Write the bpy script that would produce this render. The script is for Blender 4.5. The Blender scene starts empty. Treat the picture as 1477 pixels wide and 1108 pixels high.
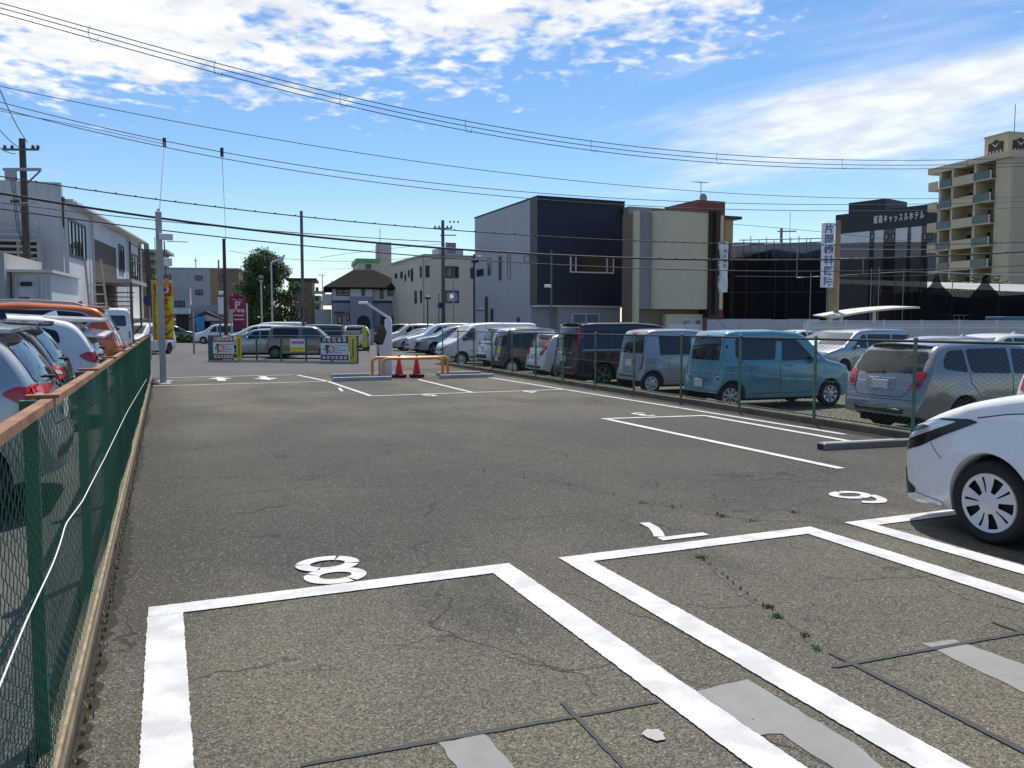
import bpy, bmesh, math, random
import numpy as np
from mathutils import Vector, Matrix
from mathutils.bvhtree import BVHTree
R = math.radians
random.seed(7); rng = np.random.default_rng(7)
S = bpy.context.scene; C = S.collection
# ------------------------------------------------------------------ camera
PITCH, HEAD, CAMH, FPX = 4.0718, 23.0145, 1.62, 1180.0
cd = bpy.data.cameras.new('camera'); cam = bpy.data.objects.new('camera', cd); C.objects.link(cam)
cd.sensor_width = 36; cd.lens = FPX/1477*36; cd.clip_start = .05; cd.clip_end = 6000
cam.location = (0, 0, CAMH); cam.rotation_euler = (R(90-PITCH), 0, R(-HEAD)); S.camera = cam
# ------------------------------------------------------------------ sky, sun, exposure
SUN_EL, SUN_BEAR = 64.0, 34.0            # bearing clockwise from +Y
w = bpy.data.worlds.new('World'); S.world = w; w.use_nodes = True
def build_world():
    nt = w.node_tree; N = nt.nodes; L = nt.links; N.clear()
    out = N.new('ShaderNodeOutputWorld'); bg = N.new('ShaderNodeBackground'); bg.inputs[1].default_value = .15
    L.new(bg.outputs[0], out.inputs[0])
    sky = N.new('ShaderNodeTexSky'); sky.sky_type = 'NISHITA'; sky.sun_disc = False
    sky.sun_elevation = R(SUN_EL); sky.sun_rotation = R(SUN_BEAR); sky.air_density = 1.0; sky.dust_density = .1; sky.ozone_density = 2.5
    tc = N.new('ShaderNodeTexCoord'); sep = N.new('ShaderNodeSeparateXYZ'); L.new(tc.outputs['Generated'], sep.inputs[0])
    def M(op, a, b=None, c=None):
        n = N.new('ShaderNodeMath'); n.operation = op
        for i, v in enumerate((a, b, c)):
            if v is None: continue
            if isinstance(v, (int, float)): n.inputs[i].default_value = v
            else: L.new(v, n.inputs[i])
        return n.outputs[0]
    def ramp(v, a, b, lo=0., hi=1.):
        n = N.new('ShaderNodeMapRange'); n.interpolation_type = 'SMOOTHSTEP'
        L.new(v, n.inputs[0]); n.inputs[1].default_value = a; n.inputs[2].default_value = b
        n.inputs[3].default_value = lo; n.inputs[4].default_value = hi; return n.outputs[0]
    zc = M('MAXIMUM', sep.outputs[2], .02); zz = M('ADD', zc, .06)
    u = M('DIVIDE', sep.outputs[0], zz); v = M('DIVIDE', sep.outputs[1], zz)
    def vec(x, y):
        n = N.new('ShaderNodeCombineXYZ'); L.new(x, n.inputs[0]); L.new(y, n.inputs[1]); return n.outputs[0]
    def noise(vc, sc, det, rough, dist=0., off=0.):
        n = N.new('ShaderNodeTexNoise'); n.noise_dimensions = '4D'; L.new(vc, n.inputs['Vector'])
        n.inputs['W'].default_value = off; n.inputs['Scale'].default_value = sc; n.inputs['Detail'].default_value = det
        n.inputs['Roughness'].default_value = rough; n.inputs['Distortion'].default_value = dist; return n.outputs[0]
    uv = vec(u, v)
    # cloud fields: broad patches in the plane of the cloud layer
    def bump(cu, cv, ru, rv):
        a = M('DIVIDE', M('SUBTRACT', u, cu), ru); b = M('DIVIDE', M('SUBTRACT', v, cv), rv)
        return M('POWER', 2.718, M('MULTIPLY', M('ADD', M('MULTIPLY', a, a), M('MULTIPLY', b, b)), -1.))
    broad = noise(uv, .35, 3, .5, 0., 3.1)
    # altocumulus: puffs
    pufs = noise(uv, 11.5, 5, .52, .2, 1.7); med = noise(uv, 1.7, 4, .55, .3, 5.2)
    cov = M('ADD', M('MULTIPLY', broad, .55), ALTO(bump, M))
    alto = ramp(M('ADD', M('ADD', cov, M('MULTIPLY', pufs, 1.0)), M('MULTIPLY', med, .7)), 1.14, 1.42)
    # cirrus streaks
    sc = vec(M('MULTIPLY', M('SUBTRACT', M('MULTIPLY', u, .28), M('MULTIPLY', v, .96)), .55), M('MULTIPLY', M('ADD', M('MULTIPLY', u, .96), M('MULTIPLY', v, .28)), 1.5))
    st = noise(sc, 1.3, 7, .6, .55, 8.3)
    cov2 = M('ADD', M('MULTIPLY', broad, .4), CIRR(bump, M))
    cir = M('MULTIPLY', ramp(M('ADD', cov2, st), .77, 1.2), .9)
    dens = M('MINIMUM', M('MAXIMUM', alto, cir), 1.)
    dens = M('MULTIPLY', dens, ramp(sep.outputs[2], .0, .05))
    shade = ramp(noise(uv, 7., 4, .55, .3, 2.9), .3, .7, .80, 1.05)
    cc = N.new('ShaderNodeVectorMath'); cc.operation = 'SCALE'; cc.inputs[0].default_value = (CLOUD*.97, CLOUD*.985, CLOUD); L.new(shade, cc.inputs['Scale'])
    mx = N.new('ShaderNodeMix'); mx.data_type = 'RGBA'; L.new(M('MULTIPLY', dens, .93), mx.inputs[0])
    hs = N.new('ShaderNodeHueSaturation'); hs.inputs['Hue'].default_value = .503; hs.inputs['Saturation'].default_value = 1.18; hs.inputs['Value'].default_value = .70; L.new(sky.outputs[0], hs.inputs['Color']); L.new(hs.outputs[0], mx.inputs[6]); L.new(cc.outputs[0], mx.inputs[7]); L.new(mx.outputs[2], bg.inputs[0])
CLOUD = 5.5
def ALTO(b, M):  # (u,v) centres in the cloud plane, measured from the sky in view
    return M('SUBTRACT', M('ADD', M('MULTIPLY', b(.15, 1.5, 1.45, 1.35), .85), M('MULTIPLY', b(-.2, 2.8, .5, .5), .3)), .22)
def CIRR(b, M):
    return M('SUBTRACT', M('ADD', M('MULTIPLY', b(2.45, 2.5, 1.1, 1.4), .5), M('MULTIPLY', b(-.3, 2.6, .6, .6), .35)), .1)
build_world()
sl = bpy.data.lights.new('sun', 'SUN'); sl.energy = 3.7; sl.angle = R(.53); sl.color = (1, .955, .88)
sun = bpy.data.objects.new('sun', sl); C.objects.link(sun)
sd = Vector((math.sin(R(SUN_BEAR))*math.cos(R(SUN_EL)), math.cos(R(SUN_BEAR))*math.cos(R(SUN_EL)), math.sin(R(SUN_EL))))
sun.rotation_euler = sd.to_track_quat('Z', 'Y').to_euler(); sun.location = (0, 0, 40)
S.view_settings.view_transform = 'Standard'; S.view_settings.look = 'None'; S.view_settings.exposure = 0.45; S.view_settings.gamma = 1
S.render.engine = 'CYCLES'
# ------------------------------------------------------------------ placing: ray through a photo pixel -> a real position at depth D
_th = R(PITCH); _c, _s = math.cos(R(HEAD)), -math.sin(R(HEAD))
def ray(px, py):
    a, b = (px-738.5)/FPX, (554-py)/FPX
    x, y, z = a, b*math.sin(_th)+math.cos(_th), b*math.cos(_th)-math.sin(_th)
    return Vector((x*_c-y*_s, x*_s+y*_c, z)), y
def at(px, D, py=470):
    r, f = ray(px, py); r = r*(D/f); return Vector((r.x, r.y, r.z+CAMH))
def atg(px, D):
    p = at(px, D); p.z = 0.; return p
def gnd(px, py, z=0.):
    r, f = ray(px, py); r = r*((z-CAMH)/r.z); return Vector((r.x, r.y, z))
def zat(py, D): return CAMH+(470-py)*D/FPX
def onplane(px, py, p, n):
    r, f = ray(px, py); o = Vector((0, 0, CAMH)); n = Vector(n); t = (Vector(p)-o).dot(n)/r.dot(n); return o+r*t
# ------------------------------------------------------------------ materials
MATS = {}
def mat(name, col=(.5, .5, .5), rough=.6, metal=0., coat=0., spec=.5, var=0., vscale=3., bump=0., bscale=60., emit=None, streak=0., alpha=1., dirt=0.):
    if name in MATS: return MATS[name]
    m = bpy.data.materials.new(name); m.use_nodes = True; MATS[name] = m
    nt = m.node_tree; N = nt.nodes; L = nt.links; p = N['Principled BSDF']
    p.inputs['Base Color'].default_value = (*col, 1); p.inputs['Roughness'].default_value = rough; p.inputs['Metallic'].default_value = metal
    p.inputs['Coat Weight'].default_value = coat; p.inputs['Coat Roughness'].default_value = .04; p.inputs['Specular IOR Level'].default_value = spec
    if alpha < 1: p.inputs['Alpha'].default_value = alpha
    tc = N.new('ShaderNodeTexCoord')
    if var or dirt or streak:
        n = N.new('ShaderNodeTexNoise'); n.inputs['Scale'].default_value = vscale; n.inputs['Detail'].default_value = 6; n.inputs['Roughness'].default_value = .62
        if streak:
            mp = N.new('ShaderNodeMapping'); mp.inputs['Scale'].default_value = (1, 1, streak); L.new(tc.outputs['Object'], mp.inputs[0]); L.new(mp.outputs[0], n.inputs['Vector'])
        else: L.new(tc.outputs['Object'], n.inputs['Vector'])
        r = N.new('ShaderNodeMapRange'); r.inputs[1].default_value = .28; r.inputs[2].default_value = .72; r.inputs[3].default_value = 1-var; r.inputs[4].default_value = 1+var*.6
        L.new(n.outputs[0], r.inputs[0])
        v = N.new('ShaderNodeVectorMath'); v.operation = 'SCALE'; v.inputs[0].default_value = col; L.new(r.outputs[0], v.inputs['Scale']); L.new(v.outputs[0], p.inputs['Base Color'])
    if bump:
        n = N.new('ShaderNodeTexNoise'); n.inputs['Scale'].default_value = bscale; n.inputs['Detail'].default_value = 3; L.new(tc.outputs['Object'], n.inputs['Vector'])
        b = N.new('ShaderNodeBump'); b.inputs['Strength'].default_value = bump; b.inputs['Distance'].default_value = .01; L.new(n.outputs[0], b.inputs['Height']); L.new(b.outputs[0], p.inputs['Normal'])
    if emit: p.inputs['Emission Color'].default_value = (*emit, 1); p.inputs['Emission Strength'].default_value = 1
    return m
def nodes_mat(name):
    m = bpy.data.materials.new(name); m.use_nodes = True; MATS[name] = m
    return m, m.node_tree.nodes, m.node_tree.links, m.node_tree.nodes['Principled BSDF']
def asphalt(name, base, tan, dark, agg=1., cracks=True, scale=1., patch=.5, zones=False):
    m, N, L, p = nodes_mat(name)
    tc = N.new('ShaderNodeTexCoord').outputs['Object']
    def noise(sc, det, rough=.6, dist=0., sx=1., sy=1.):
        n = N.new('ShaderNodeTexNoise'); n.inputs['Scale'].default_value = sc; n.inputs['Detail'].default_value = det; n.inputs['Roughness'].default_value = rough; n.inputs['Distortion'].default_value = dist
        if sx != 1 or sy != 1:
            mp = N.new('ShaderNodeMapping'); mp.inputs['Scale'].default_value = (sx, sy, 1); L.new(tc, mp.inputs[0]); L.new(mp.outputs[0], n.inputs['Vector'])
        else: L.new(tc, n.inputs['Vector'])
        return n.outputs[0]
    def rmp(v, a, b, lo=0., hi=1.):
        n = N.new('ShaderNodeMapRange'); n.interpolation_type = 'SMOOTHSTEP'; L.new(v, n.inputs[0])
        for i, x in enumerate((a, b, lo, hi)): n.inputs[i+1].default_value = x
        return n.outputs[0]
    def mixc(f, a, b, bt='MIX'):
        n = N.new('ShaderNodeMix'); n.data_type = 'RGBA'; n.blend_type = bt
        if isinstance(f, float): n.inputs[0].default_value = f
        else: L.new(f, n.inputs[0])
        for i, x in ((6, a), (7, b)):
            if isinstance(x, tuple): n.inputs[i].default_value = (*x, 1)
            else: L.new(x, n.inputs[i])
        return n.outputs[2]
    def M(op, a, b):
        n = N.new('ShaderNodeMath'); n.operation = op
        for i, x in enumerate((a, b)):
            if isinstance(x, (int, float)): n.inputs[i].default_value = x
            else: L.new(x, n.inputs[i])
        return n.outputs[0]
    big = noise(.35*scale, 4, .55, .4); mid = noise(1.6*scale, 5, .62, .3); lane = noise(.5*scale, 5, .6, .2, 1.3, .35)
    c = mixc(rmp(big, .38, .62), base, tan)
    c = mixc(M('MULTIPLY', rmp(lane, .5, .68), patch), c, dark)
    c = mixc(M('MULTIPLY', rmp(mid, .55, .75), .35), c, dark)
    if zones:   # older pale bays near, dark oil-stained aisle, dirt strip along the fence
        sx = N.new('ShaderNodeSeparateXYZ'); L.new(tc, sx.inputs[0]); wob = M('MULTIPLY', M('SUBTRACT', mid, .5), 1.6); wob2 = M('MULTIPLY', M('SUBTRACT', lane, .5), 5.)
        yy = M('ADD', M('ADD', sx.outputs[1], wob), wob2); xx = M('ADD', sx.outputs[0], M('MULTIPLY', wob, .35))
        ais = M('MULTIPLY', rmp(yy, 4.3, 6.2), rmp(yy, 9., 17., 1., .25))
        c = mixc(M('MULTIPLY', ais, .75), c, dark)
        c = mixc(M('MULTIPLY', rmp(xx, .55, -.30, 0., 1.), .6), c, (.030, .026, .021))
        nb = M('MULTIPLY', rmp(yy, 5.2, 3.6), .45); c = mixc(nb, c, tan)
        oil = rmp(noise(2.6, 2, .4), .70, .78); c = mixc(M('MULTIPLY', oil, .6), c, (.018, .017, .016))
        rus = rmp(noise(1.9, 3, .5, .5), .70, .78); c = mixc(M('MULTIPLY', rus, .35), c, (.085, .05, .032))
    # aggregate: pale and dark stones
    vo = N.new('ShaderNodeTexVoronoi'); vo.inputs['Scale'].default_value = 125*scale; L.new(tc, vo.inputs['Vector'])
    sp = N.new('ShaderNodeSeparateColor'); L.new(vo.outputs['Color'], sp.inputs[0])
    g = rmp(sp.outputs[0], .0, 1., .55, 1.5); fine = rmp(noise(260, 2), .3, .7, .75, 1.3)
    k = M('MULTIPLY', g, fine)
    k2 = M('ADD', M('MULTIPLY', M('SUBTRACT', k, 1.), agg), 1.04)
    wht = M('MULTIPLY', rmp(sp.outputs[1], .955, .97), .42*agg)
    s = N.new('ShaderNodeVectorMath'); s.operation = 'SCALE'; L.new(c, s.inputs[0]); L.new(k2, s.inputs['Scale'])
    c = mixc(wht, s.outputs[0], (.34, .32, .28))
    hgt = vo.outputs['Distance']
    if cracks:
        mp = N.new('ShaderNodeVectorMath'); mp.operation = 'ADD'; dn = N.new('ShaderNodeTexNoise'); dn.inputs['Scale'].default_value = 2.2; dn.inputs['Detail'].default_value = 5; L.new(tc, dn.inputs['Vector'])
        sc = N.new('ShaderNodeVectorMath'); sc.operation = 'SCALE'; L.new(dn.outputs['Color'], sc.inputs[0]); sc.inputs['Scale'].default_value = .75
        L.new(tc, mp.inputs[0]); L.new(sc.outputs[0], mp.inputs[1])
        cv = N.new('ShaderNodeTexVoronoi'); cv.feature = 'DISTANCE_TO_EDGE'; cv.inputs['Scale'].default_value = .42; L.new(mp.outputs[0], cv.inputs['Vector'])
        line = rmp(cv.outputs['Distance'], .0, .0075, 1., 0.); brk = rmp(noise(.8, 3), .42, .55)
        cr = M('MULTIPLY', M('MULTIPLY', line, brk), .9)
        c = mixc(cr, c, (.018, .017, .015))
        hgt = M('SUBTRACT', hgt, M('MULTIPLY', cr, 1.5))
    L.new(c, p.inputs['Base Color']); p.inputs['Roughness'].default_value = .86; p.inputs['Specular IOR Level'].default_value = .35
    b = N.new('ShaderNodeBump'); b.inputs['Strength'].default_value = .55; b.inputs['Distance'].default_value = .006; L.new(hgt, b.inputs['Height']); L.new(b.outputs[0], p.inputs['Normal'])
    return m
def ribbed(name, col, pitch=.15, axis=0, rough=.5, metal=0., depth=.25, var=.06):
    """sheet siding: fine vertical grooves along the wall"""
    m, N, L, p = nodes_mat(name); tc = N.new('ShaderNodeTexCoord').outputs['Object']
    sp = N.new('ShaderNodeSeparateXYZ'); L.new(tc, sp.inputs[0])
    a = N.new('ShaderNodeMath'); a.operation = 'DIVIDE'; a.inputs[1].default_value = pitch
    if axis == 3:
        ad = N.new('ShaderNodeMath'); ad.operation = 'ADD'; L.new(sp.outputs[0], ad.inputs[0]); L.new(sp.outputs[1], ad.inputs[1]); L.new(ad.outputs[0], a.inputs[0])
    else: L.new(sp.outputs[axis], a.inputs[0])
    f = N.new('ShaderNodeMath'); f.operation = 'FRACT'; L.new(a.outputs[0], f.inputs[0])
    r = N.new('ShaderNodeMapRange'); r.inputs[1].default_value = .0; r.inputs[2].default_value = .18; r.inputs[3].default_value = 1-depth; r.inputs[4].default_value = 1; L.new(f.outputs[0], r.inputs[0])
    n = N.new('ShaderNodeTexNoise'); n.inputs['Scale'].default_value = .8; n.inputs['Detail'].default_value = 6; L.new(tc, n.inputs['Vector'])
    r2 = N.new('ShaderNodeMapRange'); r2.inputs[1].default_value = .3; r2.inputs[2].default_value = .7; r2.inputs[3].default_value = 1-var; r2.inputs[4].default_value = 1+var; L.new(n.outputs[0], r2.inputs[0])
    mu = N.new('ShaderNodeMath'); mu.operation = 'MULTIPLY'; L.new(r.outputs[0], mu.inputs[0]); L.new(r2.outputs[0], mu.inputs[1])
    v = N.new('ShaderNodeVectorMath'); v.operation = 'SCALE'; v.inputs[0].default_value = col; L.new(mu.outputs[0], v.inputs['Scale']); L.new(v.outputs[0], p.inputs['Base Color'])
    p.inputs['Roughness'].default_value = rough; p.inputs['Metallic'].default_value = metal
    b = N.new('ShaderNodeBump'); b.inputs['Strength'].default_value = .4; b.inputs['Distance'].default_value = .01; L.new(r.outputs[0], b.inputs['Height']); L.new(b.outputs[0], p.inputs['Normal'])
    return m
# ------------------------------------------------------------------ mesh helpers
def mesh_obj(name, vs, fs, m, parent=None, smooth=False, sharp=None):
    me = bpy.data.meshes.new(name); me.from_pydata([tuple(v) for v in vs], [], fs)
    if m: me.materials.append(MATS[m] if isinstance(m, str) else m)
    if smooth:
        me.polygons.foreach_set('use_smooth', [True]*len(me.polygons))
        if sharp: me.set_sharp_from_angle(angle=R(sharp))
    me.update(); o = bpy.data.objects.new(name, me); C.objects.link(o)
    if parent: o.parent = parent
    return o
class MB:
    def __init__(s): s.v = []; s.f = []
    def add(s, vs, fs):
        n = len(s.v); s.v += [tuple(v) for v in vs]; s.f += [tuple(i+n for i in f) for f in fs]; return s
    def box(s, x0, x1, y0, y1, z0, z1):
        return s.add([(x, y, z) for z in (z0, z1) for y in (y0, y1) for x in (x0, x1)],
                     [(0, 2, 3, 1), (4, 5, 7, 6), (0, 1, 5, 4), (2, 6, 7, 3), (0, 4, 6, 2), (1, 3, 7, 5)])
    def bbox(s, x0, x1, y0, y1, z0, z1, b=.01):
        """box with chamfered vertical edges and top"""
        pts = [(x0+b, y0), (x1-b, y0), (x1, y0+b), (x1, y1-b), (x1-b, y1), (x0+b, y1), (x0, y1-b), (x0, y0+b)]
        top = [(x0+2*b, y0+b), (x1-2*b, y0+b), (x1-b, y0+2*b), (x1-b, y1-2*b), (x1-2*b, y1-b), (x0+2*b, y1-b), (x0+b, y1-2*b), (x0+b, y0+2*b)]
        vs = [(x, y, z0) for x, y in pts]+[(x, y, z1-b) for x, y in pts]+[(x, y, z1) for x, y in top]
        fs = [tuple(range(7, -1, -1)), tuple(range(16, 24))]
        for k in (0, 8):
            for i in range(8): j = (i+1) % 8; fs.append((k+i, k+j, k+8+j, k+8+i))
        return s.add(vs, fs)
    def tube(s, pts, r, n=6, cap=True, up=None):
        pts = [Vector(p) for p in pts]; rs = r if isinstance(r, (list, tuple)) else [r]*len(pts); rings = []
        a = None; vs = []
        for i, p in enumerate(pts):
            d = (pts[min(i+1, len(pts)-1)]-pts[max(i-1, 0)]).normalized()
            if a is None:
                a = d.cross(Vector((0, 0, 1)) if abs(d.z) < .9 else Vector((1, 0, 0))).normalized()
            else:
                a = (a-d*a.dot(d)).normalized()
            b = d.cross(a)
            for k in range(n):
                t = 2*math.pi*k/n+math.pi/n; vs.append(p+(a*math.cos(t)+b*math.sin(t))*rs[i])
        fs = []
        for i in range(len(pts)-1):
            for k in range(n): k2 = (k+1) % n; fs.append((i*n+k, i*n+k2, (i+1)*n+k2, (i+1)*n+k))
        if cap: fs += [tuple(range(n-1, -1, -1)), tuple((len(pts)-1)*n+k for k in range(n))]
        return s.add(vs, fs)
    def beam(s, a, b, wd, ht, up=(0, 0, 1)):
        a, b = Vector(a), Vector(b); d = (b-a).normalized(); u = Vector(up)
        if abs(d.dot(u)) > .98: u = Vector((0, 1, 0))
        x = d.cross(u).normalized()*wd/2; z = x.cross(d).normalized()*ht/2
        return s.add([a-x-z, a+x-z, a+x+z, a-x+z, b-x-z, b+x-z, b+x+z, b-x+z], [(0, 1, 2, 3), (7, 6, 5, 4), (0, 4, 5, 1), (1, 5, 6, 2), (2, 6, 7, 3), (3, 7, 4, 0)])
    def lathe(s, prof, n=20, axis='z', c=(0, 0, 0)):
        vs = []
        for r, h in prof:
            for k in range(n):
                t = 2*math.pi*k/n; a, b = r*math.cos(t), r*math.sin(t)
                vs.append((c[0]+a, c[1]+b, c[2]+h) if axis == 'z' else (c[0]+a, c[1]+h, c[2]+b))
        fs = []
        for i in range(len(prof)-1):
            for k in range(n):
                k2 = (k+1) % n; q = (i*n+k, i*n+k2, (i+1)*n+k2, (i+1)*n+k); fs.append(q if axis == 'z' else q[::-1])
        return s.add(vs, fs)
    def prism(s, poly, z0, z1):
        n = len(poly)
        return s.add([(x, y, z0) for x, y in poly]+[(x, y, z1) for x, y in poly],
                     [tuple(range(n-1, -1, -1)), tuple(range(n, 2*n))]+[(i, (i+1) % n, n+(i+1) % n, n+i) for i in range(n)])
    def quad(s, a, b, c, d): return s.add([a, b, c, d], [(0, 1, 2, 3)])
    def build(s, name, m, parent=None, smooth=False, sharp=35): return mesh_obj(name, s.v, s.f, m, parent, smooth, sharp if smooth else None)
def tag(o, label=None, cat=None, group=None, kind=None):
    for k, v in (('label', label), ('category', cat), ('group', group), ('kind', kind)):
        if v: o[k] = v
    return o
def thing(name, label, cat, loc=(0, 0, 0), rz=0., group=None):
    o = bpy.data.objects.new(name, None); C.objects.link(o); o.location = loc; o.rotation_euler = (0, 0, rz); o.empty_display_size = .2
    return tag(o, label, cat, group)
def struct(o): o['kind'] = 'structure'; return o
def copy_tree(o, parent=None):
    c = o.copy(); C.objects.link(c); c.parent = parent
    for ch in list(o.children): copy_tree(ch, c)
    return c
def text_mesh(body, size, depth=.0, bold=0.):
    cu = bpy.data.curves.new('t', 'FONT'); cu.body = body; cu.size = size; cu.extrude = depth; cu.offset = bold; cu.align_x = 'CENTER'; cu.align_y = 'CENTER'; cu.resolution_u = 3
    o = bpy.data.objects.new('t', cu); C.objects.link(o)
    dg = bpy.context.evaluated_depsgraph_get(); dg.update()
    me = bpy.data.meshes.new_from_object(o.evaluated_get(dg)); bpy.data.objects.remove(o); bpy.data.curves.remove(cu); return me
def text(body, size, m, parent, loc, rot, depth=.004, bold=0., name='lettering', stretch=1.):
    me = text_mesh(body, size, depth, bold); me.materials.clear(); me.materials.append(MATS[m]); o = bpy.data.objects.new(name, me); C.objects.link(o)
    o.parent = parent; o.location = loc; o.rotation_euler = rot; o.scale = (stretch, 1, 1); return o
# plain materials
for nm, a in dict(
    paint_white=dict(col=(.80, .80, .79), rough=.55, var=.10, vscale=5, bump=.25, bscale=150),
    concrete=dict(col=(.40, .395, .37), rough=.85, var=.2, vscale=4, bump=.3, bscale=80),
    concrete_pale=dict(col=(.215, .217, .21), rough=.8, var=.14, vscale=6, bump=.2, bscale=90),
    kerb_concrete=dict(col=(.16, .13, .09), rough=.9, var=.45, vscale=2.2, bump=.5, bscale=40),
    bitumen=dict(col=(.022, .023, .027), rough=.7, var=.3, vscale=20, bump=.3),
    fence_green=dict(col=(.028, .105, .055), rough=.45, var=.25, vscale=8),
    wire_green=dict(col=(.034, .155, .085), rough=.45),
    wire_grey=dict(col=(.07, .10, .08), rough=.5),
    post_green=dict(col=(.12, .20, .12), rough=.5, var=.3, vscale=6),
    rail_dark=dict(col=(.018, .024, .026), rough=.45),
    rust_rail=dict(col=(.27, .135, .072), rough=.8, var=.55, vscale=7, bump=.3, bscale=60),
    rope_white=dict(col=(.75, .78, .74), rough=.7),
    galv=dict(col=(.34, .35, .36), rough=.45, metal=.35, var=.12, vscale=6),
    galv_dark=dict(col=(.12, .125, .13), rough=.5, metal=.2, var=.15, vscale=5),
    steel_beam=dict(col=(.22, .225, .235), rough=.4, metal=.35, var=.2, vscale=5),
    orange_paint=dict(col=(.72, .30, .030), rough=.35, coat=.3, var=.08, vscale=8),
    cone_red=dict(col=(.62, .028, .018), rough=.4, var=.1, vscale=6),
    black_rubber=dict(col=(.018, .018, .019), rough=.75, var=.2, vscale=20),
    machine_grey=dict(col=(.62, .64, .66), rough=.4, var=.04),
    black_gloss=dict(col=(.010, .011, .013), rough=.15),
    black_matte=dict(col=(.02, .02, .022), rough=.6),
    yellow=dict(col=(.85, .66, .02), rough=.6), yellow_sign=dict(col=(.62, .55, .03), rough=.5),
    red=dict(col=(.62, .02, .025), rough=.55), white=dict(col=(.8, .8, .8), rough=.5), off_white=dict(col=(.72, .72, .72), rough=.5),
    navy=dict(col=(.015, .02, .09), rough=.5), maroon=dict(col=(.22, .012, .06), rough=.5), brown_red=dict(col=(.30, .05, .03), rough=.5), purple=dict(col=(.25, .08, .18), rough=.5),
    pink=dict(col=(.72, .52, .58), rough=.5), grey_print=dict(col=(.35, .35, .38), rough=.6), green_print=dict(col=(.25, .35, .02), rough=.6), cream_print=dict(col=(.75, .68, .5), rough=.6), teal_print=dict(col=(.05, .1, .1), rough=.6),
    glass_dark=dict(col=(.008, .010, .012), rough=.04, spec=.6), glass_green=dict(col=(.035, .05, .05), rough=.04, spec=.7), glass_shield=dict(col=(.09, .115, .13), rough=.04, spec=.8),
    tyre=dict(col=(.014, .014, .015), rough=.8, var=.2, vscale=15), rim_silver=dict(col=(.50, .51, .52), rough=.32, metal=.45), rim_white=dict(col=(.66, .66, .68), rough=.32, metal=.2), rim_dark=dict(col=(.16, .165, .17), rough=.3, metal=.6),
    chrome=dict(col=(.75, .75, .76), rough=.1, metal=.95), tail_red=dict(col=(.50, .008, .012), rough=.12, coat=.6), tail_dark=dict(col=(.07, .006, .010), rough=.12, coat=.6), tail_clear=dict(col=(.62, .55, .54), rough=.12, coat=.5),
    lamp_clear=dict(col=(.55, .58, .60), rough=.08, coat=1., metal=.35), amber=dict(col=(.6, .25, .05), rough=.3), plate=dict(col=(.62, .63, .60), rough=.5), plate_yellow=dict(col=(.72, .58, .06), rough=.5),
    trim=dict(col=(.016, .016, .017), rough=.45), gap=dict(col=(.006, .006, .006), rough=.8),
    underbody=dict(col=(.012, .012, .012), rough=.9), bark=dict(col=(.09, .065, .045), rough=.9, var=.3, vscale=8), wood_pole=dict(col=(.075, .062, .052), rough=.85, var=.35, vscale=6, streak=.1), concrete_pole=dict(col=(.13, .125, .115), rough=.8, var=.2, vscale=3, streak=.2),
    cable=dict(col=(.014, .014, .016), rough=.6), cable_grey=dict(col=(.07, .075, .085), rough=.6),
    insulator=dict(col=(.6, .6, .58), rough=.3), pole_cream=dict(col=(.55, .55, .48), rough=.5), sky_blue=dict(col=(.05, .32, .62), rough=.5)).items(): mat(nm, **a)
def car_paint(name, col, metal=0., rough=.28, var=.0): return mat(name, col=col, rough=rough, metal=metal, coat=.85, var=.05, vscale=1.5)
def smooth_interp(pts, L, sig):
    xs = np.arange(-.3, L+.3, .01); ys = np.interp(xs, [p[0] for p in pts], [p[1] for p in pts])
    k = np.exp(-.5*(np.arange(-30, 31)*.01/sig)**2); k /= k.sum(); yp = np.pad(ys, 30, 'edge'); sm = np.convolve(yp, k, 'valid')
    return lambda s: np.interp(s, xs, sm)
# ================================================================== GROUND
asphalt('asphalt_lot', (.060, .0545, .044), (.104, .092, .066), (.034, .0318, .0278), agg=1.2, patch=.6, zones=True)
asphalt('asphalt_road', (.072, .073, .077), (.083, .083, .085), (.055, .055, .057), agg=.6, cracks=False, patch=.3)
asphalt('asphalt_side', (.062, .060, .058), (.078, .075, .07), (.04, .04, .04), agg=.8, cracks=True, patch=.4)
asphalt('gravel', (.085, .08, .064), (.06, .072, .034), (.05, .047, .038), agg=1.3, cracks=False, scale=.55, patch=.5)
asphalt('earth', (.12, .115, .105), (.13, .125, .11), (.09, .09, .085), agg=.5, cracks=False, patch=.4)
def sheet(name, pts, z, m, parent=None, zf=None): return mesh_obj(name, [(x, y, (zf(x, y) if zf else z)) for x, y in pts], [tuple(range(len(pts)))], m, parent)
struct(sheet('ground', [(-2500, -2500), (2500, -2500), (2500, 2500), (-2500, 2500)], -.34, 'earth'))
FX = lambda y: 9.5+.04*y                                   # line of the right-hand fence
lot = MB().prism([(-.36, -4), (FX(-4)-.10, -4), (FX(33)-.10, 33), (8.2, 33.2), (7.2, 27.9), (-.36, 27.9)], -.3, 0).build('parking_lot', 'asphalt_lot'); struct(lot)
struct(MB().prism([(-90, 27.92), (7.17, 27.92), (8.17, 33.24), (FX(33), 33.24), (FX(33.2)+.12, 34.5), (110, 34.5), (110, 150), (-90, 150)], -.32, -.035).build('road', 'asphalt_road'))
LZ = lambda y: .021*y
ll = mesh_obj('neighbour_lot', [(-60, -4, LZ(-4)), (-.50, -4, LZ(-4)), (-.50, 27.85, LZ(27.85)), (-60, 27.85, LZ(27.85)), (-60, -4, -.33), (-.50, -4, -.33), (-.50, 27.85, -.33), (-60, 27.85, -.33)],
              [(0, 1, 2, 3), (1, 0, 4, 5), (2, 1, 5, 6), (3, 2, 6, 7), (0, 3, 7, 4)], 'asphalt_side'); struct(ll)
RZ = -.10
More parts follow.
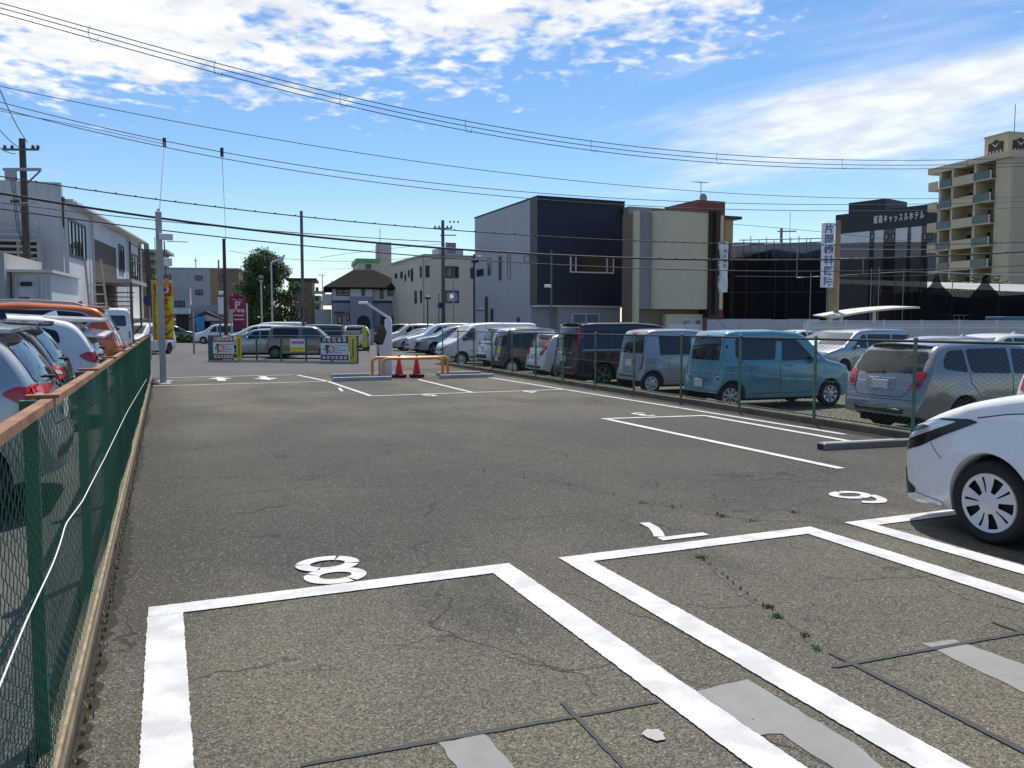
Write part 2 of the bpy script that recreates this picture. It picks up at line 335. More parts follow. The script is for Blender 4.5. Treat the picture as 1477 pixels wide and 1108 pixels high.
struct(MB().prism([(FX(-4)+.10, -4), (60, -4), (60, 34.4), (FX(34.4)+.10, 34.4)], -.32, RZ).build('gravel_lot', 'gravel'))
# ---- paint
def ragged(name, a, b, wd, z, m, parent, jit=.004, step=.03, ends=True):
    a, b = Vector((*a, 0)), Vector((*b, 0)); d = (b-a); ln = d.length; d /= ln; n = Vector((-d.y, d.x, 0)); k = max(2, int(ln/step)); vs = []; fs = []
    j1 = j2 = 0.
    for i in range(k+1):
        j1 = .25*j1+random.uniform(-jit, jit); j2 = .25*j2+random.uniform(-jit, jit)
        p = a+d*(ln*i/k); vs += [p+n*(wd/2+j1)+Vector((0, 0, z)), p-n*(wd/2+j2)+Vector((0, 0, z))]
    for i in range(k): fs.append((2*i+1, 2*i+3, 2*i+2, 2*i))
    return mesh_obj(name, vs, fs, m, parent)
def paint_mat():
    m, N, L, p = nodes_mat('road_paint'); tc = N.new('ShaderNodeTexCoord').outputs['Object']
    def ns(sc, d): n = N.new('ShaderNodeTexNoise'); n.inputs['Scale'].default_value = sc; n.inputs['Detail'].default_value = d; L.new(tc, n.inputs['Vector']); return n.outputs[0]
    def rm(v, a, b, lo, hi): n = N.new('ShaderNodeMapRange'); L.new(v, n.inputs[0]); [setattr(n.inputs[i+1], 'default_value', x) for i, x in enumerate((a, b, lo, hi))]; return n.outputs[0]
    mx = N.new('ShaderNodeMix'); mx.data_type = 'RGBA'; mx.inputs[6].default_value = (.56, .565, .57, 1); mx.inputs[7].default_value = (.43, .43, .425, 1); L.new(rm(ns(4.5, 6), .44, .62, 0, 1.), mx.inputs[0])
    m2 = N.new('ShaderNodeMix'); m2.data_type = 'RGBA'; L.new(mx.outputs[2], m2.inputs[6]); m2.inputs[7].default_value = (.16, .15, .14, 1); L.new(rm(ns(170, 3), .60, .70, 0, .6), m2.inputs[0])
    L.new(m2.outputs[2], p.inputs['Base Color']); p.inputs['Roughness'].default_value = .6
    b = N.new('ShaderNodeBump'); b.inputs['Strength'].default_value = .35; b.inputs['Distance'].default_value = .004; L.new(ns(120, 3), b.inputs['Height']); L.new(b.outputs[0], p.inputs['Normal'])
paint_mat()
ZP = .0075
def pl(a, b, wd=.18, jit=.0026, step=.013): return ragged('painted_line', a, b, wd, ZP, 'road_paint', lot, jit, step)
for x0, x1 in ((-.125, 2.12), (2.49, 4.75), (5.11, 7.40)):
    yf = 4.965-(.015 if x0 > 2 else 0)
    pl((x0, yf), (x1, yf), .17); pl((x0+.09, yf-.087), (x0+.09, -3), .185); pl((x1-.09, yf-.087), (x1-.09, -3), .185)
pl((7.03, 7.0), (7.03, 12.30), .12, .003); pl((6.97, 12.42), (8.98, 12.14), .12, .003); pl((8.93, 12.06), (8.80, 8.35), .12, .003)
pl((9.33, 18.45), (9.30, 9.2), .10, .003, .1)
pl((4.30, 18.58), (9.40, 18.58), .11, .003, .1); pl((4.36, 18.66), (4.36, 23.88), .11, .003, .1); pl((6.86, 18.66), (7.02, 23.75), .11, .003, .1); pl((9.33, 18.66), (9.33, 24.0), .11, .003, .1)
pl((4.02, 20.2), (4.16, 21.3), .08, .003, .1)
pl((-.30, 23.98), (4.30, 23.98), .11, .003, .1); pl((-.1, 27.62), (3.9, 27.62), .12, .003, .1); pl((4.0, 27.5), (4.34, 24.1), .12, .003, .1); pl((-.2, 26.1), (.2, 26.1), .3, .003, .1); pl((-.2, 25.0), (.15, 25.0), .3, .003, .1)
pl((5.6, 27.5), (8.0, 27.5), .10, .003, .1)
for ax, sgn in ((1.55, 1), (2.85, -1)):
    mesh_obj('painted_arrow', [(ax+x*sgn, 26.3+y*sgn, ZP) for x, y in ((-.12, -.9), (.12, -.9), (.12, .1), (.38, .1), (0, 1.0), (-.38, .1), (-.12, .1))], [tuple(range(7)) if True else ()], 'road_paint', lot)
def stroke(pts, wd):
    pts = [Vector((*p, 0)) for p in pts]; vs = []
    for i, p in enumerate(pts):
        d = (pts[min(i+1, len(pts)-1)]-pts[max(i-1, 0)]).normalized(); n = Vector((-d.y, d.x, 0)); vs += [p+n*wd/2, p-n*wd/2]
    return vs, [(2*i+1, 2*i+3, 2*i+2, 2*i) for i in range(len(pts)-1)]
def arc(cx, cy, rx, ry, a0, a1, n=12): return [(cx+rx*math.cos(R(a0+(a1-a0)*i/n)), cy+ry*math.sin(R(a0+(a1-a0)*i/n))) for i in range(n+1)]
def digit(strokes, loc, rz, wd=.085, sc=1.):
    b = MB()
    for q, s in enumerate(strokes):
        v_, f_ = stroke(s, wd); b.add([(p.x, p.y, .0006*q) for p in v_], f_)
    o = b.build('painted_number', 'road_paint', lot); o.location = (*loc, ZP); o.rotation_euler = (0, 0, rz); o.scale = (sc, sc, 1)
    return o
digit([arc(0, .125, .138, .112, -28, 118, 16), arc(0, .125, .138, .112, 123, 328, 20), arc(0, -.130, .150, .118, 64, 160, 12), arc(0, -.130, .150, .118, 165, 238, 12), arc(0, -.130, .150, .118, 243, 345, 14), arc(0, -.130, .150, .118, 350, 420, 10)], (.98, 5.37), R(180), .088, 1.1)
digit([[(-.22, .24), (.2, .24)], [(.165, .18), (.10, .05), (.05, -.08), (.03, -.25)]], (3.62, 5.42), R(180))
digit([arc(0, -.115, .16, .125, 95, 265), arc(0, -.115, .16, .125, 273, 450), arc(.02, -.02, .19, .25, 105, 180), arc(.0, .10, .16, .13, 30, 108)], (6.0, 5.74), R(180), .09)
for ch, x, y in (('3', 8.0, 12.78), ('5', 5.65, 18.25), ('4', 8.25, 18.25)): text(ch, .75, 'road_paint', lot, (x, y, ZP), (0, 0, R(180)), .001, .012, 'painted_number')
# ---- concrete patches and bitumen strips
def flat(name, pts, z, m, jit=.006):
    vs = []; n = len(pts)
    for i in range(n):
        a, b = Vector((*pts[i], z)), Vector((*pts[(i+1) % n], z)); k = max(2, int((b-a).length/.06))
        for j in range(k): p = a.lerp(b, j/k); vs.append((p.x+random.uniform(-jit, jit), p.y+random.uniform(-jit, jit), z))
    bm = bmesh.new(); f = bm.faces.new([bm.verts.new(v) for v in vs]); bmesh.ops.triangulate(bm, faces=[f]); me = bpy.data.meshes.new(name); bm.to_mesh(me); bm.free(); me.materials.append(MATS[m])
    if me.polygons and me.polygons[0].normal.z < 0: me.flip_normals()
    o = bpy.data.objects.new(name, me); C.objects.link(o); o.parent = lot; return o
flat('concrete_patch', [(2.125, 2.93), (2.42, 2.93), (2.42, 2.30), (2.30, 1.7), (2.20, 1.7), (2.22, 2.48), (2.125, 2.50)], .003, 'concrete_pale')
flat('concrete_patch', [(.94, 2.94), (1.13, 2.93), (1.16, 1.8), (.97, 1.8)], .003, 'concrete_pale')
flat('concrete_patch', [(3.52, 2.93), (3.72, 2.90), (3.80, 1.8), (3.40, 1.8)], .003, 'concrete_pale')
BZ = [.0042]
def bit(a, b, wd=.022):
    BZ[0] += .0004; ragged('bitumen_strip', a, b, wd, BZ[0], 'bitumen', lot, .003, .03)
bit((.42, 2.985), (1.92, 2.905), .026); bit((.43, 2.95), (.43, 2.3), .026); bit((1.535, 3.06), (1.50, 2.2)); bit((2.88, 2.885), (4.75, 2.80), .030); bit((3.0, 3.02), (2.96, 1.6), .034); bit((4.13, 3.0), (4.10, 2.0))
flat('paint_spot', [(1.74+.04*math.cos(t)*(1+.2*math.sin(3*t)), 2.66+.05*math.sin(t)) for t in [i*.52 for i in range(12)]], .008, 'concrete')
# ---- weeds in the cracks
mat('weed', col=(.19, .23, .06), rough=.7, var=.3, vscale=30); mat('weed_dry', col=(.20, .16, .06), rough=.8, var=.3, vscale=30)
def weeds(name, spots, label, h, m='weed'):
    b = MB()
    for x, y, z, r, n in spots:
        for _ in range(n):
            a = random.uniform(0, 6.28); q = abs(random.gauss(0, r)); px, py = x+q*math.cos(a), y+q*math.sin(a); t = random.uniform(0, 6.28); ln = h*random.uniform(.5, 1.3); lean = random.uniform(.1, .8)*ln; wd = .003+.002*random.random()
            dx, dy = math.cos(t), math.sin(t); ex, ey = px+dx*lean, py+dy*lean
            b.add([(px-dy*wd, py+dx*wd, z), (px+dy*wd, py-dx*wd, z), (px+dx*lean*.4+dy*wd*.7, py+dy*lean*.4-dx*wd*.7, z+ln*.6), (px+dx*lean*.4-dy*wd*.7, py+dy*lean*.4+dx*wd*.7, z+ln*.6), (ex, ey, z+ln)], [(0, 1, 2, 3), (3, 2, 4)])
    return tag(b.build(name, m), label, 'grass', kind='stuff')
weeds('grass_tufts', [(3.42, 4.66, 0, .03, 60), (3.16, 3.66, 0, .02, 60), (3.10, 3.52, 0, .022, 70), (3.05, 3.25, 0, .02, 35), (2.97, 3.08, 0, .02, 30), (4.33, 5.62, 0, .035, 60), (4.45, 5.38, 0, .03, 30), (5.0, 5.5, 0, .03, 20), (4.0, 6.3, 0, .05, 20), (4.15, 6.1, 0, .05, 20)]+[(4.4-.22*i+random.uniform(-.05, .05), 5.7+.55*i, 0, .03, 6) for i in range(9)]+[(3.40-.028*i, 4.6-.10*i, 0, .008, 5) for i in range(10)], 'small weed tufts growing out of the asphalt cracks', .024)
def crack(pts, wd=.009):
    out = []
    for (a, b), (c, d) in zip(pts[:-1], pts[1:]):
        n = max(2, int(math.hypot(c-a, d-b)/.05)); out += [(a+(c-a)*i/n+random.gauss(0, .010), b+(d-b)*i/n+random.gauss(0, .010)) for i in range(n)]
    vs = []
    for i, (x, y) in enumerate(out):
        x0, y0 = out[max(i-1, 0)]; x1, y1 = out[min(i+1, len(out)-1)]; ln = math.hypot(x1-x0, y1-y0) or 1; k = wd/2*random.uniform(.3, 1.3); vs += [(x-(y1-y0)/ln*k, y+(x1-x0)/ln*k, .002), (x+(y1-y0)/ln*k, y-(x1-x0)/ln*k, .002)]
    mesh_obj('crack', vs, [(2*i+1, 2*i+3, 2*i+2, 2*i) for i in range(len(out)-1)], 'bitumen', lot)
crack([(5.6, 4.5), (5.0, 5.1), (4.45, 5.45), (4.25, 5.8), (4.0, 6.6), (3.7, 7.6), (3.9, 9.0), (3.5, 10.4)], .014); crack([(3.45, 4.72), (3.3, 4.35), (3.14, 3.9), (3.16, 3.6), (3.06, 3.3), (2.95, 3.05)], .011); crack([(2.55, 4.1), (2.85, 3.8), (3.14, 3.72)], .008); crack([(2.2, 4.4), (2.35, 4.0), (2.5, 3.6), (2.42, 3.2)], .007); crack([(4.9, 4.6), (4.5, 3.9), (4.35, 3.3), (4.5, 2.9)], .008); crack([(4.45, 5.45), (5.3, 5.75), (6.6, 6.1), (8.0, 6.6)], .009); crack([(3.7, 7.6), (2.4, 7.9), (1.2, 8.3), (.3, 8.2)], .009); crack([(1.5, 3.6), (1.75, 3.3), (1.7, 3.0)], .006); crack([(3.9, 9.0), (5.2, 9.4), (6.8, 9.9)], .012); crack([(2.5, 12.2), (2.7, 13.6), (2.4, 15.2), (3.0, 18.)], .016); crack([(3.5, 10.4), (4.6, 12.4), (5.2, 15.), (6.0, 18.3)], .016); crack([(4.6, 12.4), (6.9, 11.6)], .012)
gb = MB()
for _ in range(1500):
    if random.random() < .45: x, y = -.34+abs(random.gauss(0, .10)), random.uniform(2, 20)
    else: x, y = random.uniform(-.2, 8.5), random.uniform(2.2, 14)
    s_ = random.uniform(.003, .0085); a = random.uniform(0, 6.28); ca, sa = math.cos(a)*s_, math.sin(a)*s_
    gb.add([(x+ca, y+sa, 0), (x-sa, y+ca*.8, 0), (x-ca, y-sa, 0), (x+sa*.8, y-ca, 0), (x, y, s_*random.uniform(.7, 1.1))], [(0, 1, 4), (1, 2, 4), (2, 3, 4), (3, 0, 4)])
mat('grit', col=(.20, .18, .15), rough=.9, var=.4, vscale=40); tag(gb.build('loose_grit', 'grit'), 'loose grit and small stones scattered over the asphalt', 'grit', kind='stuff')
weeds('grass_verge', [(FX(y)+random.uniform(.10, .9), y, RZ, .16, 22) for y in np.arange(5, 33, .18)]+[(FX(y)+random.uniform(.9, 3.), y, RZ, .25, 10) for y in np.arange(5, 16, .16)], 'thin green grass along the foot of the gravel lot fence', .06)
ys = np.arange(.5, 27.6, .06); gv = []
for y in ys: gv += [(-.365, y, .0015), (-.30+random.uniform(-.02, .035)+.03*math.sin(y*1.3), y, .0015)]
mesh_obj('dirt_strip', gv, [(2*i, 2*i+1, 2*i+3, 2*i+2) for i in range(len(ys)-1)], mat('dirt', col=(.022, .019, .014), rough=.95, var=.5, vscale=9, bump=.6, bscale=60), lot)
weeds('moss_strip', [(-.335, y, 0, .012, 8) for y in np.arange(2, 27, .12)], 'weeds along the kerb of the green fence', .03, 'weed_dry')
# ================================================================== CHAIN LINK FENCES
def chain(name, p0, p1, z0, z1, pitch, r, m, parent, wob=0.):
    p0, p1 = np.array(p0, float), np.array(p1, float); ln = np.linalg.norm(p1-p0); d = (p1-p0)/ln; n = np.array([-d[1], d[0]])
    nw = int(ln/pitch); hz = pitch*.56; K = int((z1-z0)/hz)
    i = np.arange(nw)[:, None]; k = np.arange(K+1)[None, :]
    u = (i+.5)*pitch+np.where((k+i) % 2 == 0, -.5, .5)*pitch*1.05; z = z0+k*hz+0*i
    off = np.where((k+i) % 2 == 0, -.0022, .0022)+wob*np.sin(u*1.7+z*2.3)+wob*.6*np.sin(u*4.1)
    z = z+wob*.4*np.sin(u*2.9+1)
    X = p0[0]+d[0]*u+n[0]*off; Y = p0[1]+d[1]*u+n[1]*off
    vs = []
    for q in range(3):
        a = 2*math.pi*q/3; du, dn = math.cos(a)*r*1.15, math.sin(a)*r
        vs.append(np.stack([X+d[0]*du+n[0]*dn, Y+d[1]*du+n[1]*dn, z+0*X], -1))
    V = np.stack(vs, 2).reshape(-1, 3); idx = (np.arange(nw)[:, None]*(K+1)+np.arange(K)[None, :])*3
    F = []
    for q in range(3):
        q2 = (q+1) % 3; F.append(np.stack([idx+q, idx+q2, idx+3+q2, idx+3+q], -1).reshape(-1, 4))
    F = np.concatenate(F); me = bpy.data.meshes.new(name); me.vertices.add(len(V)); me.vertices.foreach_set('co', V.ravel()); me.loops.add(F.size); me.loops.foreach_set('vertex_index', F.ravel().astype(np.int32))
    me.polygons.add(len(F)); me.polygons.foreach_set('loop_start', np.arange(0, F.size, 4, dtype=np.int32)); me.update(calc_edges=True); me.materials.append(MATS[m])
    o = bpy.data.objects.new(name, me); C.objects.link(o); o.parent = parent; o['kind'] = 'stuff'; return o
# left: green fence with rusty top rail on a low kerb
lf = thing('chain_link_fence', 'green chain-link fence with rusty angle top rail beside the parked orange car', 'fence', (-.41, 0, 0))
chain('chain_link_mesh', (0, .4), (0, 27.7), .10, 1.335, .05, .0019, 'wire_green', lf, .007)
MB().box(-.055, .036, .3, 27.75, -.2, .040).build('kerb', 'kerb_concrete', lf)
b = MB(); b.beam((.020, .3, .070), (.020, 27.7, .070), .014, .040); b.build('bottom_rail', mat('rail_tan', col=(.30, .235, .135), rough=.75, var=.6, vscale=11), lf)
for i in range(14):
    y0, y1 = .3+2*i, .3+2*(i+1)-.012
    b = MB(); b.beam((.012, y0, 1.352), (.012, y1, 1.352), .040, .005); b.beam((.030, y0, 1.339), (.030, y1, 1.339), .005, .030); b.build('top_rail', 'rust_rail', lf)
for i in range(14):
    y = 1.05+2*i+.35
    b = MB(); b.beam((-.045, y, -.1), (-.045, y, 1.345), .045, .045); b.beam((-.045, y-.02, 1.30), (-.045, y-.02, 1.352), .055, .05); b.build('post', 'fence_green', lf)
    b = MB(); b.beam((-.06, y+.03, 1.362), (.05, y+.03, 1.362), .06, .012); b.build('bracket', 'rust_rail', lf)
b = MB(); b.tube([(-.012, y, .68+.10*math.sin(y*.9)+.0*y) for y in np.arange(.4, 27.6, .25)], .0012, 4, False); b.build('tension_wire', 'wire_green', lf)
rq = [onplane(a, b_, (-.385, 0, 0), (1, 0, 0)) for a, b_ in ((-40, 1090), (0, 988), (37, 897), (77, 812), (90, 775), (93, 758), (119, 723), (131, 699), (151, 661), (183, 595), (200, 566), (211, 548))]; yq = np.arange(2.2, 20, .08); zq = smooth_interp([(q.y, q.z) for q in rq], 20, .06)(yq)
rp = MB(); pts = [(.025, y, z) for y, z in zip(yq, zq)]; rp.tube(pts, .0026, 5, False); tag(rp.build('rope', 'rope_white'), 'thin white rope strung along the green chain-link fence', 'rope').location = (-.41, 0, 0)
# right: grey-green fence on concrete footing
rf = thing('chain_link_fence', 'grey-green chain-link fence on concrete footing in front of the gravel lot cars', 'fence', (0, 0, 0))
Y0, Y1 = 2.0, 33.0; FH = 1.40
chain('chain_link_mesh', (FX(Y0), Y0), (FX(Y1), Y1), .13, FH-.02, .056, .0028, 'wire_grey', rf, .004)
b = MB(); y = Y0
while y < Y1:
    y2 = min(y+2.0, Y1); MB().prism([(FX(y)-.095, y+.006), (FX(y)+.095, y+.006), (FX(y2)+.095, y2-.006), (FX(y2)-.095, y2-.006)], -.3, .10+random.uniform(-.006, .006)).build('footing', 'kerb_concrete', rf); y = y2
for nm, z, r, m in (('top_rail', FH, .021, 'rail_dark'), ('bottom_rail', .135, .014, 'post_green')):
    MB().tube([(FX(Y0), Y0, z), (FX(Y1), Y1, z)], r, 8).build(nm, m, rf, True)
MB().tube([(FX(Y0)-.012, Y0, .72), (FX(Y1)-.012, Y1, .72)], .0022, 5).build('tension_wire', 'galv', rf)
for y in list(np.arange(2.4, 32.6, 2.02))+[32.9]:
    b = MB(); b.tube([(FX(y)-.02, y, .02), (FX(y)-.02, y, FH+.03)], .026, 8); b.lathe([(.034, FH+.03), (.034, FH+.045), (.02, FH+.06), (0.001, FH+.062)], 8, 'z', (FX(y)-.02, y, 0)); b.build('post', 'post_green', rf, True)
# ================================================================== PAY STATION, GUARDS, CONES, STOPS
VIEW = math.atan2(-math.sin(R(HEAD)), math.cos(R(HEAD)))     # rotation that makes local x run to the right as seen, local y away
pm = thing('pay_machine', 'pale grey parking pay station with black screen and lamp arm behind orange rails', 'pay machine', gnd(557, 541), -R(18))
b = MB(); prof = [(-.20, 0), (.20, 0), (.20, 1.78), (.14, 1.93), (.02, 1.86), (.0, 1.52), (.055, 1.42), (-.07, 1.03), (-.20, .97)]
def xz_prism(b, prof, y0, y1):
    n = len(prof); return b.add([(x, y0, z) for x, z in prof]+[(x, y1, z) for x, z in prof], [tuple(range(n)), tuple(range(2*n-1, n-1, -1))]+[(i, n+i, n+(i+1) % n, (i+1) % n) for i in range(n)])
xz_prism(b, prof, -.2, .2).build('cabinet', 'machine_grey', pm)
xz_prism(MB(), [(-.075, 1.02), (.05, 1.42), (-.005, 1.51), (-.02, 1.60), (-.28, 1.66), (-.28, 1.08)], -.17, .17).build('screen_hood', 'black_gloss', pm)
b = MB(); b.beam((.17, 0, 1.84), (-.62, 0, 2.36), .11, .07, (0, 0, 1)); b.build('lamp_arm', 'machine_grey', pm)
b = MB(); b.bbox(-.86, -.58, -.09, .09, 2.33, 2.41, .015); b.build('lamp_head', 'white', pm)
b = MB(); b.bbox(-.30, -.205, -.12, .12, .72, .98, .01); b.build('card_reader', 'galv', pm)
MB().box(-.285, -.23, -.05, .05, .62, .72).build('ticket_slot', 'black_matte', pm)
MB().box(-.235, -.205, -.1, .1, .02, .70).build('cabinet_plinth', 'galv_dark', pm)
b = MB(); b.box(-.02, .03, -.19, -.203, 1.58, 1.83); b.build('side_panel', 'off_white', pm)
def guard(x0, x1, y, h, lab):
    b = MB(); r = .15; pts = [(x0, y, 0), (x0, y, h-r)]+[(x0+r-r*math.cos(t), y, h-r+r*math.sin(t)) for t in np.linspace(.2, math.pi/2, 6)]+[(x1-r+r*math.sin(t), y, h-r+r*math.cos(t)) for t in np.linspace(0, 1.4, 6)]+[(x1, y, h-r), (x1, y, 0)]
    t = thing('guard_rail', lab, 'guard rail', (0, 0, 0), 0, 'orange guard rails by the pay station')
    b.tube(pts, .046, 12).build('rail', 'orange_paint', t, True, 60)
    for x in (x0, x1): MB().lathe([(.085, 0), (.085, .012), (.05, .014)], 12, 'z', (x, y, 0)).build('base_plate', 'orange_paint', t)
guard(6.12, 8.02, 24.45, .62, 'orange U-shaped guard rail in front of the two traffic cones')
guard(5.95, 8.42, 25.15, .62, 'orange U-shaped guard rail behind the cones beside the pay station')
def cone(x, y, rz, lab):
    t = thing('traffic_cone', lab, 'traffic cone', (x, y, 0), rz, 'red traffic cones by the pay station')
    MB().lathe([(.145, .045), (.140, .06), (.028, .70), (.018, .712), (.001, .712)], 20).build('cone_body', 'cone_red', t, True, 40)
    MB().bbox(-.19, .19, -.19, .19, 0, .035, .02).build('base', 'cone_red', t)
    b = MB(); b.lathe([(.148, .04), (.235, .04), (.245, .06), (.235, .105), (.16, .115), (.140, .09)], 18); b.build('weight_ring', 'black_rubber', t, True, 50)
cone(6.72, 24.82, .3, 'red traffic cone with black weight nearest the pay station'); cone(7.26, 24.72, .7, 'red traffic cone with black weight further from the pay station')
def stop(x, y, ln, rz, lab):
    b = MB(); prof = [(-.075, 0), (.075, 0), (.062, .11), (.05, .12), (-.05, .12), (-.062, .11)]; n = 6
    vs = [(s*ln/2, p, z) for s in (-1, 1) for p, z in prof]; b.add(vs, [tuple(range(n)), tuple(range(2*n-1, n-1, -1))]+[(i, n+i, n+(i+1) % n, (i+1) % n) for i in range(n)])
    o = b.build('wheel_stop', 'concrete'); o.location = (x, y, 0); o.rotation_euler = (0, 0, rz); tag(o, lab, 'wheel stop', 'concrete wheel stops')
stop(5.35, 23.9, 1.75, .0, 'long concrete wheel stop in bay five in front of the pay station'); stop(5.35, 25.6, 1.2, 0, 'concrete wheel stop left of the pay station, behind the bay line')
stop(8.62, 23.9, 1.75, .0, 'long concrete wheel stop in bay four beside the cones'); stop(8.85, 25.3, 1.5, 0, 'concrete wheel stop behind the orange rail near the fence')
bm_ = thing('steel_bar', 'grey steel bar lying across the end of bay three by the white car', 'steel bar', (7.87, 8.20, -.004), R(-6))
MB().bbox(0, 1.75, -.075, .075, 0, .092, .008).build('bar', 'steel_beam', bm_); MB().box(-.004, -.001, -.06, .06, .012, .082).build('end_cap', 'black_matte', bm_); MB().box(.02, 1.2, -.05, .05, .0925, .098).build('top_plate', 'galv', bm_)
# entrance pole with camera and flags
ep = thing('camera_pole', 'tall square grey steel pole with camera and boxes at the lot entrance', 'pole', (-.05, 25.3, 0))
MB().bbox(-.085, .085, -.085, .085, 0, 4.82, .012).build('post', 'galv', ep)
MB().box(-.16, .16, -.16, .16, 0, .02).build('base_plate', 'galv', ep); MB().lathe([(.03, 4.82), (.03, 4.90), (.001, 4.91)], 8).build('cap', 'galv', ep)
MB().bbox(.0, .36, -.22, -.10, 4.02, 4.20, .015).build('camera_housing', 'machine_grey', ep); MB().box(.2, .75, -.13, -.10, 3.98, 4.0).build('camera_arm', 'galv', ep)
MB().bbox(.10, .32, -.2, -.08, 3.30, 3.52, .01).build('junction_box', 'off_white', ep); MB().tube([(.13, -.12, 4.0), (.14, -.12, 3.2), (.13, -.12, 2.6)], .018, 6).build('conduit', 'galv_dark', ep); MB().box(.1, .22, -.14, -.1, 2.72, 2.95).build('warning_plate', 'amber', ep); MB().tube([(-.11, -.11, 4.1), (-.11, -.11, 1.0)], .012, 5).build('conduit', 'yellow_sign', ep)
def flag(name, lab, loc, rz, wd=.45, z0=1.22, z1=2.86):
    t = thing('banner_flag', lab, 'banner', loc, rz, 'yellow banner flags on the entrance pole'); b = MB(); nz, nx = 24, 6; vs = []
    for i in range(nz+1):
        for j in range(nx+1): vs.append((wd*j/nx, .03*math.sin(i*.55+j*.7)*(j/nx), z0+(z1-z0)*i/nz))
    fs = [(i*(nx+1)+j, i*(nx+1)+j+1, (i+1)*(nx+1)+j+1, (i+1)*(nx+1)+j) for i in range(nz) for j in range(nx)]
    b.add(vs, fs); b.build('cloth', 'yellow', t, True)
    b = MB(); b.tube([(-.012, 0, z0-.3), (-.012, 0, z1+.06)], .011, 6); b.tube([(-.012, 0, z1+.02), (wd, 0, z1+.02)], .008, 6); b.build('stick', 'pole_cream', t)
    for s in (-1, 1):
        y = s*.036
        for nm, x0, x1, za, zb, m in (('print_block', .08, wd-.04, 2.46, 2.82, 'red'), ('bottom_band', .02, wd-.02, 1.23, 1.27, 'red')):
            MB().box(x0, x1, y-.002, y+.002, za, zb).build(nm, m, t)
        rot = (R(90), 0, 0) if s < 0 else (R(90), 0, R(180))
        b = MB(); b.lathe([(.055, -.003), (.11, -.003), (.11, .003), (.055, .003)], 20, 'y', (.22, s*.041, 2.64)); b.build('print_ring', 'white', t)
        for ch, z, sz in (('オ', 2.30, .22), ('ー', 2.08, .22), ('プ', 1.76, .36), ('ン', 1.44, .36)): text(ch, sz, 'red', t, (.23, s*.04, z), rot, .002, .006)
    return t
flag('f', 'yellow banner with red lettering hanging right of the grey entrance pole', (-.12, 25.47, 0), R(-23), .42); flag('f', 'narrow yellow banner seen edge-on left of the grey entrance pole', (-.27, 25.36, 0), R(58), .40)
# ================================================================== CARS (s = metres back from the nose; local x forward, y left)
def rnd(poly, r=.04, n=3):
    out = []; k = len(poly)
    for i in range(k):
        p, a, b = (Vector(poly[j]) for j in (i, i-1, (i+1) % k)); da, db = (a-p), (b-p); ra = min(r, da.length*.45); rb = min(r, db.length*.45)
        q0, q1 = p+da.normalized()*ra, p+db.normalized()*rb
        for t in range(n+1): t /= n; out.append(tuple(q0*(1-t)**2+p*2*t*(1-t)+q1*t*t))
    return out
RIMS = {}
def wheel_mesh(r, wd, rim_r, style):
    key = (r, wd, rim_r, style)
    if key in RIMS: return RIMS[key]
    b = MB(); h = wd/2
    b.lathe([(rim_r-.01, -h*.75), (rim_r+.01, -h*.92), (r-.035, -h), (r-.012, -h*.86), (r, -h*.6), (r, h*.6), (r-.012, h*.86), (r-.035, h), (rim_r+.01, h*.92), (rim_r-.01, h*.75)], 28, 'y')
    b.lathe([(.001, -h*.35), (rim_r, -h*.4)], 28, 'y')
    b.lathe([(rim_r, h*.3), (.001, h*.3)], 28, 'y')
    t = mesh_obj('wheel', b.v, b.f, 'tyre', None, True, 40)
    n, hole0, hole1, frac = dict(cover=(7, .42, .86, .52), alloy=(5, .30, .90, .62), steel=(8, .62, .80, .5), big=(5, .36, .86, .55), eight=(8, .34, .86, .42), flat=(6, .5, .8, .3))[style]
    na = n*(12 if style == 'big' else 8); rad = [.05, .16, hole0, (hole0+hole1)/2, hole1, .96, 1.0]; zz = [0.03, .028, .018, .008, .012, .02, .0]
    vs = []; fs = []
    for i, q in enumerate(rad):
        for k in range(na):
            a = 2*math.pi*k/na; tw = .0
            vs.append((rim_r*q*math.cos(a+tw), -h*.72-zz[i]*.9, rim_r*q*math.sin(a+tw)))
    for i in range(len(rad)-1):
        for k in range(na):
            if 2 <= i < 4 and style != 'big' and ((k % 8)+.5)/8 < frac: continue
            if style == 'big' and 2 <= i < 4 and (k % 12 < 4 or (k % 12 == 8)): continue
            if style == 'cover' and i == 2 and (k // 8) % 2: pass
            k2 = (k+1) % na; fs.append((i*na+k, i*na+k2, (i+1)*na+k2, (i+1)*na+k))
    c = len(vs); vs.append((0, -h*.72-.030, 0)); fs += [(c, (k+1) % na, k) for k in range(na)]
    rm = mesh_obj('rim', vs, fs, None, t, True, 50)
    RIMS[key] = (t.data, rm.data); bpy.data.objects.remove(rm); bpy.data.objects.remove(t); return RIMS[key]
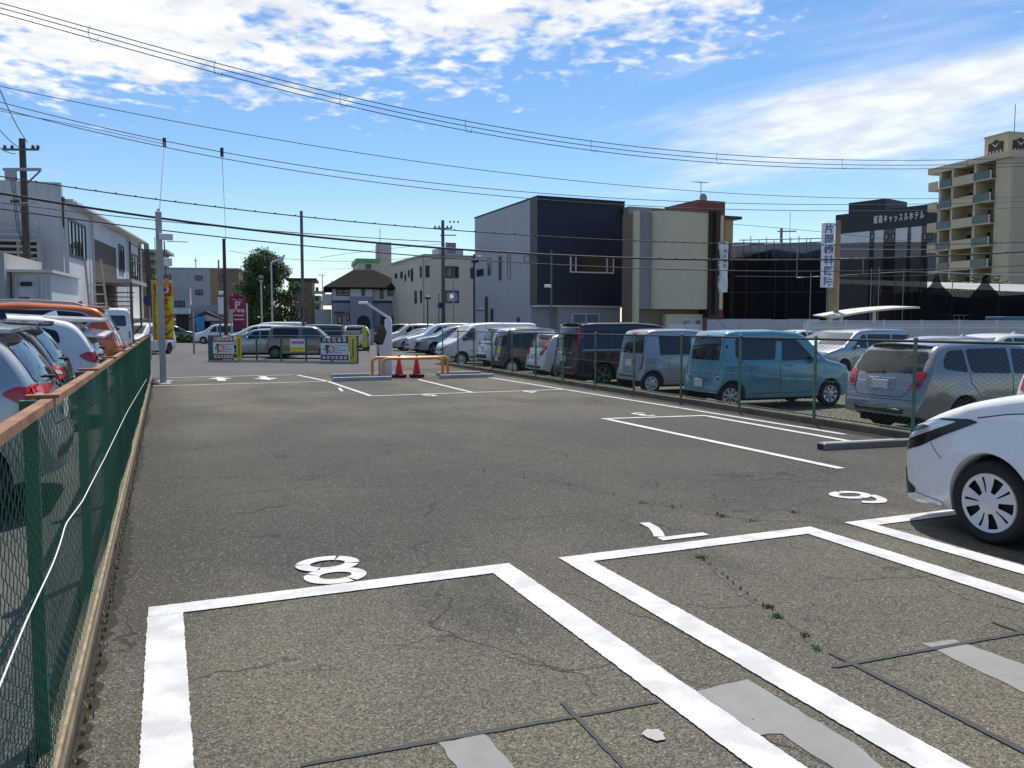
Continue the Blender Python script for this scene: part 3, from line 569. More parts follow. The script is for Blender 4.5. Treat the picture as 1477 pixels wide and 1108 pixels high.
class Car:
    def __init__(s, label, sp, paint, loc, rz, group='cars parked in the lots', name=None, cat=None):
        s.sp = sp; L, W, H = sp['L'], sp['W'], sp['H']; s.L, s.W, s.H = L, W, H
        s.root = thing(name or sp.get('name', 'car'), label, cat or sp.get('cat', 'car'), loc, rz, group); s.paint = paint
        top = smooth_interp(sp['top'], L, sp.get('sm', .03)); bot = smooth_interp(sp.get('bot', [(0, .30), (.15, .22), (L-.4, .22), (L-.1, .30), (L, .34)]), L, .04)
        pf = sp.get('planf', [(0, .70), (.04, .80), (.12, .885), (.25, .94), (.45, .975), (.8, 1.)]); pr = sp.get('planr', [(0, .86), (.03, .915), (.10, .955), (.25, .985), (.5, 1.)])
        plan = smooth_interp(pf+[(L-a, v) for a, v in reversed(pr)], L, .015)
        side = sp.get('side', [(.15, .92), (.30, .965), (.5, .99), (.68, 1.), (.86, .985), (.98, .965), (1.06, .935), (H, .76)])
        sw = lambda z: np.interp(z, [p[0] for p in side], [p[1] for p in side])
        rc0 = sp.get('rc', .11); crown = sp.get('crown', .03); aR = sp['R']+.055; zc = sp['R']; wh = sp['wheels']; s.side = sw; s.top = top
        ss = set(np.round(np.arange(0, L+.001, .055), 4)); ss |= {0, .01, .02, .035, .05, .08, .11, .14, L, L-.01, L-.02, L-.035, L-.05, L-.08, L-.11, L-.14, L-.17}
        for c in wh: ss |= {round(c+aR*math.cos(t), 4) for t in np.linspace(0, math.pi, 19)}
        st = []
        for q in sorted(ss):
            q = float(q); ed = [c for c in wh if abs(abs(q-c)-aR) < 1e-3]
            if ed:
                ins = q > ed[0]; st += [(q, True), (q, False)] if ins else [(q, False), (q, True)]
            else: st.append((q, None))
        lev = sp.get('lev') or [.15, .22, .30, .38, .46, .54, .60, .66, .72, .78, .84, .90, .96, 1.0, 1.06, 1.15, 1.25, 1.35, 1.45, 1.55, 1.65, 1.75, 1.85]
        lev = [z for z in lev if z < H]
        rows = []
        for q, flag in st:
            t = float(top(q)); bb = float(bot(q))
            for c in wh:
                dq = abs(q-c)
                if dq < aR-1e-3: bb = max(bb, zc+math.sqrt(max(aR*aR-dq*dq, 0)))
                elif flag and dq < aR+1e-3: bb = max(bb, zc)
            bb = min(bb, t-.06); rc = min(rc0, (t-bb)*.5); pw = W/2*float(plan(q)); row = []
            def yy(z):
                v = pw*float(sw(z))
                for c in wh:
                    d = math.hypot(q-c, z-zc)
                    if d < aR+.16 and z < 1.0: v += sp.get('flare', .014)*max(0, 1-(max(d-aR, 0)/.16))**.6*(1 if d < aR+.16 else 0)*.9
                return v
            zs = [min(max(z, bb), t-rc) for z in lev]
            y0 = yy(bb); row.append((max(y0-.28, .02), bb+.0)); row.append((y0-.025, bb)); row.append((y0, bb+.012))
            for z in zs: z = max(z, bb+.012) if t-rc > bb+.012 else z; row.append((yy(z), z))
            yt = yy(t-rc); zb = t-rc; rcy = min(rc, yt*.5)
            for a in (22, 45, 68, 90): row.append((yt-rcy*(1-math.cos(R(a))), zb+rc*math.sin(R(a))))
            ye = yt-rcy
            for f in (.75, .5, .25, 0): row.append((ye*f, t+crown*(1-f*f)*min(1, (t-.3)/.5)))
            rows.append((q, row))
        cf, cr = sp.get('bow', (.13, .07)); vs = []; n = len(rows[0][1])
        for q, row in rows:
            fr = max(0, 1-q/1.1)**1.3; rr = max(0, 1-(L-q)/1.0)**1.3
            full = row+[(-y, z) for y, z in reversed(row[:-1])]
            for y, z in full:
                k = (y/(W/2))**2; vs.append((L/2-(q+cf*k*fr-cr*k*rr), y, z))
        m = 2*n-1; fs = []
        for i in range(len(rows)-1):
            for k in range(m-1): fs.append((i*m+k, (i+1)*m+k, (i+1)*m+k+1, i*m+k+1))
        fs.append(tuple(range(m))); e = (len(rows)-1)*m; fs.append(tuple(e+m-1-k for k in range(m)))
        bm = bmesh.new(); bv = [bm.verts.new(v) for v in vs]
        for f in fs:
            try: bm.faces.new([bv[i] for i in f])
            except ValueError: pass
        bmesh.ops.remove_doubles(bm, verts=bm.verts, dist=.0008); bmesh.ops.dissolve_degenerate(bm, dist=.0005, edges=bm.edges); bmesh.ops.recalc_face_normals(bm, faces=bm.faces)
        s.bvh = BVHTree.FromBMesh(bm)
        me = bpy.data.meshes.new('body'); bm.to_mesh(me); bm.free(); me.materials.append(MATS[paint]); me.polygons.foreach_set('use_smooth', [True]*len(me.polygons)); me.set_sharp_from_angle(angle=R(38))
        s.body = bpy.data.objects.new('body', me); C.objects.link(s.body); s.body.parent = s.root
        MB().box(-L/2+.35, L/2-.35, -W/2+.18, W/2-.18, .17, .62).build('underbody', 'underbody', s.root)
        td, rd = wheel_mesh(sp['R'], sp.get('tw', .18), sp.get('rim', .19), sp.get('style', 'cover')); rmat = sp.get('rimmat', 'rim_silver')
        for c in wh:
            for sg in (-1, 1):
                o = bpy.data.objects.new('wheel', td); C.objects.link(o); o.parent = s.root; o.location = (L/2-c, sg*(W/2-.02-sp.get('tw', .18)/2-sp.get('inset', .012)), sp['R']); o.rotation_euler = (0, .3*c, 0 if sg < 0 else math.pi)
                d2 = rd.copy(); d2.materials.clear(); d2.materials.append(MATS[rmat]); r2 = bpy.data.objects.new('rim', d2); C.objects.link(r2); r2.parent = o
    def hit(s, ax, u, v):
        L = s.L
        if ax in 'LR':
            sg = 1 if ax == 'L' else -1; o, d = Vector((L/2-u, sg*3, v)), Vector((0, -sg, 0))
        elif ax == 'F': o, d = Vector((L/2+2, u, v)), Vector((-1, 0, 0))
        elif ax == 'B': o, d = Vector((-L/2-2, u, v)), Vector((1, 0, 0))
        else: o, d = Vector((L/2-u, v, 4)), Vector((0, 0, -1))
        p, n, i, _ = s.bvh.ray_cast(o, d)
        if p is None: p, n, i, _ = s.bvh.find_nearest(o+d*(3-s.W/2+.04 if ax in 'LR' else 2.05))
        if n.dot(d) > 0: n = -n
        return p, n
    def patch(s, name, ax, poly, m, off=.004, du=.05, dv=.05, parent=None):
        if ax == 'S': return [s.patch(name, a, poly, m, off, du, dv, parent) for a in 'LR']
        us = [p[0] for p in poly]; u0, u1 = min(us), max(us); cols = sorted(set([round(u, 5) for u in us]+[round(x, 5) for x in np.linspace(u0, u1, max(2, int((u1-u0)/du)+1))]))
        c2 = [cols[0]]
        for c in cols[1:]:
            if c-c2[-1] > .002: c2.append(c)
        cols = c2; k = len(poly); rngs = []
        for u in cols:
            uu = min(max(u, u0+1e-4), u1-1e-4); vv = []
            for i in range(k):
                (a, va), (b, vb) = poly[i], poly[(i+1) % k]
                if (a-uu)*(b-uu) <= 0 and abs(a-b) > 1e-9: vv.append(va+(vb-va)*(uu-a)/(b-a))
            rngs.append((min(vv), max(vv)))
        nv = max(2, int(max(h-l for l, h in rngs)/dv)+2); vs = []; fs = []
        for u, (l, h) in zip(cols, rngs):
            for j in range(nv+1):
                p, n = s.hit(ax, u, l+(h-l)*j/nv); vs.append(p+n*off)
        for i in range(len(cols)-1):
            for j in range(nv): a = i*(nv+1)+j; fs.append((a, a+1, a+nv+2, a+nv+1))
        # rim so that the piece has an edge of its own
        o = mesh_obj(name, vs, fs, m, parent or s.root, True)
        n0 = o.data.polygons[len(fs)//2].normal; want = {'L': Vector((0, 1, 0)), 'R': Vector((0, -1, 0)), 'F': Vector((1, 0, 0)), 'B': Vector((-1, 0, 0)), 'T': Vector((0, 0, 1))}[ax]
        if n0.dot(want) < 0: o.data.flip_normals()
        return o
    def line(s, name, ax, pts, wd=.010, m='gap', off=.0025):
        if ax == 'S': [s.line(name, a, pts, wd, m, off) for a in 'LR']; return
        vs = []; P = []
        for (a, b), (c, d) in zip(pts[:-1], pts[1:]):
            n = max(2, int(math.hypot(c-a, d-b)/.06)); P += [(a+(c-a)*i/n, b+(d-b)*i/n) for i in range(n)]
        P.append(pts[-1])
        for i, (u, v) in enumerate(P):
            u0, v0 = P[max(i-1, 0)]; u1, v1 = P[min(i+1, len(P)-1)]; ln = math.hypot(u1-u0, v1-v0) or 1; nx, ny = -(v1-v0)/ln*wd/2, (u1-u0)/ln*wd/2
            for sg in (-1, 1): p, n = s.hit(ax, u+nx*sg, v+ny*sg); vs.append(p+n*off)
        return mesh_obj(name, vs, [(2*i, 2*i+1, 2*i+3, 2*i+2) for i in range(len(P)-1)], m, s.root)
    def handle(s, u, v, m=None, wd=.17):
        for ax in 'LR':
            p, n = s.hit(ax, u, v); sg = 1 if ax == 'L' else -1
            b = MB(); b.bbox(-wd/2, wd/2, -.016, .022, -.014, .014, .006); o = b.build('door_handle', m or s.paint, s.root); o.location = p; o.rotation_euler = (0, 0, 0 if sg > 0 else math.pi)
    def mirror(s, u, v, m=None, size=1.):
        for ax in 'LR':
            p, n = s.hit(ax, u, v); sg = 1 if ax == 'L' else -1
            bm = bmesh.new(); bmesh.ops.create_icosphere(bm, subdivisions=3, radius=.5); me = bpy.data.meshes.new('mirror')
            for q in bm.verts:
                c = q.co; c.x = math.copysign(abs(c.x*2)**.7/2, c.x); c.y = math.copysign(abs(c.y*2)**.6/2, c.y); c.z = math.copysign(abs(c.z*2)**.6/2, c.z)
            bm.to_mesh(me); bm.free(); me.materials.append(MATS[m or s.paint]); me.polygons.foreach_set('use_smooth', [True]*len(me.polygons))
            o = bpy.data.objects.new('mirror', me); C.objects.link(o); o.parent = s.root; o.scale = (.10*size, .20*size, .15*size); o.location = (p.x, p.y+sg*.10*size, v+.03)
            g = MB(); g.beam((p.x, p.y-sg*.02, v-.01), (p.x, p.y+sg*.06, v+.0), .05, .04); g.build('mirror_stalk', 'trim', s.root)
    def plate(s, front=False, z=.6, y=0., m='plate'):
        ax = 'F' if front else 'B'; p, n = s.hit(ax, y, z); sg = 1 if front else -1
        b = MB(); b.bbox(-.006, .012, -.165, .165, -.083, .083, .004); o = b.build('number_plate', m, s.root); o.location = (p.x+sg*.008, y, z); o.rotation_euler = (0, 0, 0 if front else math.pi)
    def wiper(s, u0=0., v0=.0, u1=.35, v1=.1):
        a, n = s.hit('B', u0, v0); c, n2 = s.hit('B', u1, v1); b = MB(); b.tube([a+n*.03, c+n2*.018], .009, 5); b.tube([a-n*.01, a+n*.035], .022, 7); b.build('wiper', 'trim', s.root)
    def antenna(s, u, y=0., fin=False):
        p, n = s.hit('T', u, y)
        if fin:
            b = MB(); b.add([(-.10, -.03, -.01), (.12, -.035, -.01), (.12, .035, -.01), (-.10, .03, -.01), (-.08, 0, .075), (-.03, .006, .06), (-.03, -.006, .06)], [(0, 1, 6), (0, 6, 4), (1, 2, 5, 6), (2, 3, 5), (3, 4, 5), (0, 4, 3), (4, 6, 5)]); o = b.build('antenna_fin', s.paint, s.root)
        else:
            b = MB(); b.tube([(0, 0, -.01), (-.05, 0, .06), (-.22, 0, .22)], .006, 5); o = b.build('antenna', 'trim', s.root)
        o.location = p
    def rails(s, u0, u1, y):
        for sg in (-1, 1):
            pts = []
            for i in range(11):
                u = u0+(u1-u0)*i/10; p, n = s.hit('T', u, sg*y); pts.append(p+Vector((0, 0, .055 if 0 < i < 10 else .0)))
            MB().tube(pts, .017, 8).build('roof_rail', 'galv', s.root, True)
    def spoiler(s, u0, u1, wd, z, th=.035, m=None, drop=.0):
        b = MB(); n = 12; vs = []
        for i in range(n+1):
            y = -wd+2*wd*i/n; k = (y/wd)**2; p, _ = s.hit('T', u0, y*.97); zz = p.z+.004
            x0, x1 = s.L/2-u0+.02, s.L/2-u1+.09*k
            vs += [(x0, y, zz), (x1, y, zz-drop), (x1, y, zz-drop-th*.55), (x0, y, zz-th)]
        for i in range(n):
            for k in range(4): b.f.append((i*4+k, i*4+(k+1) % 4, (i+1)*4+(k+1) % 4, (i+1)*4+k))
        b.f += [(3, 2, 1, 0), (n*4, n*4+1, n*4+2, n*4+3)]; b.v = [tuple(v) for v in vs]; bm = b.build('spoiler', m or s.paint, s.root, True, 40)
        return bm
def sides(c, wins, m='glass_dark', trim=None):
    """side glass, with a dark surround under it"""
    for w_ in wins:
        if trim: c.patch('window_trim', 'S', rnd(trim(w_), .05), 'trim', .003)
        c.patch('side_window', 'S', rnd(w_, .05), m, .0065)
# ---- specifications
KEI = dict(L=3.395, W=1.475, H=1.65, R=.275, rim=.185, tw=.155, wheels=(.61, 3.07-.0), style='eight', sm=.03, rc=.10, crown=.022,
    top=[(0, .52), (.02, .74), (.10, .86), (.3, .935), (.72, 1.02), (1.22, 1.52), (1.42, 1.59), (2.0, 1.63), (2.9, 1.62), (3.12, 1.59), (3.19, 1.54), (3.29, 1.05), (3.325, .80), (3.355, .66), (3.385, .60), (3.395, .40)],
    side=[(.15, .93), (.28, .965), (.45, .99), (.66, 1.), (.80, .99), (.96, .975), (1.0, .955), (1.65, .80)], bow=(.10, .05), planf=[(0, .78), (.04, .86), (.12, .92), (.3, .97), (.6, 1.)], planr=[(0, .90), (.03, .945), (.1, .975), (.25, .995), (.4, 1.)])
VAN = dict(L=4.695, W=1.73, H=1.83, R=.315, rim=.215, tw=.195, wheels=(.90, 3.75), style='alloy', sm=.035, rc=.11, crown=.025,
    top=[(0, .55), (.03, .82), (.15, .94), (.6, 1.06), (.95, 1.14), (1.62, 1.66), (1.9, 1.755), (2.6, 1.81), (4.0, 1.80), (4.42, 1.77), (4.49, 1.70), (4.58, 1.05), (4.62, .80), (4.68, .70), (4.695, .42)],
    side=[(.15, .93), (.3, .97), (.5, .99), (.75, 1.), (.95, .985), (1.03, .965), (1.1, .95), (1.83, .80)], bow=(.16, .06), planr=[(0, .90), (.03, .945), (.1, .975), (.25, .995), (.4, 1.)])
HATCH = dict(L=3.99, W=1.695, H=1.52, R=.30, rim=.20, tw=.185, wheels=(.83, 3.36), style='alloy', sm=.05, rc=.12, crown=.03,
    top=[(0, .50), (.03, .66), (.14, .76), (.5, .89), (.92, .99), (1.75, 1.40), (2.1, 1.47), (2.6, 1.49), (3.2, 1.46), (3.52, 1.40), (3.62, 1.34), (3.86, 1.02), (3.91, .80), (3.96, .66), (3.99, .40)], bow=(.15, .09))
WAGON = dict(L=4.35, W=1.695, H=1.515, R=.30, rim=.20, tw=.185, wheels=(.87, 3.42), style='alloy', sm=.05, rc=.12, crown=.03,
    top=[(0, .50), (.03, .68), (.14, .78), (.5, .90), (1.0, 1.0), (1.85, 1.40), (2.2, 1.46), (2.8, 1.49), (3.6, 1.45), (3.82, 1.41), (3.92, 1.36), (4.19, 1.00), (4.245, .80), (4.30, .66), (4.34, .60), (4.35, .38)], bow=(.15, .10))
SUV = dict(L=4.66, W=1.82, H=1.70, R=.355, rim=.235, tw=.21, wheels=(.93, 3.63), style='alloy', sm=.05, rc=.12, crown=.03, flare=.02,
    top=[(0, .58), (.03, .84), (.14, .93), (.6, 1.03), (1.15, 1.11), (1.95, 1.55), (2.3, 1.635), (2.9, 1.665), (3.9, 1.61), (4.15, 1.57), (4.24, 1.51), (4.46, 1.12), (4.53, .88), (4.61, .72), (4.66, .45)],
    side=[(.15, .90), (.32, .955), (.55, .985), (.80, 1.), (1.0, .985), (1.1, .96), (1.17, .93), (1.7, .76)], bot=[(0, .34), (.15, .27), (4.2, .27), (4.5, .34), (4.66, .42)], bow=(.16, .10))
PRIUS = dict(L=4.6, W=1.78, H=1.43, R=.32, rim=.22, tw=.19, wheels=(.93, 3.68), style='alloy', sm=.06, rc=.11, crown=.03,
    top=[(0, .48), (.03, .62), (.15, .71), (.6, .84), (1.05, .93), (2.1, 1.36), (2.5, 1.40), (3.1, 1.38), (3.9, 1.20), (4.32, 1.02), (4.44, .98), (4.50, .74), (4.57, .60), (4.6, .36)],
    side=[(.15, .92), (.30, .965), (.5, .99), (.68, 1.), (.80, .985), (.9, .965), (.98, .935), (1.43, .74)], bow=(.2, .12))
AQUA = dict(L=4.20, W=1.695, H=1.485, R=.310, rim=.226, tw=.185, wheels=(.965, 3.565), style='big', sm=.045, rc=.10, crown=.035, flare=.022, inset=.0,
    top=[(0, .50), (.015, .66), (.05, .745), (.16, .82), (.4, .93), (.7, 1.035), (1.0, 1.105), (1.17, 1.135), (2.0, 1.44), (2.35, 1.475), (2.85, 1.475), (3.55, 1.38), (3.75, 1.32), (4.0, 1.04), (4.1, .77), (4.18, .58), (4.2, .38)],
    bot=[(0, .20), (.1, .185), (3.75, .2), (4.1, .3), (4.2, .34)], side=[(.15, .90), (.26, .955), (.40, .985), (.58, 1.), (.70, .99), (.80, .975), (.92, .955), (1.0, .92), (1.485, .74)],
    planf=[(0, .78), (.02, .84), (.05, .885), (.10, .925), (.18, .955), (.32, .98), (.5, .995), (.7, 1.)], bow=(.17, .12))
BOXVAN = dict(L=4.4, W=1.695, H=1.98, R=.31, rim=.2, tw=.18, wheels=(.75, 3.3), style='steel', sm=.04, rc=.12, crown=.02, name='van', cat='van',
    top=[(0, .55), (.02, .80), (.10, .98), (.35, 1.10), (.55, 1.20), (1.25, 1.82), (1.5, 1.92), (2.2, 1.96), (4.1, 1.95), (4.3, 1.90), (4.36, 1.80), (4.39, .8), (4.4, .4)],
    side=[(.15, .94), (.3, .975), (.6, 1.), (1.0, .99), (1.2, .97), (1.98, .86)], planr=[(0, .93), (.03, .96), (.1, .985), (.3, 1.)], bow=(.12, .03))
for nm, cl, mt in (('paint_white_car', (.74, .74, .75), 0.), ('paint_pearl', (.68, .69, .70), .1), ('paint_silver', (.36, .37, .39), .55), ('paint_silver_dark', (.20, .21, .225), .5), ('paint_blue', (.10, .27, .34), .25), ('paint_kei_silver', (.29, .315, .345), .45),
                   ('paint_black', (.010, .011, .013), .2), ('paint_dark_green', (.014, .018, .018), .2), ('paint_orange', (.50, .105, .012), .25), ('paint_brown', (.20, .165, .14), .35), ('paint_graphite', (.075, .08, .09), .5), ('paint_gunsilver', (.26, .27, .28), .45), ('paint_cream', (.62, .60, .52), 0.), ('paint_wine', (.045, .014, .018), .3)): car_paint(nm, cl, mt)
def seams(c, us, z0, z1):
    for u in us: c.line('door_gap', 'S', [(u, z0), (u, z1)])
def front_face(c, z, lamp='lamp_clear', grille=True, wd=.55, hi=.0, thin=False):
    W = c.W/2
    h = .07 if thin else .12
    for sg in (-1, 1):
        c.patch('headlight', 'F', rnd([(sg*W*.50, z-.04), (sg*W*.88, z-.02+hi), (sg*W*.90, z+h+hi), (sg*W*.55, z+h*.6)], .03), lamp, .006, .03, .03)
    if grille:
        c.patch('grille', 'F', rnd([(-W*.5, z-.10), (W*.5, z-.10), (W*.5, z+.03), (-W*.5, z+.03)], .03), 'trim', .006); c.patch('grille_bar', 'F', rnd([(-W*.48, z-.04), (W*.48, z-.04), (W*.48, z-.015), (-W*.48, z-.015)], .01), 'chrome', .012)
    c.patch('lower_intake', 'F', rnd([(-W*.62, z-.36), (W*.62, z-.36), (W*.56, z-.22), (-W*.56, z-.22)], .05), 'trim', .006); c.plate(True, z-.19)
def shield(c, s0, s1, m='glass_shield', k0=.80, k1=.72):
    """windscreen between two stations of the top profile"""
    z0, z1 = float(c.top(s0)), float(c.top(s1)); W = c.W/2; c.patch('windscreen', 'F', rnd([(-W*k0, z0+.035), (W*k0, z0+.035), (W*k1, z1+.0), (-W*k1, z1+.0)], .06), m, .005, .06, .05)
def rear_glass(c, z0, z1, k0=.80, k1=.72, m='glass_dark', r=.07): W = c.W/2; return c.patch('rear_window', 'B', rnd([(-W*k0, z0), (W*k0, z0), (W*k1, z1), (-W*k1, z1)], r), m, .006, .05, .04)
def tail(c, poly, m='tail_red', off=.009, name='tail_light', parent=None):
    for sg in (-1, 1): c.patch(name, 'B', rnd([(sg*min(u, c.W/2*.885), v) for u, v in poly], .025), m, off, .03, .03)
G1 = 'cars in the gravel lot behind the fence'
R0 = 0.0   # nose towards +x
def place(px, py, z, sp, back=True):
    p = gnd(px, py, z); return p
# blue kei wagon -------------------------------------------------------
def kei(label, paint, loc, rz, variant):
    c = Car(label, dict(KEI, rimmat='rim_silver', style='eight' if variant == 'blue' else 'flat'), paint, loc, rz, G1)
    if variant == 'blue':
        wins = [[(1.10, 1.02), (1.86, .99), (1.80, 1.44), (1.46, 1.43), (1.16, 1.14)], [(2.02, 1.02), (2.88, 1.02), (2.96, 1.10), (2.93, 1.46), (2.0, 1.46), (1.96, 1.40)]]
        sides(c, wins); c.patch('window_trim', 'S', rnd([(1.80, 1.40), (2.02, 1.40), (2.02, 1.46), (1.80, 1.46)], .01), 'trim', .006)
        c.patch('light_strip', 'S', [(.98, 1.00), (1.12, 1.0), (1.12, 1.012), (.98, 1.012)], 'trim')
        rear_glass(c, 1.01, 1.47, .78, .72); tail(c, [(.70, .58), (.44, .58), (.48, .685), (.73, .685)], 'chrome', .006, 'tail_light_bezel'); tail(c, [(.68, .595), (.47, .595), (.50, .67), (.70, .67)], 'tail_dark', .012); tail(c, [(.60, .605), (.52, .605), (.53, .655), (.60, .655)], 'tail_clear', .016, 'reverse_light')
        c.line('tailgate_gap', 'B', [(-.64, 1.52), (-.66, .9), (-.55, .62), (.55, .62), (.66, .9), (.64, 1.52)]); c.patch('bumper_strip', 'B', rnd([(-.64, .57), (.64, .57), (.64, .582), (-.64, .582)], .004), 'trim', .005)
        c.line('side_strip', 'S', [(1.0, .60), (2.65, .63)], .014, 'chrome', .004)
    else:
        wins = [[(1.10, 1.02), (1.86, .99), (1.80, 1.44), (1.46, 1.43), (1.16, 1.14)], [(1.94, .99), (2.80, .99), (2.84, 1.05), (2.84, 1.47), (1.92, 1.47)]]; sides(c, wins)
        rear_glass(c, 1.03, 1.49, .80, .72); tail(c, [(.58, .62), (.68, .64), (.70, 1.02), (.64, 1.02)], 'tail_red', .009); tail(c, [(.60, .66), (.645, .67), (.655, .82), (.62, .82)], 'tail_dark', .014, 'tail_light_lens')
        c.line('tailgate_gap', 'B', [(-.62, 1.52), (-.60, .7), (-.5, .55), (.5, .55), (.60, .7), (.62, 1.52)]); c.patch('bumper_strip', 'B', rnd([(-.5, .42), (.5, .42), (.5, .45), (-.5, .45)], .004), 'trim', .005)
        c.patch('high_brake_light', 'B', rnd([(-.16, 1.535), (.16, 1.535), (.16, 1.565), (-.16, 1.565)], .008), 'tail_red', .008)
    seams(c, (1.90, ), .34, 1.0); c.line('door_gap', 'S', [(1.02, .36), (1.04, .95)]); c.line('door_gap', 'S', [(2.62, .86), (2.84, 1.0)]); c.line('sill_gap', 'S', [(1.04, .33), (2.62, .33)]); c.line('door_gap', 'S', [(2.62, .84), (2.56, .62)])
    c.handle(2.52, .90); c.handle(1.68, .90); c.mirror(1.12, .99); c.plate(z=.53 if variant == 'blue' else .78); c.wiper(-.05, 1.5 if variant == 'blue' else 1.03, .3, 1.44 if variant == 'blue' else 1.09)
    c.antenna(2.75 if variant == 'blue' else 1.6); shield(c, .76, 1.24); front_face(c, .70)
    c.line('tank_flap', 'S', [(2.9, .74), (3.04, .74), (3.04, .87), (2.9, .87), (2.9, .74)], .006)
    return c
def rearpos(px, D, z, L, W, side='R'):
    """centre of a car heading +x whose near rear corner stands at pixel column px, depth D"""
    p = at(px, D); return Vector((p.x+L/2, p.y+W/2, z))
# ---- the row behind the right-hand fence (tails towards the fence)
kei('light blue boxy kei wagon parked tail to the chain-link fence', 'paint_blue', rearpos(1047, 16.4, RZ, 3.395, 1.475), R(-5), 'blue')
kei('grey-blue boxy kei wagon with upright red tail lamps between blue wagon and black minivan', 'paint_kei_silver', rearpos(930, 20.3, RZ, 3.395, 1.475), R(-3), 'silver')
def airwave(loc, rz):
    c = Car('silver-grey estate car with large red tail lamps behind the white hatchback', dict(WAGON, rimmat='rim_silver'), 'paint_gunsilver', loc, rz, G1)
    sides(c, [[(1.62, .95), (2.34, .97), (2.30, 1.36), (2.02, 1.35), (1.70, 1.10)], [(2.42, .97), (3.25, 1.0), (3.28, 1.36), (2.40, 1.37)], [(3.33, 1.0), (3.78, 1.06), (3.80, 1.16), (3.66, 1.33), (3.34, 1.36)]])
    rear_glass(c, .985, 1.32, .80, .74); tail(c, [(.55, .74), (.70, .74), (.82, .96), (.80, 1.02), (.60, 1.02), (.58, .92)], 'tail_red', .010); tail(c, [(.60, .78), (.68, .78), (.70, .86), (.62, .86)], 'tail_dark', .014, 'tail_light_lens')
    c.line('tailgate_gap', 'B', [(-.68, 1.36), (-.60, .95), (-.53, .70), (-.44, .62), (.44, .62), (.53, .70), (.60, .95), (.68, 1.36)]); c.patch('plate_recess', 'B', rnd([(-.30, .70), (.30, .70), (.26, .90), (-.26, .90)], .05), 'paint_silver_dark', .005); c.patch('chrome_strip', 'B', rnd([(-.27, .885), (.27, .885), (.27, .91), (-.27, .91)], .008), 'chrome', .014)
    c.patch('badge', 'B', [(.33, .83), (.5, .83), (.5, .845), (.33, .845)], 'chrome', .008); c.line('bumper_gap', 'B', [(-.78, .58), (.78, .58)], .008); c.patch('bumper_insert', 'B', rnd([(-.48, .36), (.48, .36), (.50, .44), (-.50, .44)], .02), 'trim', .007); c.line('bumper_strip', 'B', [(-.42, .43), (.42, .43)], .014, 'chrome', .012)
    c.plate(z=.79); c.wiper(.0, .99, .38, .96); c.handle(3.1, .86, 'chrome'); c.handle(2.2, .85, 'chrome'); c.mirror(1.68, .96); seams(c, (2.38, ), .36, .97); c.line('door_gap', 'S', [(3.30, 1.0), (3.28, .85), (3.05, .6)]); c.line('door_gap', 'S', [(1.25, .36), (1.28, .9)])
    c.spoiler(3.66, 3.95, .60, 1.4, .03, None, .03); c.patch('high_brake_light', 'B', rnd([(-.14, 1.355), (.14, 1.355), (.14, 1.38), (-.14, 1.38)], .006), 'trim', .03); shield(c, 1.05, 1.85); front_face(c, .68)
    return c
airwave(rearpos(1338, 12.1, RZ, 4.35, 1.695), R(-2))
def minivan(label, paint, loc, rz, grp, H=None, tailm='tail_red', black=True):
    c = Car(label, dict(VAN, rimmat='rim_dark' if black else 'rim_silver', name='minivan', cat='minivan'), paint, loc, rz, grp)
    sides(c, [[(1.45, 1.10), (2.12, 1.06), (2.10, 1.60), (1.92, 1.59), (1.50, 1.22)], [(2.20, 1.06), (3.42, 1.05), (3.42, 1.60), (2.18, 1.61)], [(3.50, 1.05), (4.36, 1.08), (4.34, 1.58), (3.50, 1.60)]])
    rear_glass(c, 1.10, 1.66, .80, .74); tail(c, [(.72, .98), (.83, .98), (.78, 1.66), (.71, 1.66)], tailm, .010); tail(c, [(.50, .98), (.72, .98), (.72, 1.04), (.50, 1.04)], tailm, .010); c.line('tailgate_gap', 'B', [(-.68, 1.7), (-.70, 1.0), (-.66, .62), (.66, .62), (.70, 1.0), (.68, 1.7)])
    c.patch('chrome_strip', 'B', rnd([(-.5, .93), (.5, .93), (.5, .955), (-.5, .955)], .006), 'chrome', .008); c.line('bumper_strip', 'B', [(-.6, .52), (.6, .52)], .018, 'chrome', .008)
    c.line('side_strip', 'S', [(1.4, .72), (3.4, .76)], .012, 'gap'); c.line('window_strip', 'S', [(1.4, 1.03), (4.4, 1.03)], .014, 'chrome', .005); seams(c, (2.16, 3.46), .36, 1.0); c.handle(2.0, .92); c.handle(2.45, .92); c.mirror(1.5, 1.08); c.plate(z=.78); c.wiper(0, 1.12, .35, 1.18)
    c.spoiler(4.20, 4.54, .66, 1.78, .04, None, .02); shield(c, 1.0, 1.64); front_face(c, .80)
    return c
minivan('black minivan with glossy grey roof sheen parked tail to the fence', 'paint_black', rearpos(833, 23.0, RZ, 4.695, 1.73), R(-3), G1)
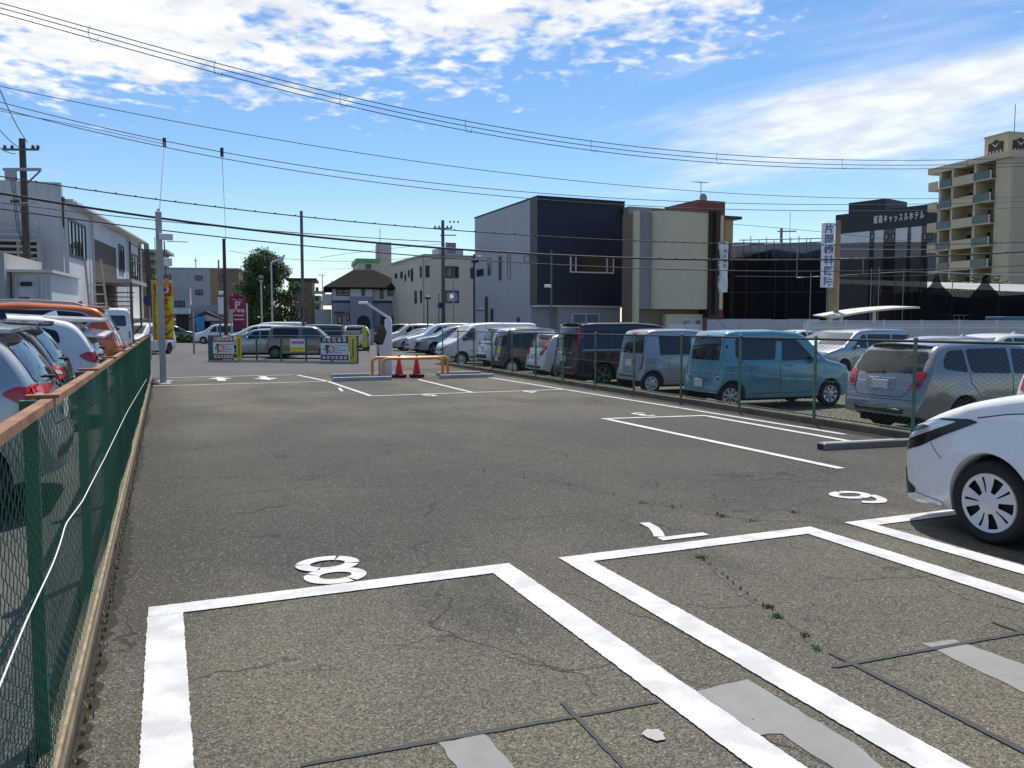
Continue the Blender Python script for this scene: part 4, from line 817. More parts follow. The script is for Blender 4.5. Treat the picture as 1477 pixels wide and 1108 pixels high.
def fit(label, paint, loc, rz, grp, kind):
    c = Car(label, dict(HATCH, rimmat='rim_silver', name='hatchback'), paint, loc, rz, grp)
    sides(c, [[(1.55, .96), (2.20, .98), (2.18, 1.38), (1.95, 1.37), (1.62, 1.10)], [(2.26, .98), (3.05, 1.02), (3.10, 1.35), (2.25, 1.39)], [(3.12, 1.05), (3.40, 1.12), (3.36, 1.28), (3.14, 1.33)]])
    W = c.W/2; rear_glass(c, 1.02, 1.32, .74, .68)
    if kind == 'fit':
        tail(c, [(.42, .80), (.62, .78), (.78, .98), (.80, 1.08), (.66, 1.36), (.60, 1.36), (.66, 1.08), (.48, .90)], 'tail_red', .010); c.patch('chrome_strip', 'B', rnd([(-.40, .90), (.40, .90), (.40, .93), (-.40, .93)], .01), 'chrome', .010); c.patch('bumper_insert', 'B', rnd([(-.62, .36), (.62, .36), (.58, .44), (-.58, .44)], .02), 'trim', .007)
    else:
        tail(c, [(.40, .86), (.70, .84), (.83, .92), (.83, 1.00), (.66, 1.02), (.45, .93)], 'tail_red', .012); tail(c, [(.55, .885), (.74, .90), (.74, .945), (.58, .93)], 'tail_clear', .017, 'tail_light_lens'); c.patch('tail_light', 'S', rnd([(3.60, .95), (3.72, .87), (3.86, .85), (3.87, .99), (3.70, 1.0)], .03), 'tail_red', .009, .03, .03); c.patch('bumper_insert', 'B', rnd([(-.60, .40), (.60, .40), (.56, .50), (-.56, .50)], .03), 'trim', .007)
    c.line('tailgate_gap', 'B', [(-.62, 1.36), (-.55, .95), (-.50, .68), (.50, .68), (.55, .95), (.62, 1.36)]); c.spoiler(3.30, 3.74, .58, 1.42, .05, None, .02); c.plate(z=.76); c.wiper(0, 1.03, .34, 1.05); c.antenna(3.2, 0, True); c.mirror(1.6, .97)
    c.handle(2.95, .90); c.handle(2.1, .88); seams(c, (2.23, ), .36, .98); shield(c, .95, 1.75); front_face(c, .66)
    return c
fit('white hatchback with red boomerang tail lamps beside the black minivan', 'paint_white_car', rearpos(785, 25.6, RZ, 3.99, 1.695), R(-3), G1, 'fit')
# black kei with white roof and yellow sticker
c = Car('black boxy kei car with white roof and yellow sticker on its tail', dict(KEI, rimmat='rim_white', style='steel', H=1.68), 'paint_dark_green', rearpos(729, 28.2, RZ, 3.395, 1.475), R(-3), G1)
sides(c, [[(1.10, 1.02), (1.86, .99), (1.80, 1.42), (1.46, 1.41), (1.16, 1.14)], [(1.94, .99), (2.70, 1.0), (2.70, 1.42), (1.92, 1.42)], [(2.76, 1.0), (3.10, 1.05), (3.06, 1.42), (2.76, 1.42)]]); rear_glass(c, 1.01, 1.45, .78, .72)
c.patch('white_roof', 'T', rnd([(1.34, -.52), (1.34, .52), (3.16, .54), (3.16, -.54)], .05), 'paint_white_car', .012, .06, .08); tail(c, [(.60, .62), (.70, .62), (.71, .80), (.60, .80)], 'tail_red'); c.patch('sticker', 'B', [(-.25, .76), (.12, .76), (.12, .98), (-.25, .98)], 'yellow', .009); c.patch('label_plate', 'B', [(.38, .66), (.56, .66), (.56, 1.0), (.38, 1.0)], 'off_white', .009)
c.plate(z=.56); c.mirror(1.12, .99); shield(c, .76, 1.24); front_face(c, .7); c.antenna(2.9, .3); c.line('white_roof_edge', 'S', [(1.45, 1.50), (3.10, 1.50)], .10, 'paint_white_car', .006)
def suv(label, paint, loc, rz, grp, kind, rails=False, rim='rim_dark'):
    c = Car(label, dict(SUV, rimmat=rim, name='suv', cat='suv'), paint, loc, rz, grp)
    wins = [[(1.75, 1.12), (2.48, 1.13), (2.45, 1.53), (2.18, 1.51), (1.82, 1.24)], [(2.56, 1.13), (3.38, 1.15), (3.36, 1.52), (2.54, 1.54)]]
    if kind == 'orange':
        wins.append([(3.46, 1.16), (3.80, 1.20), (4.02, 1.36), (3.88, 1.46), (3.45, 1.51)]); c.patch('window_chrome', 'S', rnd([(1.70, 1.085), (3.5, 1.12), (3.86, 1.16), (4.10, 1.36), (3.90, 1.50), (3.4, 1.55), (1.9, 1.50), (1.75, 1.25)], .06), 'chrome', .0035)
        c.patch('window_trim', 'S', rnd([(1.73, 1.105), (3.5, 1.135), (3.82, 1.175), (4.06, 1.36), (3.88, 1.485), (3.4, 1.535), (1.92, 1.485), (1.78, 1.25)], .06), 'trim', .005)
        rear_glass(c, 1.17, 1.52, .78, .72); tail(c, [(.36, .98), (.84, .98), (.86, 1.12), (.80, 1.17), (.38, 1.08)], 'tail_dark', .010); tail(c, [(.50, 1.06), (.80, 1.08), (.80, 1.15), (.52, 1.11)], 'tail_red', .015, 'tail_light_lens')
    elif kind == 'harrier':
        wins.append([(3.46, 1.16), (3.75, 1.20), (3.9, 1.34), (3.6, 1.46), (3.45, 1.49)]); rear_glass(c, 1.15, 1.46, .78, .70); tail(c, [(.0, 1.02), (.84, .98), (.84, 1.06), (.0, 1.06)], 'tail_dark', .010); c.patch('bumper_insert', 'B', rnd([(-.66, .46), (.66, .46), (.60, .62), (-.60, .62)], .03), 'trim', .007)
    else:
        wins.append([(3.46, 1.16), (3.95, 1.20), (3.98, 1.44), (3.45, 1.51)]); rear_glass(c, 1.15, 1.50, .78, .72); tail(c, [(.55, .95), (.86, .95), (.86, 1.12), (.62, 1.12)], 'tail_red', .010)
    sides(c, wins); c.line('tailgate_gap', 'B', [(-.68, 1.52), (-.62, 1.1), (-.62, .72), (.62, .72), (.62, 1.1), (.68, 1.52)]); c.patch('sill_trim', 'S', rnd([(1.36, .32), (3.2, .32), (3.2, .40), (1.36, .40)], .02), 'trim', .006)
    c.spoiler(3.85, 4.32, .64, 1.6, .05, None, .02); c.plate(z=.86); c.wiper(0, 1.18, .36, 1.22); c.mirror(1.85, 1.13); c.handle(3.2, 1.0); c.handle(2.3, .99); seams(c, (2.52, ), .42, 1.12); shield(c, 1.2, 1.95); front_face(c, .80, thin=kind == 'harrier')
    if kind == 'harrier': c.patch('front_mask', 'F', rnd([(-.62, .50), (.62, .50), (.70, .74), (-.70, .74)], .06), 'trim', .009)
    if rails: c.rails(1.95, 3.95, .60)
    c.antenna(3.75, 0, True); return c
suv('pearl white suv with thin dark tail lamps beside the white cargo van', 'paint_pearl', rearpos(706, 31.0, RZ, 4.66, 1.82), R(-3), G1, 'harrier')
suv('white suv with dark tail lamp mostly hidden by the white hatchback', 'paint_white_car', (at(1452, 9.6).x+2.33, at(1452, 9.6).y-.91, RZ), R(-2), G1, 'plain')
# white cargo van with box body, nose out
p = at(641, 34.2); van = Car('white cargo van with tall box body, nose towards the fence end', BOXVAN, 'paint_white_car', (p.x+2.2, p.y+.85, RZ+.03), R(180), G1)
sides(van, [[(.80, 1.16), (1.38, 1.14), (1.40, 1.70), (1.25, 1.70), (.86, 1.30)]]); shield(van, .58, 1.25, 'glass_shield', .82, .76); front_face(van, .78); van.mirror(.9, 1.2, 'trim', 1.2); seams(van, (1.45, ), .4, 1.75); van.patch('box_panel', 'S', rnd([(1.56, .62), (4.25, .62), (4.25, 1.86), (1.56, 1.86)], .03), 'paint_white_car', .012); van.patch('marker_light', 'S', [(1.85, 1.76), (1.95, 1.76), (1.95, 1.80), (1.85, 1.80)], 'amber', .02); van.patch('side_trim', 'S', [(.3, .36), (4.2, .36), (4.2, .44), (.3, .44)], 'trim', .005); van.root.scale = (1, 1, .93); van.line('side_groove', 'S', [(.62, .66), (1.5, .70)], .02, 'trim')
# ---- cars across the lane, noses to the left
G2 = 'cars parked nose out across the lane'
def nose(px, D, L, W, z=-.03): p = at(px, D); return (p.x+L/2, p.y+W/2, z)
def prius(label, paint, loc, rz, grp):
    c = Car(label, dict(PRIUS, rimmat='rim_silver'), paint, loc, rz, grp); sides(c, [[(1.62, .95), (2.5, .95), (2.48, 1.29), (2.25, 1.28)], [(2.56, .95), (3.3, .98), (3.45, 1.13), (2.9, 1.26), (2.55, 1.29)]])
    shield(c, 1.1, 2.1); front_face(c, .58, thin=True); c.mirror(1.75, .94); rear_glass(c, 1.05, 1.22, .7, .6); tail(c, [(.3, .86), (.82, .84), (.84, .93), (.3, .92)], 'tail_dark'); seams(c, (2.53, ), .34, .94); c.handle(2.4, .82); c.handle(3.3, .84); c.plate(z=.68); return c
suv('silver suv with black grille mask, nose out beside the cargo van', 'paint_gunsilver', nose(606, 45.5, 4.66, 1.82), R(176), G2, 'harrier')
minivan('white minivan with dark windows behind the silver suv across the lane', 'paint_white_car', nose(592, 49.5, 4.695, 1.73), R(176), G2, black=False)
prius('silver low saloon with sloping windscreen beside the pay station post', 'paint_silver', nose(567, 53.5, 4.6, 1.78), R(176), G2)
fit('grey compact car seen behind the silver saloon across the lane', 'paint_graphite', nose(572, 60, 3.99, 1.695), R(176), G2, 'fit'); suv('dark wine-coloured suv behind the white minivan across the lane', 'paint_wine', nose(598, 63, 4.66, 1.82), R(176), G2, 'plain')
minivan('white minivan roof showing behind the pay station', 'paint_white_car', nose(560, 67, 4.695, 1.73), R(176), G2, black=False); minivan('black minivan far behind the pay station post', 'paint_black', nose(536, 71, 4.695, 1.73), R(176), G2)
p = at(522, 54); suv('white suv seen from behind beyond the red parking sign', 'paint_white_car', (p.x, p.y+2.3, -.03), R(82), G2, 'plain')
# ---- monthly car park over the road
G3 = 'cars in the car park over the road'
def cube_car(loc, rz):
    sp = dict(L=3.89, W=1.695, H=1.65, R=.305, rim=.20, tw=.185, wheels=(.80, 3.33), style='eight', sm=.045, rc=.14, crown=.025, rimmat='rim_dark',
              top=[(0, .55), (.03, .80), (.14, .93), (.45, 1.02), (.78, 1.08), (1.25, 1.52), (1.45, 1.60), (2.1, 1.63), (3.2, 1.63), (3.5, 1.60), (3.60, 1.52), (3.72, 1.05), (3.78, .8), (3.86, .70), (3.89, .42)], bow=(.10, .05))
    c = Car('taupe brown boxy compact car behind the signed car park fence', sp, 'paint_brown', loc, rz, G3)
    for w_ in ([(1.02, 1.06), (1.98, 1.04), (2.0, 1.52), (1.42, 1.52), (1.08, 1.22)], [(2.16, 1.06), (3.42, 1.06), (3.42, 1.52), (2.16, 1.52)]):
        c.patch('side_window', 'S', rnd(w_, .16, 5), 'glass_dark' if w_[0][0] > 2 else 'glass_green', .006)
    rear_glass(c, 1.1, 1.5); seams(c, (2.08, ), .36, 1.5); c.line('side_strip', 'S', [(1.15, .34), (2.95, .34)], .03, 'chrome', .006); c.mirror(1.1, 1.06); c.handle(2.9, .92); c.handle(1.85, .92); shield(c, .8, 1.25); front_face(c, .74); tail(c, [(.5, .55), (.72, .55), (.72, .68), (.5, .68)]); c.plate(z=.75)
p = at(440, 42.0); cube_car((p.x, p.y, -.03), R(-17))
p = at(373, 43.6); c = fit('silver hatchback with nine-spoke wheels behind the orange-headed sign', 'paint_silver', (p.x, p.y, -.03), R(162), G3, 'plain')
p = at(372, 48.0); suv('white suv behind the silver hatchback in the car park', 'paint_white_car', (p.x, p.y, .02), R(166), G3, 'harrier'); p = at(392, 53.0); minivan('white minivan roof rising behind the white suv in the car park', 'paint_white_car', (p.x, p.y, .05), R(166), G3, black=False); p = at(445, 52); minivan('grey minivan behind the taupe compact car', 'paint_graphite', (p.x, p.y, -.12), R(168), G3)
p = at(318, 76); minivan('small white van by the clinic entrance', 'paint_white_car', (p.x, p.y, -.03), R(170), 'cars by the far buildings', black=False); p = at(250, 84); suv('dark suv parked beside the clinic', 'paint_graphite', (p.x, p.y, -.03), R(5), 'cars by the far buildings', 'plain')
p = at(205, 46); minivan('white minivan with black wheels on the road behind the entrance pole', 'paint_white_car', (p.x, p.y+1.2, -.03), R(-118), 'cars by the far buildings')
# ---- left neighbour lot: tails to the green fence
G4 = 'cars in the neighbour lot beside the green fence'
def lcar(y, L, xr): return (xr-L/2, y, LZ(y))
fit('silver hatchback with bright red swept tail lamp against the green fence', 'paint_silver', lcar(7.85, 3.99, -.74), R(180), G4, 'leaf')
c = fit('dark grey hatchback with black tailgate between silver hatchback and white car', 'paint_black', lcar(10.4, 3.99, -.88), R(180), G4, 'leaf'); c.patch('tailgate_panel', 'B', rnd([(-.60, .80), (.60, .80), (.66, 1.0), (-.66, 1.0)], .03), 'black_gloss', .012)
c = fit('white hatchback with long roof spoiler between dark hatchback and orange suv', 'paint_white_car', lcar(13.0, 3.99, -.66), R(180), G4, 'leaf'); c.spoiler(3.2, 3.95, .60, 1.4, .05, None, .03); c.spoiler(3.66, 3.99, .66, 1.0, .04, None, .04)
c = suv('orange suv with silver roof rails and dark red tail lamps', 'paint_orange', lcar(17.7, 4.66, -.60), R(180), G4, 'orange', True)
p = at(150, 36); van2 = Car('white high-roof van beyond the orange suv', dict(BOXVAN, style='flat'), 'paint_white_car', (p.x, p.y, .4), R(100), G4); sides(van2, [[(.80, 1.16), (1.38, 1.14), (1.40, 1.70), (1.25, 1.70), (.86, 1.30)], [(3.6, 1.2), (4.1, 1.2), (4.1, 1.6), (3.6, 1.6)]]); shield(van2, .58, 1.25); front_face(van2, .78); van2.patch('rear_window', 'B', rnd([(-.6, 1.2), (.6, 1.2), (.58, 1.65), (-.58, 1.65)], .08), 'glass_dark', .006); tail(van2, [(.68, .7), (.76, .7), (.76, 1.0), (.68, 1.0)])
# ---- second row of the gravel lot, noses towards us
minivan('silver minivan facing the fence from the far row of the gravel lot', 'paint_silver', nose(1192, 31.0, 4.695, 1.73, RZ-.22), R(181), G1, black=False); prius('white saloon in the far row beside the silver minivan', 'paint_white_car', nose(1164, 36.5, 4.6, 1.78, RZ+.1), R(180), G1)
fit('pale silver hatchback showing its roof over the grey estate car', 'paint_silver', nose(1300, 20.0, 3.99, 1.695, RZ-.05), R(180), G1, 'plain'); fit('cream hatchback with glaring windscreen in the far row', 'paint_cream', nose(1386, 21.5, 3.99, 1.695, RZ), R(180), G1, 'plain'); prius('white low car roof showing beside the sign post', 'paint_white_car', nose(1110, 41, 4.6, 1.78, RZ+.1), R(180), G1)
# ---- the white hatchback in bay six
def aqua(loc, rz):
    c = Car('white hatchback with slim dark headlamps parked in bay six', dict(AQUA, rimmat='rim_white'), 'paint_white_car', loc, rz, 'cars parked in the lots', name='hatchback')
    for sg in (-1, 1):
        hp = [(sg*.30, .62), (sg*.60, .565), (sg*.845, .72), (sg*.80, .80), (sg*.62, .755), (sg*.40, .70)]
    for ax in 'LR':
        c.patch('headlight', ax, rnd([(.05, .585), (.16, .59), (.36, .655), (.58, .77), (.86, .90), (.78, .915), (.54, .90), (.28, .825), (.10, .745), (.05, .715)], .02), 'black_gloss', .004, .02, .02)
        c.patch('headlight_lens', ax, rnd([(.09, .685), (.25, .705), (.46, .79), (.68, .885), (.52, .885), (.28, .812), (.11, .735)], .015), 'lamp_clear', .010, .02, .02)
        c.patch('headlight_lens', ax, rnd([(.065, .635), (.13, .64), (.14, .67), (.065, .668)], .008), 'lamp_clear', .009, .015, .015)
        c.patch('headlight_rim', ax, rnd([(.12, .722), (.28, .76), (.44, .825), (.36, .825), (.22, .778), (.12, .737)], .006), 'black_gloss', .014, .015, .01)
        c.patch('bumper_vent', ax, rnd([(.09, .20), (.20, .20), (.30, .285), (.285, .31), (.20, .34), (.09, .43)], .02), 'trim', .006, .02, .02)
        c.line('bumper_gap', ax, [(.46, .70), (.52, .63), (.58, .585)], .005, 'gap', .002); c.patch('bumper_lip', ax, rnd([(.16, .195), (.58, .195), (.58, .235), (.30, .265), (.20, .24)], .015), 'paint_white_car', .012, .02, .02); c.patch('side_marker', ax, rnd([(1.42, .80), (1.50, .80), (1.50, .825), (1.42, .825)], .008), 'amber', .006, .02, .02)
        c.line('bonnet_gap', ax, [(.84, .93), (1.05, .975), (1.3, 1.01)], .008, 'gap', .002)
    c.patch('front_mask', 'F', rnd([(-.62, .56), (.62, .56), (.66, .66), (-.66, .66)], .03), 'black_gloss', .006); c.patch('lower_intake', 'F', rnd([(-.76, .26), (.76, .26), (.72, .44), (-.72, .44)], .05), 'trim', .006); c.plate(True, .48)
    sides(c, [[(1.73, 1.0), (2.43, 1.0), (2.41, 1.36), (2.2, 1.35), (1.82, 1.12)], [(2.5, 1.0), (3.17, 1.02), (3.25, 1.22), (2.48, 1.36)]]); shield(c, 1.2, 2.0); c.mirror(1.8, 1.0); c.handle(2.35, .84); c.handle(2.95, .86); seams(c, (2.30, ), .3, .95); c.line('door_gap', 'S', [(1.28, .3), (1.30, .9)]); rear_glass(c, 1.0, 1.25); tail(c, [(.5, .78), (.8, .78), (.82, .98), (.6, .98)]); c.plate(z=.7)
    return c
aqua((6.40, 5.09-4.20/2, 0), R(90))
# ================================================================== BUILDINGS (local x right along the front, y away, front face at y = 0)
for nm, a in dict(wall_white=dict(col=(.62, .63, .64), rough=.75, var=.12, vscale=.7, streak=.25), wall_grey_render=dict(col=(.36, .36, .35), rough=.8, var=.12, vscale=.6, streak=.2), wall_lilac=dict(col=(.38, .375, .39), rough=.8, var=.06, vscale=.6), wall_tan=dict(col=(.30, .20, .10), rough=.8, var=.1),
    wall_brown=dict(col=(.22, .155, .10), rough=.8, var=.12, vscale=.5), wall_cream=dict(col=(.64, .57, .44), rough=.8, var=.07, vscale=.6, streak=.3), wall_beige=dict(col=(.62, .53, .38), rough=.8, var=.07, vscale=.7, streak=.3), wall_house=dict(col=(.62, .62, .62), rough=.8, var=.05), wall_house_grey=dict(col=(.30, .305, .325), rough=.8, var=.06),
    roof_tile=dict(col=(.022, .020, .019), spec=.05, rough=.95, var=.2, vscale=3), roof_dark=dict(col=(.03, .03, .033), rough=.6), roof_sheet=dict(col=(.30, .30, .29), rough=.6, var=.15), navy_panel=dict(col=(.0042, .0065, .0125), spec=.25, rough=.5, var=.12, vscale=1.5), navy_side=dict(col=(.015, .019, .027), rough=.5),
    terracotta=dict(col=(.24, .07, .05), rough=.8, var=.1), ochre=dict(col=(.42, .30, .13), rough=.8), brown_fin=dict(col=(.040, .022, .016), rough=.6), tower_tan=dict(col=(.60, .50, .33), rough=.85, var=.10, vscale=.3, streak=.3), tower_side=dict(col=(.50, .42, .29), rough=.85, var=.08, vscale=.3), recess=dict(col=(.34, .28, .19), rough=.9), hotel_white=dict(col=(.66, .67, .68), rough=.6), hotel_grey=dict(col=(.10, .105, .12), rough=.6), hotel_black=dict(col=(.018, .022, .028), rough=.5),
    frame_dark=dict(col=(.03, .03, .032), rough=.5), frame_white=dict(col=(.62, .63, .64), rough=.4), stair_rust=dict(col=(.10, .08, .065), rough=.8, var=.3), louvre=dict(col=(.42, .39, .34), rough=.7), eave_white=dict(col=(.58, .58, .57), rough=.7), hoard_white=dict(col=(.47, .475, .48), rough=.6, var=.08, vscale=.7), balustrade=dict(col=(.10, .13, .125), rough=.15), green_trim=dict(col=(.15, .38, .16), rough=.6), pipe=dict(col=(.50, .50, .48), rough=.5), ladder=dict(col=(.38, .30, .22), rough=.7, var=.3), rust_pole=dict(col=(.36, .22, .15), rough=.85, var=.45, vscale=3, streak=.3), sign_text=dict(col=(.10, .13, .30), rough=.5), window_glass=dict(col=(.03, .036, .042), rough=.05, spec=.7), window_pale=dict(col=(.20, .23, .25), rough=.08, spec=.7), curtain=dict(col=(.30, .29, .26), rough=.6)).items(): mat(nm, **a)
ribbed('siding_grey', (.31, .325, .35), .30, 1, .5, .15, .18, .05); ribbed('navy_ribbed', (.0085, .0155, .034), .45, 0, .55, 0., .4, .12); ribbed('siding_white', (.50, .505, .50), .45, 3, .7, 0., .15, .1); ribbed('corrugated', (.26, .26, .26), .16, 0, .6, .1, .35); ribbed('siding_cream', (.64, .575, .44), .45, 0, .7, 0., .07, .06)
def net_mat(name, alpha, col=(.006, .006, .008)):
    m, N, L, p = nodes_mat(name); p.inputs['Base Color'].default_value = (*col, 1); p.inputs['Roughness'].default_value = .9; p.inputs['Alpha'].default_value = alpha; p.inputs['Specular IOR Level'].default_value = .1
net_mat('net_black', .93, (.011, .011, .014)); net_mat('net_thin', .74, (.012, .012, .016))
def along(Cp, dr, px):
    """length from a point along a direction until pixel column px"""
    k = (px-738.5)/FPX; f = Vector((math.sin(R(HEAD)), math.cos(R(HEAD)))); r = Vector((f.y, -f.x)); Cq = Vector((Cp.x, Cp.y)); d = Vector(dr[:2])
    return (k*Cq.dot(f)-Cq.dot(r))/(d.dot(r)-k*d.dot(f))
class Bld:
    def __init__(s, name, label, cat, loc, rz, group=None): s.o = thing(name, label, cat, (loc[0], loc[1], -.3), rz, group); s.rz = rz; s.loc = Vector((loc[0], loc[1], 0))
    def dirx(s): return (math.cos(s.rz), math.sin(s.rz))
    def diry(s): return (-math.sin(s.rz), math.cos(s.rz))
    def wx(s, px, y=0.):
        p = s.loc+Vector((*s.diry(), 0))*y; return along(p, s.dirx(), px)
    def wy(s, px, x=0.):
        p = s.loc+Vector((*s.dirx(), 0))*x; return along(p, s.diry(), px)
    def depth(s, x, y): p = s.loc+Vector((*s.dirx(), 0))*x+Vector((*s.diry(), 0))*y; return p.x*math.sin(R(HEAD))+p.y*math.cos(R(HEAD))
    def z(s, py, x=0., y=0.): return zat(py, s.depth(x, y))+.3
    def box(s, name, x0, x1, y0, y1, z0, z1, m, parent=None): return MB().box(x0, x1, y0, y1, z0, z1).build(name, m, parent or s.o)
    def win(s, face, a0, a1, z0, z1, at_=0., n=1, fm='frame_dark', gm='window_glass', fw=.05, proud=.04, hbar=False, parent=None, name='window'):
        fr, gl = MB(), MB()
        def bx(b, u0, u1, za, zb, d0, d1):
            if face == 'f': b.box(u0, u1, at_-d1, at_-d0, za, zb)
            elif face == 'l': b.box(at_-d1, at_-d0, u0, u1, za, zb)
            else: b.box(at_+d0, at_+d1, u0, u1, za, zb)
        bx(fr, a0, a1, z0, z0+fw, -.01, proud); bx(fr, a0, a1, z1-fw, z1, -.01, proud)
        for i in range(n+1):
            u = a0+(a1-a0-fw)*i/n; bx(fr, u, u+fw, z0+fw+.001, z1-fw-.001, -.01, proud-.002)
        if hbar: bx(fr, a0+fw, a1-fw, (z0+z1)/2-fw/2, (z0+z1)/2+fw/2, -.01, proud-.004)
        o = fr.build(name, fm, parent or s.o); bx(gl, a0+fw*.5, a1-fw*.5, z0+fw*.5, z1-fw*.5, -.01, proud*.4); gl.build('pane', gm, o); return o
# ---- cube building: grey siding flank, navy front
B = Bld('cube_building', 'navy-fronted cube building with grey metal flank and one white-framed window', 'building', at(775, 51), 0.)
wd = B.wx(899); dp = B.wy(685); H1 = 9.55+.3; zo = B.z(440)
B.box('flank', 0.02, wd-.02, 1.0, dp, 0, H1-.02, 'siding_grey'); B.box('navy_front', 0, wd, -.0, 1.0-.002, zo, H1, 'navy_ribbed'); B.box('navy_return', -.012, -.001, 0.0, 1.1, zo, H1-.01, 'navy_side'); B.box('roof_edge', -.03, wd+.03, -.03, dp+.03, H1, H1+.07, 'roof_dark')
B.box('entrance_wall', 1.6, wd-.05, .35, .99, 0, zo-.002, 'wall_grey_render'); B.box('entrance_soffit', .05, wd-.05, .1, .9, zo-.12, zo-.003, 'off_white'); B.win('f', 2.6, 4.6, .9, zo-.5, .35, 2, 'frame_white', 'window_pale', .07)
x0, x1 = B.wx(821), B.wx(884); B.win('f', x0, x1, B.z(394, x0), B.z(369, x0), 0, 1, 'frame_white', 'window_glass', .08, .06)
MB().box(x0+.38, x0+.46, -.05, -.02, B.z(393, x0), B.z(370, x0)).build('mullion', 'frame_white', B.o); MB().box(x1-.55, x1-.47, -.05, -.02, B.z(393, x0), B.z(370, x0)).build('mullion', 'frame_white', B.o)
for pa, pb, ya, yb in ((704, 708, 373, 398), (720, 724, 370, 405), (732, 736, 368, 403), (688, 698, 388, 399), (756, 769, 369, 379), (708, 712, 445, 464), (746, 750, 458, 466)):
    u0, u1 = B.wy(pb, .02), B.wy(pa, .02); u0 = max(u0, 1.15); B.win('l', u0, u1, B.z(yb, .02, u0), B.z(ya, .02, u0), .02, 1, 'galv_dark', 'window_glass' if ya < 440 else 'window_glass', .05)
u0, u1 = B.wy(704, .02), B.wy(700, .02); B.win('l', u0, u1, .3, B.z(428, .02, u0), .02, 1, 'frame_dark', 'black_matte', .08, name='door')
# ---- beige rounded building
B = Bld('beige_house', 'beige rounded-corner building with brown fins beside the navy cube', 'building', at(915, 49), 0.)
xa, xb, xc, xd, xe = B.wx(921), B.wx(938), B.wx(1011), B.wx(1026), B.wx(1032); zt, zl = B.z(307, xb), B.z(446, xb)
B.box('brown_flank', -.0, xd, .25, B.wy(896), 0, B.z(308), 'wall_brown'); B.box('corner_pier', -.02, .30, -.02, .24, 0, B.z(306), 'wall_beige'); B.box('corrugated_bay', .302, xb, .02, .24, zl, B.z(308, xa), 'corrugated')
poly = [(xb+.002, .24)]+[(xb+.002+.7-.7*math.cos(t), -.55-.7*math.sin(t)+.7) for t in np.linspace(.0, math.pi/2, 8)]+[(xc, -.55), (xc, .24)]
MB().prism(poly, zl, zt).build('curved_front', 'wall_beige', B.o); MB().prism([(x, y-.03) for x, y in poly], zt, zt+.1).build('coping', 'wall_brown', B.o)
B.box('brown_fin', xc+.002, xd, -.7, .23, zl-.5, zt+.15, 'brown_fin'); B.box('brown_fin', xc+.30, xc+.46, -.95, -.702, zl-.3, zt+.15, 'brown_fin'); B.box('cream_fin', xd+.002, xe, -.6, .4, zl, zt-.1, 'wall_beige')
B.box('garage_wall', xb+1.0, xc, -.1, .245, 0, zl-.3, 'wall_beige'); B.box('garage_door', xb+1.2, xb+3.6, -.14, -.101, .3, zl-.9, 'off_white'); B.win('f', xc-1.5, xc-.8, .3, zl-.6, -.1, 1, 'frame_white', 'window_pale', .07, name='door'); B.win('f', xc-.6, xc-.1, .3, zl-.6, -.1, 1, 'frame_white', 'window_pale', .07)
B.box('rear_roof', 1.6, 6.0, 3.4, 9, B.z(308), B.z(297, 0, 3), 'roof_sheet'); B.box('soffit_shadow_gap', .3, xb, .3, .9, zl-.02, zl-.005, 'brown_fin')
# ---- terracotta stair tower with aerial, ochre house behind
B = Bld('terracotta_block', 'terracotta roof block with dish and aerial behind the beige building', 'building', at(1003, 57), 0.); x1 = B.wx(1042); B.box('tower_wall', 0, x1, 0, 4, 0, B.z(291), 'terracotta'); b = MB(); b.tube([(1.0, 1, B.z(291)), (1.0, 1, B.z(261))], .03, 6)
for k in range(5): b.beam((.6+.2*k, .75, B.z(262)), (.6+.2*k, 1.25, B.z(262)), .02, .02)
b.beam((.2, 1, B.z(262)), (1.7, 1, B.z(262)), .025, .025); b.build('aerial', 'galv', B.o); MB().lathe([(.001, .06), (.2, .03), (.32, -.04)], 14, 'y', (.9, .6, B.z(286))).build('dish', 'galv', B.o)
B = Bld('ochre_house', 'ochre walled house with thin dark eave behind the terracotta block', 'house', at(1036, 62), 0.); x1 = B.wx(1054); B.box('wall', 0, x1, 0, 5, 0, B.z(318), 'ochre'); B.box('eave', -.2, x1+.5, -.4, 5.4, B.z(318)+.002, B.z(314), 'roof_dark')
# white vertical banner
t = thing('cloth_banner', 'crumpled white vertical banner with dark lettering beside the beige building', 'banner', atg(1031, 50.5), R(-20)); zb0, zb1 = zat(422, 50.5), zat(351, 50.5); b = MB(); vs = []; nz, nx = 20, 8; bw = .75
for i in range(nz+1):
    for j in range(nx+1): vs.append((bw*j/nx, .05*math.sin(i*.8+j*1.1)+.03*math.sin(i*2.1-j*.8), zb0+(zb1-zb0)*i/nz))
b.add(vs, [(i*(nx+1)+j, i*(nx+1)+j+1, (i+1)*(nx+1)+j+1, (i+1)*(nx+1)+j) for i in range(nz) for j in range(nx)]); b.build('cloth', 'white', t, True)
for x, za, n, sz in ((.55, 2.55, 4, .2), (.14, 2.3, 8, .16)):
    for k in range(n):
        for q in range(3): MB().box(x-sz/2, x+sz/2*(1-.4*(k % 2)), -.115, -.105, zb0+za-.30*k*(sz/.2)-q*sz*.33, zb0+za-.30*k*(sz/.2)-q*sz*.33+sz*.16).build('print_mark', 'frame_dark', t)
b = MB(); b.tube([(-.05, .0, -.2), (-.05, .0, zb1+.1)], .03, 6); b.tube([(-.05, 0, zb1+.03), (bw, 0, zb1+.03)], .02, 6); b.build('frame_pole', 'galv_dark', t)
